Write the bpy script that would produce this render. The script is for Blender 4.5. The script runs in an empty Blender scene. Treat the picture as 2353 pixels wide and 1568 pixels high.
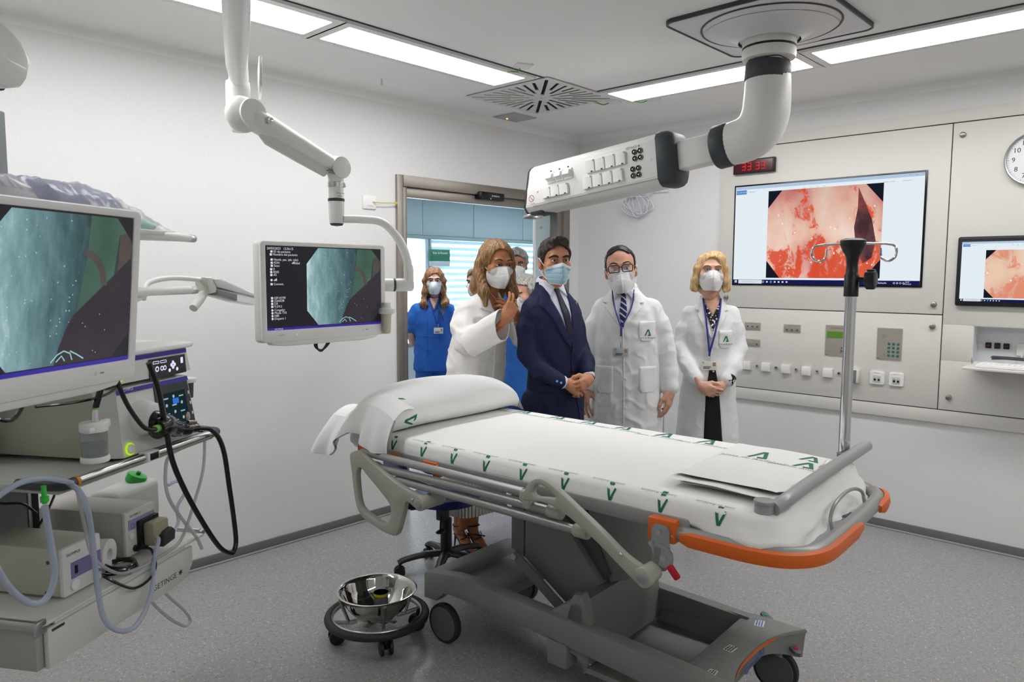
import bpy, bmesh, math, random
import numpy as np
from mathutils import Vector, Matrix, noise
from mathutils.bvhtree import BVHTree
R = math.radians
S = bpy.context.scene
COL = S.collection

# ---------------------------------------------------------------- camera, world, exposure
cam_d = bpy.data.cameras.new('camera'); cam = bpy.data.objects.new('camera', cam_d); COL.objects.link(cam)
S.camera = cam
cam_d.sensor_width = 36.0; cam_d.lens = 1697.82 / 2353 * 36.0; cam_d.clip_start = 0.05
_yaw, _pit, _rol = R(43.18058684), R(-5.18642521), R(0.20880763)
_f = Vector((math.cos(_yaw) * math.cos(_pit), math.sin(_yaw) * math.cos(_pit), math.sin(_pit)))
_r = Vector((math.sin(_yaw), -math.cos(_yaw), 0)); _u = _r.cross(_f)
_r2 = _r * math.cos(_rol) + _u * math.sin(_rol); _u2 = -_r * math.sin(_rol) + _u * math.cos(_rol)
_m = Matrix((_r2, _u2, -_f)).transposed().to_4x4(); _m.translation = (-5.01421, -3.93699, 1.62)
cam.matrix_world = _m
cam_d.dof.use_dof = True; cam_d.dof.focus_distance = 4.7; cam_d.dof.aperture_fstop = 12.0

W = bpy.data.worlds.new('daylight'); S.world = W; W.use_nodes = True
W.node_tree.nodes['Background'].inputs[0].default_value = (0.80, 0.91, 1.0, 1)
W.node_tree.nodes['Background'].inputs[1].default_value = 9.0
S.view_settings.view_transform = 'Standard'; S.view_settings.look = 'None'
S.view_settings.gamma = 1.0; S.view_settings.use_curve_mapping = False
S.view_settings.exposure = 0.0
LAMP = 15.0            # strength of the ceiling panels
CORR_LAMP = 22.0       # strength of the corridor panels

# ---------------------------------------------------------------- materials
def lin(c):
    if isinstance(c, str):
        c = [int(c[i:i + 2], 16) / 255 for i in (0, 2, 4)]
    return tuple((x / 12.92 if x <= .04045 else ((x + .055) / 1.055) ** 2.4) for x in c[:3])
class NT:
    def __init__(s, m): s.n = m.node_tree.nodes; s.l = m.node_tree.links
    def __call__(s, t, **k):
        x = s.n.new('ShaderNode' + t)
        for a, b in k.items():
            if a.startswith('i_'):
                x.inputs[a[2:].replace('_', ' ')].default_value = b
            else: setattr(x, a, b)
        return x
    def link(s, a, b): s.l.new(a, b)
    def ramp(s, src, stops, interp='LINEAR'):
        x = s('ValToRGB'); r = x.color_ramp; r.interpolation = interp
        while len(r.elements) < len(stops): r.elements.new(.5)
        for e, (p, c) in zip(r.elements, stops):
            e.position = p; e.color = tuple(c) + (1,) if len(c) == 3 else c
        s.link(src, x.inputs[0]); return x.outputs[0]
    def mix(s, f, a, b):
        x = s('Mix', data_type='RGBA')
        for i, q in ((0, f), (6, a), (7, b)):
            if hasattr(q, 'is_linked'): s.link(q, x.inputs[i])
            elif i == 0: x.inputs[0].default_value = q
            else: x.inputs[i].default_value = tuple(q) + (1,)
        return x.outputs[2]
    def math(s, op, a, b=0.0):
        x = s('Math', operation=op)
        for i, q in ((0, a), (1, b)):
            if hasattr(q, 'is_linked'): s.link(q, x.inputs[i])
            else: x.inputs[i].default_value = q
        return x.outputs[0]
MATS = {}
def mat(name, col='808080', rough=.5, metal=0., bump=0., bscale=200., var=0., vscale=8., spec=.5, coat=0., emit=None, es=1., trans=0., ior=1.45, alpha=1., stretch=None, sss=0.):
    """a principled material with procedural colour variation and fine relief"""
    if name in MATS: return MATS[name]
    m = bpy.data.materials.new(name); m.use_nodes = True; MATS[name] = m
    N = NT(m); b = N.n['Principled BSDF']; c = lin(col)
    b.inputs['Base Color'].default_value = c + (1,); b.inputs['Roughness'].default_value = rough
    b.inputs['Metallic'].default_value = metal; b.inputs['Specular IOR Level'].default_value = spec
    b.inputs['Coat Weight'].default_value = coat; b.inputs['Transmission Weight'].default_value = trans
    b.inputs['IOR'].default_value = ior; b.inputs['Alpha'].default_value = alpha
    if sss: b.inputs['Subsurface Weight'].default_value = sss; b.inputs['Subsurface Radius'].default_value = (.02, .008, .004)
    if emit: b.inputs['Emission Color'].default_value = lin(emit) + (1,); b.inputs['Emission Strength'].default_value = es
    if var or bump:
        tc = N('TexCoord'); src = tc.outputs['Object']
        if stretch:
            mp = N('Mapping'); mp.inputs['Scale'].default_value = stretch; N.link(src, mp.inputs[0]); src = mp.outputs[0]
        if var:
            nz = N('TexNoise', i_Scale=vscale, i_Detail=4.0); N.link(src, nz.inputs['Vector'])
            lo = tuple(x * (1 - var) for x in c); hi = tuple(min(1, x * (1 + var)) for x in c)
            N.link(N.ramp(nz.outputs[0], [(.3, lo), (.7, hi)]), b.inputs['Base Color'])
        if bump:
            nb = N('TexNoise', i_Scale=bscale, i_Detail=3.0); N.link(src, nb.inputs['Vector'])
            bp = N('Bump', i_Strength=min(1, bump), i_Distance=.002); N.link(nb.outputs[0], bp.inputs['Height']); N.link(bp.outputs[0], b.inputs['Normal'])
    return m
def emis(name, col, s=1.0):
    if name in MATS: return MATS[name]
    m = bpy.data.materials.new(name); m.use_nodes = True; MATS[name] = m; N = NT(m)
    N.n.remove(N.n['Principled BSDF']); e = N('Emission'); e.inputs[0].default_value = lin(col) + (1,); e.inputs[1].default_value = s
    N.link(e.outputs[0], N.n['Material Output'].inputs[0]); return m

# ---------------------------------------------------------------- mesh builder
I4 = Matrix.Identity(4)
def TR(x=0, y=0, z=0, rx=0, ry=0, rz=0, s=1):
    return Matrix.Translation((x, y, z)) @ Matrix.Rotation(R(rz), 4, 'Z') @ Matrix.Rotation(R(ry), 4, 'Y') @ Matrix.Rotation(R(rx), 4, 'X') @ Matrix.Scale(s, 4)
def frame(o, x, y):
    """matrix with origin o, x axis x, y axis roughly y"""
    x = Vector(x).normalized(); y = Vector(y); z = x.cross(y).normalized(); y = z.cross(x)
    m = Matrix((x, y, z)).transposed().to_4x4(); m.translation = Vector(o); return m
def arr(p): return Vector(p)
class MB:
    def __init__(s): s.v = []; s.f = []; s.mi = []; s.M = None; s.cm = 0
    def add(s, vs, fs, M=None):
        n = len(s.v)
        for p in vs:
            p = Vector(p)
            if M: p = M @ p
            if s.M: p = s.M @ p
            s.v.append(p)
        for f in fs: s.f.append([i + n for i in f]); s.mi.append(s.cm)
        return s
    def addbm(s, bm, M=None):
        bm.verts.index_update(); r = s.add([v.co.copy() for v in bm.verts], [[v.index for v in f.verts] for f in bm.faces], M); bm.free(); return r
    def box(s, c, d, bev=0., seg=2, M=None):
        bm = bmesh.new(); bmesh.ops.create_cube(bm, size=1)
        for v in bm.verts: v.co = Vector((v.co.x * d[0], v.co.y * d[1], v.co.z * d[2])) + Vector(c)
        if bev: bmesh.ops.bevel(bm, geom=list(bm.edges), offset=min(bev, min(d) * .49), segments=seg, affect='EDGES', profile=.5)
        return s.addbm(bm, M)
    def cube(s, lo, hi, bev=0., seg=2, M=None):
        return s.box([(a + b) / 2 for a, b in zip(lo, hi)], [abs(b - a) for a, b in zip(lo, hi)], bev, seg, M)
    def tube(s, pts, r, n=10, closed=False, M=None, caps=True, flat=None):
        pts = [Vector(p) for p in pts]; k = len(pts)
        rs = r if isinstance(r, (list, tuple)) else [r] * k
        vs = []; fs = []; up = None
        for i, p in enumerate(pts):
            a = pts[(i - 1) % k] if (i or closed) else pts[0]; b = pts[(i + 1) % k] if (i < k - 1 or closed) else pts[-1]
            t = (b - a)
            if t.length < 1e-9: t = Vector((0, 0, 1))
            t.normalize()
            if up is None: up = Vector((0, 0, 1)) if abs(t.z) < .9 else Vector((1, 0, 0))
            sx = t.cross(up)
            if sx.length < 1e-6: sx = t.orthogonal()
            sx.normalize(); up = sx.cross(t).normalized()
            for j in range(n):
                an = 2 * math.pi * j / n
                vs.append(p + sx * (math.cos(an) * rs[i]) + up * (math.sin(an) * rs[i] * (flat or 1)))
        for i in range(k if closed else k - 1):
            for j in range(n):
                a = i * n + j; b = i * n + (j + 1) % n; c = ((i + 1) % k) * n + (j + 1) % n; d = ((i + 1) % k) * n + j
                fs.append([a, b, c, d])
        if not closed and caps: fs.append(list(range(n))[::-1]); fs.append([(k - 1) * n + j for j in range(n)])
        return s.add(vs, fs, M)
    def cyl(s, a, b, r, r2=None, n=20, bev=0., M=None):
        a = Vector(a); b = Vector(b); r2 = r if r2 is None else r2; L = (b - a).length
        if bev:
            t = (b - a) / L; e = min(bev, L * .45)
            return s.tube([a, a + t * e * .3, a + t * e, b - t * e, b - t * e * .3, b], [r - e, r - e * .3, r, r2, r2 - e * .3, r2 - e], n, M=M)
        return s.tube([a, b], [r, r2], n, M=M)
    def sphere(s, c, r, nu=16, nv=10, M=None, zlo=-1., zhi=1.):
        r = (r, r, r) if not isinstance(r, (tuple, list)) else r; vs = []; fs = []
        for i in range(nv + 1):
            ph = math.asin(max(-1, min(1, zlo + 0))) + (math.asin(zhi) - math.asin(zlo)) * i / nv
            for j in range(nu):
                th = 2 * math.pi * j / nu
                vs.append((c[0] + r[0] * math.cos(ph) * math.cos(th), c[1] + r[1] * math.cos(ph) * math.sin(th), c[2] + r[2] * math.sin(ph)))
        for i in range(nv):
            for j in range(nu): fs.append([i * nu + j, i * nu + (j + 1) % nu, (i + 1) * nu + (j + 1) % nu, (i + 1) * nu + j])
        return s.add(vs, fs, M)
    def lathe(s, prof, c=(0, 0, 0), n=32, M=None, closed=False):
        vs = []; fs = []; k = len(prof)
        for (r, z) in prof:
            for j in range(n):
                th = 2 * math.pi * j / n; vs.append((c[0] + r * math.cos(th), c[1] + r * math.sin(th), c[2] + z))
        for i in range(k if closed else k - 1):
            for j in range(n):
                i2 = (i + 1) % k; fs.append([i * n + j, i * n + (j + 1) % n, i2 * n + (j + 1) % n, i2 * n + j])
        return s.add(vs, fs, M)
    def prism(s, poly, h, M=None, holes=(), bev=0.):
        """polygon in the xy plane of M, thickness h along z (centred); holes are polygons with the same winding"""
        bm = bmesh.new(); es = []
        for pl in [poly] + list(holes):
            vv = [bm.verts.new((p[0], p[1], -h / 2)) for p in pl]
            for i in range(len(vv)): es.append(bm.edges.new((vv[i], vv[(i + 1) % len(vv)])))
        bmesh.ops.triangle_fill(bm, edges=es, use_beauty=True)
        if h:
            g = bmesh.ops.extrude_face_region(bm, geom=list(bm.faces))
            for e in g['geom']:
                if isinstance(e, bmesh.types.BMVert): e.co.z += h
            if bev:
                bmesh.ops.recalc_face_normals(bm, faces=bm.faces)
                ed = [e for e in bm.edges if len(e.link_faces) == 2 and e.calc_face_angle(0) > 1.2 and abs(e.verts[0].co.z - e.verts[1].co.z) < 1e-6]
                bmesh.ops.bevel(bm, geom=ed, offset=bev, segments=2, affect='EDGES', profile=.5)
        return s.addbm(bm, M)
    def grid(s, fn, nu, nv, M=None, wrapu=False, wrapv=False, two=0.):
        vs = [fn(i / (nu if wrapu else nu - 1), j / (nv if wrapv else nv - 1)) for i in range(nu) for j in range(nv)]; fs = []
        for i in range(nu if wrapu else nu - 1):
            for j in range(nv if wrapv else nv - 1):
                i2 = (i + 1) % nu; j2 = (j + 1) % nv; fs.append([i * nv + j, i2 * nv + j, i2 * nv + j2, i * nv + j2])
        return s.add(vs, fs, M)
    def text(s, t, size, M=None, ext=0., align='CENTER', sx=1.):
        c = bpy.data.curves.new('t', 'FONT'); c.body = t; c.size = size; c.extrude = ext; c.align_x = align; c.align_y = 'CENTER'; c.resolution_u = 2
        o = bpy.data.objects.new('t', c); me = bpy.data.meshes.new_from_object(o)
        s.add([(v.co.x * sx, v.co.y, v.co.z) for v in me.vertices], [list(p.vertices) for p in me.polygons], M)
        bpy.data.objects.remove(o); bpy.data.curves.remove(c); bpy.data.meshes.remove(me); return s
def spline(pts, n=8, closed=False):
    """catmull-rom through pts"""
    P = [Vector(p) for p in pts]; k = len(P); out = []
    for i in range(k if closed else k - 1):
        p0 = P[(i - 1) % k] if (closed or i > 0) else P[0] * 2 - P[1]; p1 = P[i]; p2 = P[(i + 1) % k]
        p3 = P[(i + 2) % k] if (closed or i + 2 < k) else P[-1] * 2 - P[-2]
        for j in range(n):
            t = j / n; out.append(.5 * ((2 * p1) + (p2 - p0) * t + (2 * p0 - 5 * p1 + 4 * p2 - p3) * t * t + (3 * p1 - p0 - 3 * p2 + p3) * t ** 3))
    if not closed: out.append(P[-1])
    return out
def rrect(w, h, r, n=5, cx=0, cy=0):
    o = []
    for qx, qy, a0 in ((1, 1, 0), (-1, 1, 90), (-1, -1, 180), (1, -1, 270)):
        for i in range(n + 1):
            a = R(a0 + 90 * i / n); o.append((cx + qx * (w / 2 - r) + r * math.cos(a), cy + qy * (h / 2 - r) + r * math.sin(a)))
    return o
def circ(r, n=24, cx=0, cy=0): return [(cx + r * math.cos(2 * math.pi * i / n), cy + r * math.sin(2 * math.pi * i / n)) for i in range(n)]

def ob(name, mb, m, parent=None, M=None, label=None, cat=None, group=None, kind=None, smooth=40, recalc=True):
    """link the collected shapes as ONE mesh object; a child lives in its parent's coordinates"""
    me = bpy.data.meshes.new(name); vs = mb.v
    if parent is None and M is None and vs and kind != 'structure':
        xs = [v.x for v in vs]; ys = [v.y for v in vs]; M = Matrix.Translation(((min(xs) + max(xs)) / 2, (min(ys) + max(ys)) / 2, min(v.z for v in vs)))
        vs = [v - M.translation for v in vs]
    me.from_pydata([tuple(v) for v in vs], [], mb.f)
    ms = m if isinstance(m, (list, tuple)) else [m]
    for q in ms: me.materials.append(q)
    if len(ms) > 1: me.polygons.foreach_set('material_index', mb.mi)
    if recalc:
        bm = bmesh.new(); bm.from_mesh(me); bmesh.ops.recalc_face_normals(bm, faces=bm.faces); bm.to_mesh(me); bm.free()
    me.shade_smooth()
    if smooth < 180: me.set_sharp_from_angle(angle=R(smooth))
    o = bpy.data.objects.new(name, me); COL.objects.link(o)
    if parent is not None: o.parent = parent
    if M is not None: o.matrix_local = M
    return tag(o, label, cat, group, kind)
def tag(o, label=None, cat=None, group=None, kind=None):
    for k, x in (('label', label), ('category', cat), ('group', group), ('kind', kind)):
        if x: o[k] = x
    return o
def thing(name, label, cat, loc=(0, 0, 0), rz=0., group=None, M=None):
    o = bpy.data.objects.new(name, None); COL.objects.link(o); o.empty_display_size = .05
    if M is not None: o.matrix_world = M
    else: o.location = loc; o.rotation_euler = (0, 0, R(rz))
    return tag(o, label, cat, group)
def dup(root, M, label=None, parent=None):
    def cp(o, par):
        c = o.copy(); COL.objects.link(c); c.parent = par
        for ch in list(o.children): cp(ch, c)
        return c
    c = cp(root, parent)
    if M is not None: c.matrix_local = M
    if label: c['label'] = label
    return c
def struct(name, mb, m, parent=None, **k): return ob(name, mb, m, parent, kind=None if parent else 'structure', **k)
# ---------------------------------------------------------------- setting
def wall_mat(name, col):
    m = mat(name, col, .75, spec=.2)
    N = NT(m); b = N.n['Principled BSDF']; tc = N('TexCoord')
    mp = N('Mapping'); mp.inputs['Scale'].default_value = (60, 60, 420); N.link(tc.outputs['Object'], mp.inputs[0])
    mq = N('Mapping'); mq.inputs['Scale'].default_value = (420, 420, 30); N.link(tc.outputs['Object'], mq.inputs[0])
    a = N('TexNoise', i_Scale=1.0, i_Detail=2.0); c = N('TexNoise', i_Scale=1.0, i_Detail=2.0)
    N.link(mp.outputs[0], a.inputs['Vector']); N.link(mq.outputs[0], c.inputs['Vector'])
    s = N.math('ADD', a.outputs[0], c.outputs[0]); s = N.math('MULTIPLY', s, .5); k = lin(col)
    N.link(N.ramp(s, [(.35, tuple(x * .96 for x in k)), (.65, tuple(min(1, x * 1.03) for x in k))]), b.inputs['Base Color'])
    bp = N('Bump', i_Strength=.10, i_Distance=.001); N.link(s, bp.inputs['Height']); N.link(bp.outputs[0], b.inputs['Normal'])
    return m
def floor_mat(name, base, dark=(.10, .10, .10), light=(.75, .74, .72)):
    m = mat(name, base, .34, spec=.4); N = NT(m); b = N.n['Principled BSDF']; tc = N('TexCoord')
    k = lin(base); nz = N('TexNoise', i_Scale=55.0, i_Detail=5.0); N.link(tc.outputs['Object'], nz.inputs['Vector'])
    col = N.ramp(nz.outputs[0], [(.3, tuple(x * .86 for x in k)), (.7, tuple(x * 1.12 for x in k))])
    for sc, thr, c in ((190., .90, dark), (230., .915, light), (120., .955, light), (105., .965, dark)):
        v = N('TexVoronoi', i_Scale=sc); N.link(tc.outputs['Object'], v.inputs['Vector'])
        sp = N('SeparateColor'); N.link(v.outputs['Color'], sp.inputs[0])
        a = N.math('GREATER_THAN', sp.outputs[0], thr); d = N.math('LESS_THAN', v.outputs['Distance'], .36)
        col = N.mix(N.math('MULTIPLY', N.math('MULTIPLY', a, d), .8), col, c)
    N.link(col, b.inputs['Base Color']); return m
m_wall = wall_mat('vinyl_wallcovering', 'e6e5e3'); m_ceil = mat('matt_ceiling_paint', 'f1f1ef', .85, spec=.15, bump=.03, bscale=150)
m_floor = floor_mat('speckled_vinyl_floor', '9a9997')
m_skirt = mat('grey_skirting', '6f6f6e', .5); m_skirt2 = mat('pale_skirting_foot', 'a3a29f', .45)
m_steel = mat('brushed_steel', '9c968e', .34, 1., bump=.25, bscale=40, stretch=(1, 1, 40))
m_white = mat('white_plastic', 'ecebe8', .38); m_offw = mat('offwhite_plastic', 'deddd6', .42)
m_black = mat('black_plastic', '17181a', .4); m_dark = mat('dark_grey_plastic', '3a3d41', .45)
m_chrome = mat('chrome', 'd8d8d8', .12, 1.); m_alu = mat('aluminium', 'c9c9c8', .3, 1.)
m_ink = mat('dark_ink', '2b2d33', .6)
H = 2.762
X0, Y0 = -6.9, -6.3
struct('floor', MB().cube((X0, Y0, -.06), (0.12, 0.06, 0)), m_floor)
# left wall with the doorway
b = MB(); D0, D1, DZ = -1.946, -.141, 2.27
b.cube((X0, 0, 0), (D0, .14, H)).cube((D1, 0, 0), (.0, .14, H)).cube((D0, 0, DZ), (D1, .14, H)); struct('wall_left', b, m_wall)
RY0, RY1, RZ0, RZ1 = -3.62, -2.953, 1.112, 1.329       # keyboard recess
b = MB(); b.cube((0, RY1, 0), (.14, .14, H)).cube((0, Y0, 0), (.14, RY0, H)).cube((0, RY0, 0), (.14, RY1, RZ0)).cube((0, RY0, RZ1), (.14, RY1, H)); struct('wall_right', b, m_wall)
struct('wall_near', MB().cube((X0, Y0 - .12, 0), (.14, Y0, H)), m_wall)
struct('wall_back', MB().cube((X0 - .12, Y0, 0), (X0, .14, H)), m_wall)
# ceiling with a rounded cove along the walls
b = MB(); b.cube((X0, Y0, H), (.12, .12, H + .08))
def cove(p0, p1, nx, ny, r=.045, n=5):
    rows = []
    for i in range(n + 1):
        a = math.pi / 2 * i / n; dx = r - r * math.cos(a); dz = -r + r * math.sin(a)
        rows.append((dx, dz))
    b.add([(p[0] + nx * d, p[1] + ny * d, H + z) for p in (p0, p1) for d, z in rows], [[i, i + 1, n + 2 + i, n + 1 + i] for i in range(n)])
cove((X0, 0), (0, 0), 0, -1); cove((0, Y0), (0, 0), -1, 0)
struct('ceiling', b, m_ceil)
for nm, lo, hi, a, c in (('baseboard_left', (X0, -.012, 0), (D0 - .01, 0, .06), (X0, -.02, 0), (D0 - .01, 0, .012)),
                         ('baseboard_right', (-.012, Y0, 0), (0, -.012, .06), (-.02, Y0, 0), (0, -.02, .012))):
    o = struct(nm, MB().cube(lo, hi, .003), m_skirt); ob('baseboard_foot', MB().cube(a, c, .003), m_skirt2, o)
o = struct('trim_3', MB().cube((D1, -.012, 0), (0, 0, .06), .003), m_skirt)

# ---- doorway: steel frame, header, sensor, sliding glass leaf
def jamb(x0, x1): return MB().cube((x0, -.022, 0), (x1, .15, DZ), .002)
d = struct('door_1', MB().cube((D0 + .0515, -.022, 2.195), (D1 - .0725, .15, DZ), .002), m_steel)
ob('door_jamb', jamb(D0, D0 + .05), m_steel, d); ob('door_jamb', MB().cube((D0 + .0505, -.010, 0), (D0 + .088, .15, 2.194), .002), m_steel, d)
ob('door_jamb', jamb(D1 - .072, D1), m_steel, d); ob('door_jamb', MB().cube((D1 - .135, .0, 0), (D1 - .074, .15, 2.2), .002), m_steel, d)
ob('header_rail', MB().cube((D0 + .088, .004, 2.13), (D1 - .135, .05, 2.195), .003), m_steel, d)
ob('header_gap', MB().cube((D0 + .088, .0, 2.193), (D1 - .135, .006, 2.199)), m_black, d)
t = thing('door_sensor', 'small black motion sensor on the steel door header', 'sensor', (-1.08, 0, 2.16))
ob('housing', MB().cube((-.132, -.045, .003), (.132, .004, .06), .012, 3), m_black, t)
ob('lens_strip', MB().cube((-.12, -.048, .008), (-.05, -.044, .055), .004), mat('smoked_lens', '08080a', .1), t)
ob('lettering', MB().text('presence', .022, frame((0.03, -.0458, .035), (1, 0, 0), (0, 0, 1))), m_white, t)
ob('indicator', MB().sphere((-.02, -.0455, .012), .003, 8, 6), emis('green_led', '40ff60', 2), t)
m_glass = mat('window_glass', 'e4eef0', .05, alpha=.12, spec=.5)
t = thing('door_leaf', 'sliding glass door leaf pushed open at the right of the doorway', 'door', (-.39, .08, 0))
ob('glass_pane', MB().cube((-.07, .0, .02), (.12, .012, 2.13)), mat('frosted_door_glass', 'b9cdd1', .25, spec=.5), t)
ob('edge_profile', MB().cube((-.084, -.004, .02), (-.07, .016, 2.13), .002), m_white, t)
ob('glass_stud', MB().cyl((.0, -.006, 2.0), (.0, .0, 2.0), .012, n=14, bev=.002), m_chrome, t)

# ---- corridor beyond the doorway
CY, CZ, CX0, CX1 = 2.4, 2.49, -3.2, 3.4
m_cwall = mat('corridor_paint', 'd7dfe2', .7); m_cpanel = mat('grey_blue_panel', '9fb0b4', .55); m_cledge = mat('green_grey_ledge', '849a98', .5)
struct('floor_corridor', MB().cube((CX0, .06, -.06), (CX1, CY + .1, 0)), floor_mat('pale_speckled_floor', 'b9bcbd'))
struct('ceiling_corridor', MB().cube((CX0, .14, CZ), (CX1, CY + .1, CZ + .06)), mat('corridor_ceiling', 'e9ecec', .8))
struct('wall_corridor_left', MB().cube((CX0 - .1, .14, 0), (CX0, CY, CZ)), m_cwall)
struct('wall_corridor_right', MB().cube((CX1, .14, 0), (CX1 + .1, CY, CZ)), m_cwall)
struct('wall_corridor_near', MB().cube((.14, .04, 0), (CX1, .14, CZ)), m_cwall)
# far side: panels above a ledge, window with a zebra blind under it
b = MB().cube((CX0, CY, 0), (CX1, CY + .1, .82)).cube((CX0, CY, .82), (-.25, CY + .1, CZ)).cube((2.9, CY, .82), (CX1, CY + .1, 2.0)).cube((-.25, CY + .02, 2.0), (CX1, CY + .1, CZ))
o = struct('wall_corridor_far', b, m_cwall)
for i, (a, c) in enumerate(((-.55, .285), (.29, 1.06), (1.065, 1.917), (1.922, 2.72), (2.725, 3.38))):
    ob('wall_panel', MB().cube((a, CY - .012, 2.043), (c, CY + .02, CZ - .005), .003), m_cpanel, o)
w = struct('window_1', MB().cube((-.25, CY - .03, 2.0), (2.9, CY + .05, 2.04), .004).cube((-.25, CY - .02, .82), (2.9, CY + .06, .86), .004), m_cledge)
for x in (-.23, .33, 2.88): ob('window_mullion', MB().cube((x - .022, CY - .03, .86), (x + .022, CY + .06, 2.0), .004), mat('blue_grey_frame', 'a9bcc4', .5), w)
ob('window_mullion', MB().cube((.375, CY - .025, .86), (.40, CY + .05, 2.0), .003), m_cledge, w)
for a, c in ((-.21, .308), (.40, 1.13), (1.135, 1.92), (1.925, 2.86)):
    ob('window_pane', MB().cube((a, CY + .03, .86), (c, CY + .038, 2.0)), m_glass, w)
def blind_mat(nm, col, w, al):
    m = mat(nm, col, .8, alpha=al); N = NT(m); b = N.n['Principled BSDF']; t = N('BsdfTranslucent'); t.inputs[0].default_value = lin(col) + (1,); x = N('MixShader'); x.inputs[0].default_value = w
    N.link(b.outputs[0], x.inputs[1]); N.link(t.outputs[0], x.inputs[2]); N.link(x.outputs[0], N.n['Material Output'].inputs[0]); return m
m_bl1 = blind_mat('blind_sheer_band', 'f4f9fb', .7, .75); m_bl2 = blind_mat('blind_solid_band', 'b9cfd8', .45, 1.)
t = thing('zebra_blind', 'wide zebra roller blind with pale stripes in the corridor window', 'blind', (1.6, CY + .012, .9))
for k in range(15):
    z = 1.06 - k * .072
    ob('blind_band', MB().cube((-1.18, -.002, z - .001), (1.2, .002, z + .034)), m_bl2, t)
    ob('blind_band', MB().cube((-1.18, .003, z + .030), (1.2, .005, z + .075)), m_bl1, t)
t = thing('room_sign', 'green and grey room name sign on the corridor window', 'sign', (.5, CY - .045, 1.7))
ob('sign_green_plate', MB().cube((-.147, -.012, .06), (.147, .01, .19), .003), mat('sign_green', '1f6b50', .45), t)
ob('sign_grey_plate', MB().cube((-.147, -.012, .005), (.147, .01, .058), .003), mat('sign_grey', 'a8b1b4', .4), t)
ob('lettering', MB().text('Estar de Personal', .031, frame((0, -.0128, .15), (1, 0, 0), (0, 0, 1))), m_white, t)
t = thing('corridor_table', 'white table against the corridor window behind the nurse', 'table', (.75, 2.05, 0))
ob('tabletop', MB().cube((-.95, -.28, .94), (1.2, .28, .975), .005), m_white, t)
for x in (-.9, 1.1):
    for y in (-.24, .24): ob('leg', MB().cube((x - .02, y - .02, 0), (x + .02, y + .02, .94), .003), m_cwall, t)
m_cl = emis('corridor_lamp_diffuser', 'f2f8ff', CORR_LAMP)
for x, lab in ((-.9, 'left'), (1.5, 'right')):
    t = thing('corridor_ceiling_light', 'flat light panel in the corridor ceiling, %s one beyond the doorway' % lab, 'light', (x, 1.2, CZ - .02))
    ob('frame', MB().prism(rrect(1.24, .34, .01), .02, TR(0, 0, .01), [rrect(1.18, .28, .01)]), m_white, t); ob('diffuser', MB().box((0, 0, .013), (1.18, .28, .004)), m_cl, t)

# ---------------------------------------------------------------- ceiling fittings
m_lamp = emis('lamp_diffuser', 'fdfdff', LAMP); m_ltrim = mat('lamp_frame_white', 'e4e4e2', .5)
def lamp(cx, cy, L, Wd, rz, label):
    t = thing('ceiling_light', label, 'light', (cx, cy, H - .012), rz, 'recessed ceiling light panels')
    ob('diffuser', MB().box((0, 0, .004), (L, Wd, .006)), m_lamp, t)
    ob('frame', MB().prism(rrect(L + .10, Wd + .085, .004, 2), .012, TR(0, 0, .0062), [rrect(L, Wd, .006, 2)]), m_ltrim, t)
    for sx in (-1, 0, 1):
        for sy in (-1, 1): ob('screw', MB().cyl((sx * L * .42, sy * (Wd / 2 + .022), -.001), (sx * L * .42, sy * (Wd / 2 + .022), .002), .005, n=8), m_alu, t)
    return t
lamp(-2.36, -.852, 1.205, .25, 0, 'left-hand ceiling light panel ending beside the air diffuser')
lamp(-3.655, -.852, 1.205, .25, 0, 'left-hand ceiling light panel behind the white boom arm')
lamp(-4.95, -.852, 1.205, .25, 0, 'left-hand ceiling light panel cut off by the frame, farthest from the air diffuser')
lamp(-.998, -1.70, 1.18, .27, 90, 'right-hand ceiling light panel crossed by the pendant column')
lamp(-.998, -2.975, 1.18, .27, 90, 'right-hand ceiling light panel at the upper right corner')
lamp(-.998, -4.25, 1.18, .27, 90, 'right-hand ceiling light panel outside the frame beyond the upper right corner')
for x, q in ((-3.3, 'nearest the right wall'), (-4.6, 'farthest from the right wall')): lamp(x, -4.9, 1.205, .25, 0, 'ceiling light panel behind the camera, %s' % q)
struct('trim_1', MB().cube((-5.6, -1.045, H - .006), (-1.62, -1.0385, H + .002)), m_dark)
struct('trim_2', MB().cube((-1.2, -4.9, H - .006), (-1.193, -1.08, H + .002)), m_dark)
# swirl air diffuser
t = thing('air_diffuser', 'square ceiling air diffuser with radial black slots', 'vent', (-1.325, -.727, H - .008))
Sz = .345; slots = []
b = MB()
for k in range(32):
    a = 2 * math.pi * k / 32; rmax = .315 / max(abs(math.cos(a)), abs(math.sin(a)))
    r0 = .075 if k % 4 == 0 else (.085 if k % 2 == 0 else .20)
    if k % 2 == 0 and k % 4: r0 = .12
    w = .011; ca, sa = math.cos(a), math.sin(a)
    if rmax - r0 < .05: continue
    slots.append([(r0 * ca - w * sa, r0 * sa + w * ca), (r0 * ca + w * sa, r0 * sa - w * ca), (rmax * ca + w * sa, rmax * sa - w * ca), (rmax * ca - w * sa, rmax * sa + w * ca)])
ob('face_plate', MB().prism(rrect(Sz * 2, Sz * 2, .004, 2), .006, TR(0, 0, .0), slots), mat('diffuser_white', 'dfdedb', .5), t)
ob('dark_plenum', MB().box((0, 0, .0075), (Sz * 1.9, Sz * 1.9, .004)), mat('plenum_black', '0b0b0c', .9), t)
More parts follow.
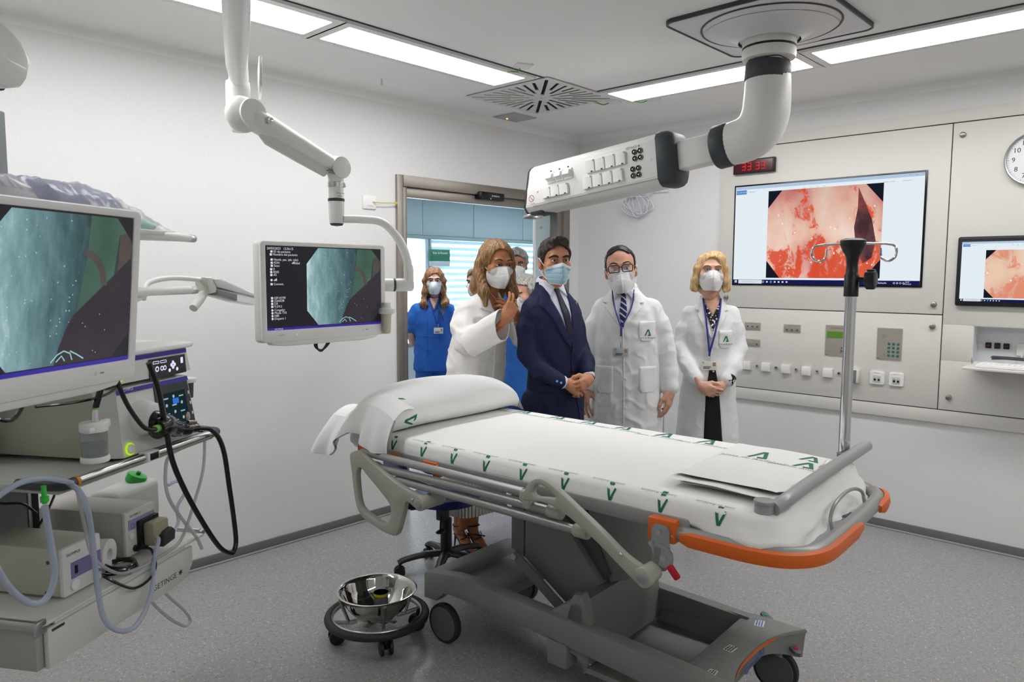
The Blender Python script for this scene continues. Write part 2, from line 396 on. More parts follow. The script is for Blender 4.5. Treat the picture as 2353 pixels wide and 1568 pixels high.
for k, q in enumerate(slots):
    c = ((q[0][0] + q[2][0]) / 2, (q[0][1] + q[2][1]) / 2); a = math.atan2(c[1], c[0])
    ob('slot_blade', MB().box((0, .007, .002), (math.hypot(q[2][0] - q[1][0], q[2][1] - q[1][1]), .0015, .006), M=TR(c[0], c[1], 0, 0, 0, math.degrees(a))), m_dark, t)
ob('hub_screw', MB().cyl((0, 0, -.006), (0, 0, 0), .008, n=10), m_alu, t)
t = thing('emergency_light', 'flat grey emergency light with a small orange lamp near the air diffuser', 'light', (-.98, -.172, H - .005))
ob('cover', MB().prism(rrect(.235, .20, .006), .006), mat('grey_cover', 'a9abb2', .45), t)
ob('rim', MB().prism(rrect(.25, .215, .006), .004, TR(0, 0, .002), [rrect(.235, .20, .006)]), mat('grey_rim', 'c6c6c6', .5), t)
ob('pilot_lamp', MB().sphere((-.03, .05, -.003), .008, 10, 6), emis('pilot_orange', 'ff9a50', 3), t)
t = thing('sprinkler_head', 'tiny ceiling sprinkler head above the left wall', 'sprinkler', (-2.29, -.323, H))
ob('rosette', MB().lathe([(.0, -.004), (.018, -.004), (.03, 0)]), m_white, t); ob('stem', MB().cyl((0, 0, -.035), (0, 0, 0), .005, n=10).cyl((0, 0, -.04), (0, 0, -.036), .011, n=12), m_chrome, t)
m_yg = mat('yellow_green_wire', 'c9c23a', .5); m_grn = mat('wire_green', '4a8a3a', .5)
def earth_box(x, y, rz, label):
    t = thing('earth_junction_box', label, 'junction box', (x, y, H - .004), rz, 'earth wire boxes on the ceiling')
    ob('cover', MB().box((0, 0, 0), (.09, .09, .010), .003), m_ltrim, t)
    ob('wire', MB().tube(spline([(.01, -.03, -.008), (.015, -.06, -.016), (.03, -.085, -.012), (.05, -.10, -.006)], 5), .0035, 6), m_grn, t)
    ob('lug', MB().box((.055, -.105, -.008), (.022, .014, .007), .002), m_yg, t)
earth_box(-1.93, -1.12, 150, 'small white ceiling earth box above the left light panel')
earth_box(-.90, -.99, 200, 'small white ceiling earth box at the corner of the air diffuser')
earth_box(-.80, -1.22, 180, 'small white ceiling earth box beside the right light panel')

# ---------------------------------------------------------------- technical wall on the right
m_cream = mat('cream_lacquer', 'dbd8d0', .42, spec=.4, bump=.02, bscale=80); m_gap = mat('shadow_gap', '3d3c3a', .8)
m_knob = mat('satin_nickel', 'a39c92', .35, 1.)
t = thing('wall_panel_unit', 'cream built-in wall panel unit carrying the screens and switches', 'wall panel', (0, -3.0, .729))
def wp(lo, hi): return MB().cube((-.02, lo[0] + 3.0, lo[1] - .729), (.0, hi[0] + 3.0, hi[1] - .729), .0015)
def wknob(par, y, z):
    ob('knob', MB().lathe([(0, .016), (.010, .016), (.015, .013), (.017, .006), (.017, 0)], M=frame((-.02, y + 3, z - .729), (0, 1, 0), (0, 0, 1)) @ TR(rx=180)), m_knob, par)
YE = -5.4; g = .003
p1 = ob('panel', wp((-2.79 + g, 1.385 + g), (-1.318, 2.51 - g)), m_cream, t); wknob(p1, -2.74, 1.445); wknob(p1, -1.388, 1.458)
p2 = ob('panel', wp((-2.79 + g, .811 + g), (-1.318, 1.385 - g)), m_cream, t); wknob(p2, -2.74, 1.313)
b = wp((-4.2, .811 + g), (-2.79 - g, RZ0)); c = wp((-4.2, RZ1), (-2.79 - g, 2.51 - g)); e = wp((RY1, RZ0), (-2.79 - g, RZ1)); h = wp((-4.2, RZ0), (RY0, RZ1))
for q in (c, e, h): b.add(q.v, q.f)
p3 = ob('panel', b, m_cream, t); wknob(p3, -2.843, 2.436); wknob(p3, -2.847, .891)
ob('panel', wp((YE, .811 + g), (-4.2 - 2 * g, 2.51 - g)), m_cream, t)
ob('lower_rail', wp((YE, .729), (-1.318, .811 - g)), m_cream, t); ob('upper_rail', wp((YE, 2.51 + g), (-1.318, 2.585)), m_cream, t)
ob('shadow_backing', MB().cube((-.006, YE + 3, .004), (-.0005, -1.32 + 3, 2.52 - .729)).cube((-.006, RY1 + 3 - .001, RZ0 - .729), (-.005, RY1 + 3, RZ1 - .729)), m_gap, t).data
# the backing leaves the recess open
bk = [c for c in t.children if c.name.startswith('shadow_backing')][0]; bpy.data.objects.remove(bk)
b = MB()
for lo, hi in (((RY1, .733), (-1.32, 2.52)), ((YE, .733), (RY0, 2.52)), ((RY0, .733), (RY1, RZ0)), ((RY0, RZ1), (RY1, 2.52))): b.cube((-.006, lo[0] + 3, lo[1] - .729), (-.0005, hi[0] + 3, hi[1] - .729))
ob('shadow_backing', b, m_gap, t)
b = MB(); y0, y1, z0, z1 = RY0 + 3, RY1 + 3, RZ0 - .729, RZ1 - .729
b.cube((.09, y0, z0), (.1, y1, z1)).cube((-.018, y0, z0 - .002), (.1, y1, z0 + .004)).cube((-.018, y0, z1 - .004), (.1, y1, z1 + .002)).cube((-.018, y1 - .004, z0), (.1, y1 + .002, z1)).cube((-.018, y0 - .002, z0), (.1, y0 + .004, z1))
ob('recess_liner', b, mat('recess_white', 'd9dadb', .5), t)
ob('wall_seam', MB().cube((-.0015, -.878 + 3, -.66), (.001, -.8745 + 3, .2)), m_gap, t)

# ---- helpers for things on the right wall: local x = -y (to the right), local y = up, local z = out of the wall
def rwall(y, z, x=-.02): return Matrix(((0, 0, -1, x), (-1, 0, 0, y), (0, 1, 0, z), (0, 0, 0, 1)))
m_tvb = mat('tv_black_gloss', '0a0b0d', .2); m_scr = emis('screen_white', 'eaf4fb', .93)
def flesh_mat(name, gain=1., warm=0.):
    m = bpy.data.materials.new(name); m.use_nodes = True; N = NT(m); N.n.remove(N.n['Principled BSDF'])
    tc = N('TexCoord'); v = tc.outputs['Object']
    mp = N('Mapping'); mp.inputs['Scale'].default_value = (1, .62, 1); mp.inputs['Rotation'].default_value = (0, 0, .35); N.link(v, mp.inputs[0]); vv = mp.outputs[0]
    big = N('TexNoise', i_Scale=3.2, i_Detail=3.0); N.link(vv, big.inputs['Vector'])
    base = N.ramp(big.outputs[0], [(.30, lin('f6e6da')), (.48, lin('eec2ae')), (.60, lin('d9938a')), (.72, lin('a9585a'))])
    # bands of folds towards the top
    sp = N('SeparateXYZ'); N.link(v, sp.inputs[0]); up = N.math('MULTIPLY', sp.outputs[1], 1.1)
    base = N.mix(N.math('MAXIMUM', up, 0.), base, lin('a86a68'))
    p = N('TexNoise', i_Scale=13.0, i_Detail=9.0, i_Roughness=.72, i_Distortion=.5); N.link(vv, p.inputs['Vector'])
    q = N('TexNoise', i_Scale=4.5, i_Detail=2.0); N.link(vv, q.inputs['Vector'])
    s = N.math('ADD', p.outputs[0], N.math('MULTIPLY', q.outputs[0], .55)); s = N.math('SUBTRACT', s, N.math('MULTIPLY', sp.outputs[1], .28))
    patch = N.ramp(s, [(.80, (0, 0, 0)), (.86, (1, 1, 1))])
    col = N.mix(N.math('MULTIPLY', patch, .9), base, lin('dd4a26'))
    w = N('TexVoronoi', i_Scale=34.0); N.link(v, w.inputs['Vector']); sc = N('SeparateColor'); N.link(w.outputs['Color'], sc.inputs[0])
    gl = N.math('MULTIPLY', N.math('GREATER_THAN', sc.outputs[0], .88), N.math('LESS_THAN', w.outputs['Distance'], .16))
    col = N.mix(gl, col, (1, 1, .98)); 
    if warm: col = N.mix(warm, col, lin('f3e3bd'))
    e = N('Emission'); e.inputs[1].default_value = gain; N.link(col, e.inputs[0]); N.link(e.outputs[0], N.n['Material Output'].inputs[0]); return m
def quad(x0, y0, x1, y1, z=0.): return [(x0, y0, z), (x1, y0, z), (x1, y1, z), (x0, y1, z)], [[0, 1, 2, 3]]
def desktop(t, Wd, Hh, x0, y0, pic, pm, par_dark, full=True):
    """photo viewer window on a computer screen; screen spans x0..x0+Wd, y0..y0+Hh"""
    k = Wd / 1.22
    sc = ob('display', MB().add(*quad(x0, y0, x0 + Wd, y0 + Hh, .001)), m_scr, t)
    tb = ob('task_bar', MB().add(*quad(x0, y0, x0 + Wd, y0 + .030 * k, .0016)), emis('taskbar_blue', '1b1f57', .8), t)
    ob('title_bar', MB().add(*quad(x0, y0 + Hh - .022 * k, x0 + Wd, y0 + Hh, .0016)), emis('titlebar_blue', 'bcd5ee', .85), t)
    ob('search_box', MB().add(*quad(x0 + .04 * k, y0 + .002, x0 + .215 * k, y0 + .028 * k, .0019)), emis('search_white', 'e4eaf3', .9), t)
    ob('button', MB().add(*quad(x0 + .005, y0 + Hh - .055 * k, x0 + .083 * k, y0 + Hh - .026 * k, .0017)), emis('button_blue', '5b8fd6', .9), t)
    g = MB(); wt = emis('screen_glyph_white', 'f4f6ff', .9)
    g.text('Ver todas las fotos', .011 * k, TR(x0 + .048 * k, y0 + Hh - .040 * k, .002)).text('11°C  Soleado', .016 * k, TR(x0 + Wd - .235 * k, y0 + .015 * k, .002))
    g.text('18:47', .011 * k, TR(x0 + Wd - .07 * k, y0 + .021 * k, .002)).text('20/03/2023', .010 * k, TR(x0 + Wd - .07 * k, y0 + .009 * k, .002))
    for i in range(4): g.add(*quad(x0 + (.012 + .009 * (i % 2)) * k, y0 + (.008 + .009 * (i // 2)) * k, x0 + (.0195 + .009 * (i % 2)) * k, y0 + (.0155 + .009 * (i // 2)) * k, .002))
    for i in range(7):
        cx = x0 + (.225 + .028 * i) * k
        if i in (0,): g.prism(circ(.007 * k, 12), 0, TR(cx, y0 + .015 * k, .002), [circ(.005 * k, 12)])
        elif i == 2: pass
        else: g.add(*quad(cx - .006 * k, y0 + .010 * k, cx + .006 * k, y0 + .020 * k, .002))
    for i in range(4): g.prism(circ(.006 * k, 10), 0, TR(x0 + Wd - (.145 - .018 * i) * k, y0 + .015 * k, .002), [circ(.004 * k, 10)])
    ob('screen_text', g, wt, t); ob('app_icon', MB().prism(circ(.008 * k, 14), 0, TR(x0 + .281 * k, y0 + .015 * k, .0021)), emis('icon_blue', '3a9be0', .9), t)
    g = MB(); g.text('+  Agregar a', .013 * k, TR(x0 + .12 * k, y0 + Hh - .040 * k, .002)).text('Editar y crear', .012 * k, TR(x0 + Wd - .20 * k, y0 + Hh - .042 * k, .002)).text('Compartir', .012 * k, TR(x0 + Wd - .10 * k, y0 + Hh - .042 * k, .002))
    g.text('Escribe aquí para buscar', .011 * k, TR(x0 + .125 * k, y0 + .015 * k, .0021)).text('Fotos', .011 * k, TR(x0 + .03 * k, y0 + Hh - .012 * k, .002))
    for i in range(4): g.prism(circ(.007 * k, 10), 0, TR(x0 + Wd / 2 + (-.12 + .045 * i) * k, y0 + Hh - .043 * k, .002), [circ(.0055 * k, 10)])
    for i in range(3): g.prism(rrect(.009 * k, .009 * k, .001), 0, TR(x0 + Wd - (.012 + .035 * i) * k, y0 + Hh - .011 * k, .002), [rrect(.007 * k, .007 * k, .001)])
    ob('window_text', g, emis('text_grey', '8d97a3', .9), t)
    px0, py0, px1, py1 = pic; w = px1 - px0; hh = py1 - py0
    ob('picture_frame', MB().add(*quad(px0, py0, px1, py1, .002)), emis('picture_dark', '1d2030', .7), t)
    a = [(.0, .20), (.0, .80), (.13, 1), (.86, 1), (1, .80), (1, .20), (.87, 0), (.13, 0)]
    cx, cy = (px0 + px1) / 2, (py0 + py1) / 2
    im = ob('endoscopy_picture', MB().add([((p - .5) * w, (q - .5) * hh, 0) for p, q in a], [list(range(8))[::-1]]), pm, t, M=TR(cx, cy, .003), recalc=False)
    ob('dark_fold', MB().prism([((p - .5) * w, (q - .5) * hh) for p, q in ((.80, .97), (.86, .80), (.92, .62), (.955, .40), (.93, .22), (.86, .16), (.80, .30), (.775, .55), (.80, .75))], 0, TR(cx, cy, .0036)), par_dark, t)
def dark_fold_mat(nm):
    m = bpy.data.materials.new(nm); m.use_nodes = True; N = NT(m); N.n.remove(N.n['Principled BSDF']); tc = N('TexCoord')
    nz = N('TexNoise', i_Scale=9.0, i_Detail=6.0); N.link(tc.outputs['Object'], nz.inputs['Vector'])
    c = N.ramp(nz.outputs[0], [(.35, lin('4a3036')), (.52, lin('6b4446')), (.66, lin('a04a42'))]); e = N('Emission'); e.inputs[1].default_value = .9; N.link(c, e.inputs[0]); N.link(e.outputs[0], N.n['Material Output'].inputs[0]); return m
m_fold = dark_fold_mat('picture_dark_fold')
t = thing('wall_television', 'large wall screen showing a red and white endoscopy picture', 'television', M=rwall(-2.051, 1.547))
ob('housing', MB().box((0, .352, -.003), (1.24, .705, .022), .004), m_tvb, t)
t2 = ob('screen_glass', MB().add(*quad(-.612, .008, .612, .697, .0085)), m_tvb, t)
scr = bpy.data.objects.new('screen', None); 
bpy.data.objects.remove(scr)
def lift(t, z):
    for c in t.children:
        if c.name.split('.')[0] in ('display', 'task_bar', 'title_bar', 'search_box', 'button', 'screen_text', 'app_icon', 'window_text', 'picture_frame', 'endoscopy_picture', 'dark_fold'): c.location.z += z
desktop(t, 1.216, .683, -.608, .010, (-.365, .053, .378, .648), flesh_mat('endoscopy_image', .95), m_fold); lift(t, .009)
t = thing('wall_monitor', 'black framed monitor above the keyboard shelf at the right edge', 'monitor', M=rwall(-3.19, 1.444))
ob('housing', MB().box((0, .2, .014), (.672, .402, .03), .012, 3), m_black, t)
desktop(t, .622, .345, -.312, .026, (-.19, .049, .19, .322), flesh_mat('endoscopy_image_warm', .95, .28), m_fold); lift(t, .0295)
# red digital clock
t = thing('digital_wall_clock', 'black digital clock with a dark red window above the large screen', 'clock', M=rwall(-1.577, 2.328))
ob('housing', MB().box((0, .049, .014), (.30, .098, .03), .003), m_black, t)
ob('red_window', MB().box((0, .049, .030), (.275, .076, .002)), mat('red_acrylic', '4d0d14', .12), t)
g = MB()
for i, dx in enumerate((-.07, -.03, .03, .07)):
    for (a, c, e, f) in ((-.012, .026, .012, .03), (-.012, .049, .012, .053), (-.012, .072, .012, .076), (.010, .03, .014, .074)): g.add(*quad(dx + a, c - .003, dx + e, f - .003, .0316))
ob('led_digits', g, emis('red_led', 'ff2a30', 1.2), t)
# analogue clock
t = thing('wall_clock', 'round white wall clock with black numerals cut by the right edge', 'clock', M=rwall(-3.205, 2.262))
ob('rim', MB().lathe([(.142, 0), (.148, .012), (.148, .026), (.142, .032), (.136, .030), (.134, .022)], n=48), mat('silver_rim', 'b9b9ba', .3, .9), t)
ob('dial', MB().lathe([(0, .020), (.137, .020)], n=48), mat('dial_white', 'edeeee', .5), t)
g = MB(); mk = MB()
for i in range(12):
    a = R(90 - 30 * (i + 1)); g.text(str(i + 1), .038, TR(.103 * math.cos(a), .103 * math.sin(a), .0206))
for i in range(60):
    a = R(6 * i); mk.box((0, 0, 0), (.005 if i % 5 else .008, .0012 if i % 5 else .002, .0004), M=TR(.128 * math.cos(a), .128 * math.sin(a), .0206, rz=6 * i))
ob('numerals', g, m_ink, t); ob('minute_marks', mk, m_ink, t)
ob('hour_hand', MB().box((.03, 0, .023), (.07, .006, .001), M=TR(rz=-122)), m_ink, t); ob('minute_hand', MB().box((.045, 0, .025), (.11, .0045, .001), M=TR(rz=-112)), m_ink, t)
# switch panels
m_beige = mat('beige_anodised', 'a8a195', .45, .3); m_teal = mat('teal_key', '24706c', .45); m_beif = mat('beige_rim', 'c7c2b8', .4)
def ctrl(y, z, w, h, label, keys, txt=(), extra=None, cat='switch panel'):
    t = thing('key_switch' if cat == 'switch panel' else 'control_panel', label, cat, M=rwall(y, z - h / 2))
    ob('faceplate', MB().prism(rrect(w, h, .004), .004, TR(0, h / 2, .002), bev=.0008), m_beige, t)
    ob('bezel', MB().prism(rrect(w + .006, h + .006, .006), .003, TR(0, h / 2, .0015), [rrect(w, h, .004)]), m_beif, t)
    for x, yy, s in keys: ob('key', MB().box((x, yy, .005), (s, s, .003), .0015), m_teal, t)
    g = MB()
    for s, sz, x, yy in txt: g.text(s, sz, TR(x, yy, .0044))
    if txt: ob('lettering', g, m_ink, t)
    return t
ctrl(-1.597, 1.256, .116, .051, 'small three-key panel, upper left one under the large screen', [(-.035, .024, .012), (0, .024, .012), (.036, .024, .012)], [('TOMA DE CORRIENTE', .006, 0, .044), ('▬▬', .006, -.045, .005)])
ctrl(-1.599, 1.138, .116, .050, 'small one-key panel below the upper left key panel', [(.035, .016, .012)], [('ALARMA', .006, 0, .043), ('▬▬', .006, -.045, .005)])
ctrl(-1.882, 1.255, .115, .052, 'small three-key panel left of the gas alarm panel', [(-.035, .016, .013), (.0, .016, .013), (.036, .016, .013)], [('PUESTO DE CONTROL', .006, 0, .044), ('·      ·      ·', .012, 0, .033)])
t = ctrl(-2.185, 1.19, .152, .202, 'beige gas alarm panel with a green display behind the drip pole', [(.03, .036, .014)], [('ALARMA DE GASES', .011, 0, .183), ('SILENCIO', .006, .03, .02), ('▬▬', .007, -.06, .006)], cat='control panel')
ob('display', MB().box((-.004, .14, .005), (.125, .042, .002)), mat('lcd_green', '4e7a22', .25, emit='4e7a22', es=.25), t); ob('lamp_dot', MB().sphere((.03, .056, .004), .005, 10, 6), m_dark, t)
t = ctrl(-2.503, 1.19, .145, .198, 'beige intercom panel with a twelve-key teal keypad', [(-.001 + .0265 * i, .027 + .0245 * j, .015) for i in range(3) for j in range(4)], [('▬▬', .007, -.06, .006), ('✎', .014, -.025, .03)], cat='control panel')
for a, r in ((0, 0), (6, .006), (10, .011)):
    for k in range(max(1, a)):
        ob('speaker_hole', MB().cyl((-.034 + r * math.cos(2 * math.pi * k / max(1, a)), .147 + r * math.sin(2 * math.pi * k / max(1, a)), .0035), (-.034 + r * math.cos(2 * math.pi * k / max(1, a)), .147 + r * math.sin(2 * math.pi * k / max(1, a)), .0043), .0013, n=6), m_dark, t)
# five blank covers and five earth studs
nth = ('first', 'second', 'third', 'fourth', 'fifth')
def cover(y, z): 
    t = thing('outlet_cover', '', 'outlet cover', M=rwall(y, z - .03), group='square white outlet covers in a row')
    ob('flap', MB().prism(rrect(.062, .058, .004), .012, TR(0, .03, .016), bev=.003), m_white, t); ob('base', MB().prism(rrect(.064, .064, .004), .010, TR(0, .03, .005)), m_offw, t); return t
c0 = cover(-1.566, .973)
for i, y in enumerate((-1.566, -1.709, -1.852, -1.994, -2.136)):
    q = c0 if i == 0 else dup(c0, rwall(y, .943)); q['label'] = 'square white outlet cover, %s from the left in its row' % nth[i]
def stud():
    t = thing('earth_stud', '', 'socket', M=rwall(-1.641, .965), group='round earth studs between the outlet covers')
    ob('ring', MB().lathe([(.006, .010), (.0095, .010), (.011, .008), (.011, 0)], c=(0, .011, 0), n=18), m_chrome, t); ob('core', MB().cyl((0, .011, .0), (0, .011, .007), .0062, n=12), mat('stud_olive', '4a4a22', .4), t); return t
c0 = stud()
for i, y in enumerate((-1.641, -1.781, -1.922, -2.064, -2.206)):
    q = c0 if i == 0 else dup(c0, rwall(y, .965)); q['label'] = 'round earth stud right of the %s outlet cover' % nth[i]
t = thing('key_box', 'grey fronted box just right of the drip pole on the panel', 'box', M=rwall(-2.305, .93))
ob('body', MB().box((0, .04, .02), (.066, .082, .04), .003), m_offw, t); ob('front', MB().box((-.006, .04, .041), (.054, .082, .004), .001), mat('grey_front', '77797f', .4), t)
def data_socket(y, label):
    t = thing('data_socket', label, 'socket', M=rwall(y, .928), group='double data sockets')
    ob('frame', MB().prism(rrect(.086, .086, .012), .012, TR(0, .043, .006), bev=.003), m_white, t)
    ob('insert', MB().box((0, .04, .0135), (.046, .046, .003), .001), m_offw, t)
    for x in (-.0115, .0115):
        ob('port', MB().box((x, .031, .0146), (.013, .013, .003)), m_black, t)
        ob('shutter', MB().box((x, .05, .0155), (.021, .018, .002), .001), mat('clear_shutter', 'cfd1d2', .3), t)
    ob('lettering', MB().text('RED DE DATOS', .005, TR(0, .074, .0124)), m_ink, t)
data_socket(-2.443, 'white double data socket, the one left of its twin'); data_socket(-2.556, 'white double data socket, the one right of its twin')
# keyboard shelf
t = thing('keyboard_shelf', 'cream fold-down keyboard shelf under the black framed monitor', 'shelf', M=rwall(-3.287, 1.098, -.018))
ob('board', MB().cube((-.334, -.006, -.03), (.33, .006, .235), .002), m_cream, t); ob('latch', MB().box((.09, -.001, .2355), (.02, .003, .002)), m_dark, t)
ob('hinge', MB().cyl((-.328, .006, -.0), (-.328, .04, -.0), .006, n=8), m_chrome, t)
def keyboard():
    t = thing('keyboard', 'white keyboard on the cream fold-down shelf', 'keyboard', M=rwall(-3.245, 1.1045, -.018))
    ob('base', MB().cube((-.235, 0, .035), (.235, .018, .195), .004), m_white, t)
    for r in range(5):
        for k in range(16):
            ob('key', MB().box((-.208 + .0278 * k, .0195, .062 + .027 * r), (.0235, .006, .022), .002, 1), mat('key_white', 'f2f2ef', .45), t)
keyboard()
t = thing('recess_switch', 'row of black control buttons inside the keyboard recess', 'switch', M=rwall(-3.06, 1.19, .09))
for i, x in enumerate((-.045, .0, .045)):
    q = ob('button', MB().box((x, .02, .006), (.030, .034, .012), .003), m_black, t)
    ob('button_mark', MB().box((x, .02, .0125), (.018, .006, .001)), mat('mark_red', 'a3222a', .5) if i == 0 else m_dark, q)
ob('key_lock', MB().cyl((-.085, .02, 0), (-.085, .02, .012), .008, n=12), m_chrome, t)
t = thing('recess_outlet', 'white outlet in the keyboard recess cut by the right edge', 'socket', M=rwall(-3.19, 1.165, .09))
ob('plate', MB().box((0, .03, .006), (.07, .07, .012), .004), m_white, t)
ob('lead', MB().tube(spline([(0, .02, .012), (-.01, -.02, .03), (-.03, -.045, .06)], 6), .002, 6), m_white, t)
b = MB(); random.seed(3)
for k in range(5): b.tube(spline([(-.11 + random.uniform(-.01, .01), .006 + .004 * k, .0 + random.uniform(-.01, .01)), (-.04, .012 + .003 * k, .012), (.05, .010 + .003 * k, .012), (.12, .004 + .003 * k, 0)], 6), .004, 6)
ob('bagged_cable', b, mat('bagged_cable_grey', '4e5258', .3), None, M=rwall(-3.16, 1.1285, .035), label='dark cable bundle behind the white keyboard', cat='cable')
# cable coil and plate left of the panel unit
t = thing('wall_plate', 'small white socket plate behind the service beam on the right wall', 'socket', M=rwall(-.81, 2.25, 0))
ob('plate', MB().box((0, .028, .006), (.135, .056, .012), .003), m_white, t)
for x in (0, .035): ob('port', MB().box((x, .028, .0125), (.02, .012, .001)), m_black, t)
b = MB(); random.seed(5)
for k in range(7):
    cx, cz, rx, rz_ = random.uniform(-.03, .03), random.uniform(-.02, .02), random.uniform(.08, .12), random.uniform(.06, .09)
    b.tube([(cx + rx * math.cos(a) + .02 * math.sin(2 * a + k), cz + rz_ * math.sin(a) - .03 * math.cos(a), .015 + .006 * k + .008 * math.sin(3 * a + k)) for a in [2 * math.pi * i / 24 for i in range(24)]], .004, 6, True)
b.tube(spline([(.08, .05, .03), (.15, .08, .03), (.2, .1, .02), (.22, .085, .012)], 6), .004, 6)
ob('cable_coil', b, mat('white_cable', 'e2e1ea', .4), None, M=rwall(-.60, 2.175, 0), label='coiled white cable hanging on the right wall under the service beam', cat='cable')
# left wall switch plate
t = thing('switch_plate', 'square white earth plate left of the door frame', 'switch', (-2.159, 0, 2.03))
ob('frame', MB().box((0, -.005, .043), (.1, .01, .086), .003), m_white, t); ob('insert', MB().box((.005, -.011, .045), (.05, .004, .05), .001), m_white, t)
ob('wire', MB().tube(spline([(.02, -.012, .045), (.06, -.03, .042), (.13, -.03, .046), (.2, -.026, .05)], 6), .003, 6), m_yg, t); ob('lug', MB().box((.2, -.026, .05), (.022, .008, .012), .002), mat('lug_yellow', 'd8b52a', .5), t)
# ---------------------------------------------------------------- stretcher (local x = head to foot, y = across, z up)
BEDM = Matrix.Translation((-3.077, -1.376, 0)) @ Matrix.Rotation(R(-86.75), 4, 'Z')
m_bed = mat('grey_moulded_shell', '868884', .5, bump=.05, bscale=500); m_bed2 = mat('grey_steel_paint', '7c7e7c', .45); m_tubeg = mat('silver_grey_paint', '9fa09e', .35, .35)
m_pgrey = mat('beige_grey_moulding', 'adaea1', .45, bump=.04, bscale=600); m_orange = mat('orange_bumper', 'd9651b', .42); m_tyre = mat('dark_tyre', '2b2c2e', .6); m_wheel = mat('grey_wheel_disc', '606264', .45)
m_zinc = mat('zinc_plate', 'b3b6b8', .3, .8); m_red = mat('red_grip', 'c01f2c', .4); m_dk = mat('underside_grey', '585a58', .6); m_blue = mat('print_blue', '3f63b5', .5); m_tealp = mat('teal_dot', '1f9088', .4)
t = thing('stretcher', 'grey hospital stretcher with orange bumpers standing across the room', 'stretcher', M=BEDM)
# base shell: beams, head well, housing, tray, foot fascia
def beam(y0, y1, pts_top, pts_bot): return MB().prism([(u, z) for u, z in pts_top] + [(u, z) for u, z in reversed(pts_bot)], y1 - y0, frame((0, (y0 + y1) / 2, 0), (1, 0, 0), (0, 0, 1)), bev=.012)
top = [(.115, .30), (.15, .312), (.30, .335), (.40, .337), (.9, .322), (1.40, .30), (1.52, .285), (1.56, .265)]
bot = [(.115, .185), (.19, .19), (.24, .235), (.32, .245), (.40, .238), (.8, .225), (1.2, .195), (1.40, .19), (1.56, .15)]
ob('base_beam', beam(.10, .165, top, bot), m_bed, t)
ob('base_beam', beam(.665, .725, [(u, z - .03) for u, z in top[:-1]] + [(1.5, .25)], [(u, z - .02) for u, z in bot[:-1]] + [(1.5, .15)]), m_bed, t)
b = MB(); b.cube((.11, .15, .20), (.20, .68, .302), .014, 3).cube((.19, .15, .21), (.36, .68, .255), .01).cube((.34, .15, .22), (.46, .68, .275), .01); ob('head_well', b, m_bed, t)
b = MB(); b.prism([(.80, .20), (.80, .325), (.86, .37), (.915, .405), (.955, .405), (.965, .37), (.985, .17)], .56, frame((0, .40, 0), (1, 0, 0), (0, 0, 1)), bev=.015)
b.prism([(.86, .29), (.885, .385), (.91, .425), (.945, .43), (.965, .40), (.985, .30)], .05, frame((0, .145, 0), (1, 0, 0), (0, 0, 1)), bev=.015); ob('lift_housing', b, m_bed, t)
b = MB(); b.cube((.96, .14, .125), (1.42, .69, .145)).cube((1.33, .14, .13), (1.42, .69, .265), .012); ob('tray', b, m_bed, t)
b = MB(); b.add([(.97, .66, .14), (1.36, .645, .14), (1.37, .668, .275), (.96, .70, .275)], [[0, 1, 2, 3]]); b.cube((.46, .2, .20), (.80, .24, .24)).cube((.46, .6, .20), (.80, .64, .24)); ob('tray_side', b, m_bed, t)
ob('drain_hole', MB().cyl((1.325, .61, .1455), (1.325, .61, .1465), .016, n=16), m_black, t)
arc = [(1.475 + .085 * (abs((v - .42) / .30) ** 2.6), v) for v in [.10 + .635 * i / 24 for i in range(25)]]
b = MB(); b.prism([(1.36, .10)] + arc + [(1.36, .735)], .022, TR(0, 0, .258), bev=.008); ob('foot_deck', b, m_bed, t)
def fas(i, j): u, v = arc[int(round(i * 24))]; d = 1 - min(1, abs((v - .42) / .30)) ** 3; return (u - .004 - (1 - j) * .01, v, .265 - (1 - j) * (.115 - .055 * d))
ob('foot_fascia', MB().grid(fas, 25, 6).grid(lambda i, j: tuple(Vector(fas(i, j)) - Vector((.02, 0, 0))), 25, 6), m_bed, t)
b = MB(); b.grid(lambda i, j: (arc[4 + int(round(i * 16))][0] + .0025, arc[4 + int(round(i * 16))][1], .2655 - .016 * (1 - (2 * i - 1) ** 4) * (1 - j) - .002), 17, 2); ob('orange_stripe', b, m_orange, t)
b = MB(); M0 = frame((1.4755, .47, .222), (0, 1, 0), (0, 0, 1)); b.text('GIVAS', .045, M0 @ TR(.03, 0, .001), sx=1.0); b.prism(circ(.022, 20), 0, M0 @ TR(-.075, 0, .001), [circ(.015, 20)]); ob('lettering', b, m_blue, t)
def sticker(u, v, w, h, rz, col, seed):
    o = ob('sticker', MB().box((0, 0, 0), (w, h, .0006), M=TR(u, v, .2698, rz=rz)), mat('sticker_white', 'dfe0e0', .6), t); random.seed(seed); g = MB()
    for k in range(3):
        x = -w * .42
        while x < w * .38:
            e = random.uniform(.004, .010); g.box((x + e / 2, h * (.28 - .27 * k), .0008), (e, h * .16, .0004), M=TR(u, v, .2698, rz=rz)); x += e + .003
    ob('sticker_print', g, col, o)
sticker(1.415, .66, .055, .035, 105, m_blue, 1); sticker(1.41, .40, .05, .035, 85, m_ink, 2); sticker(1.43, .20, .05, .03, 95, m_ink, 4)
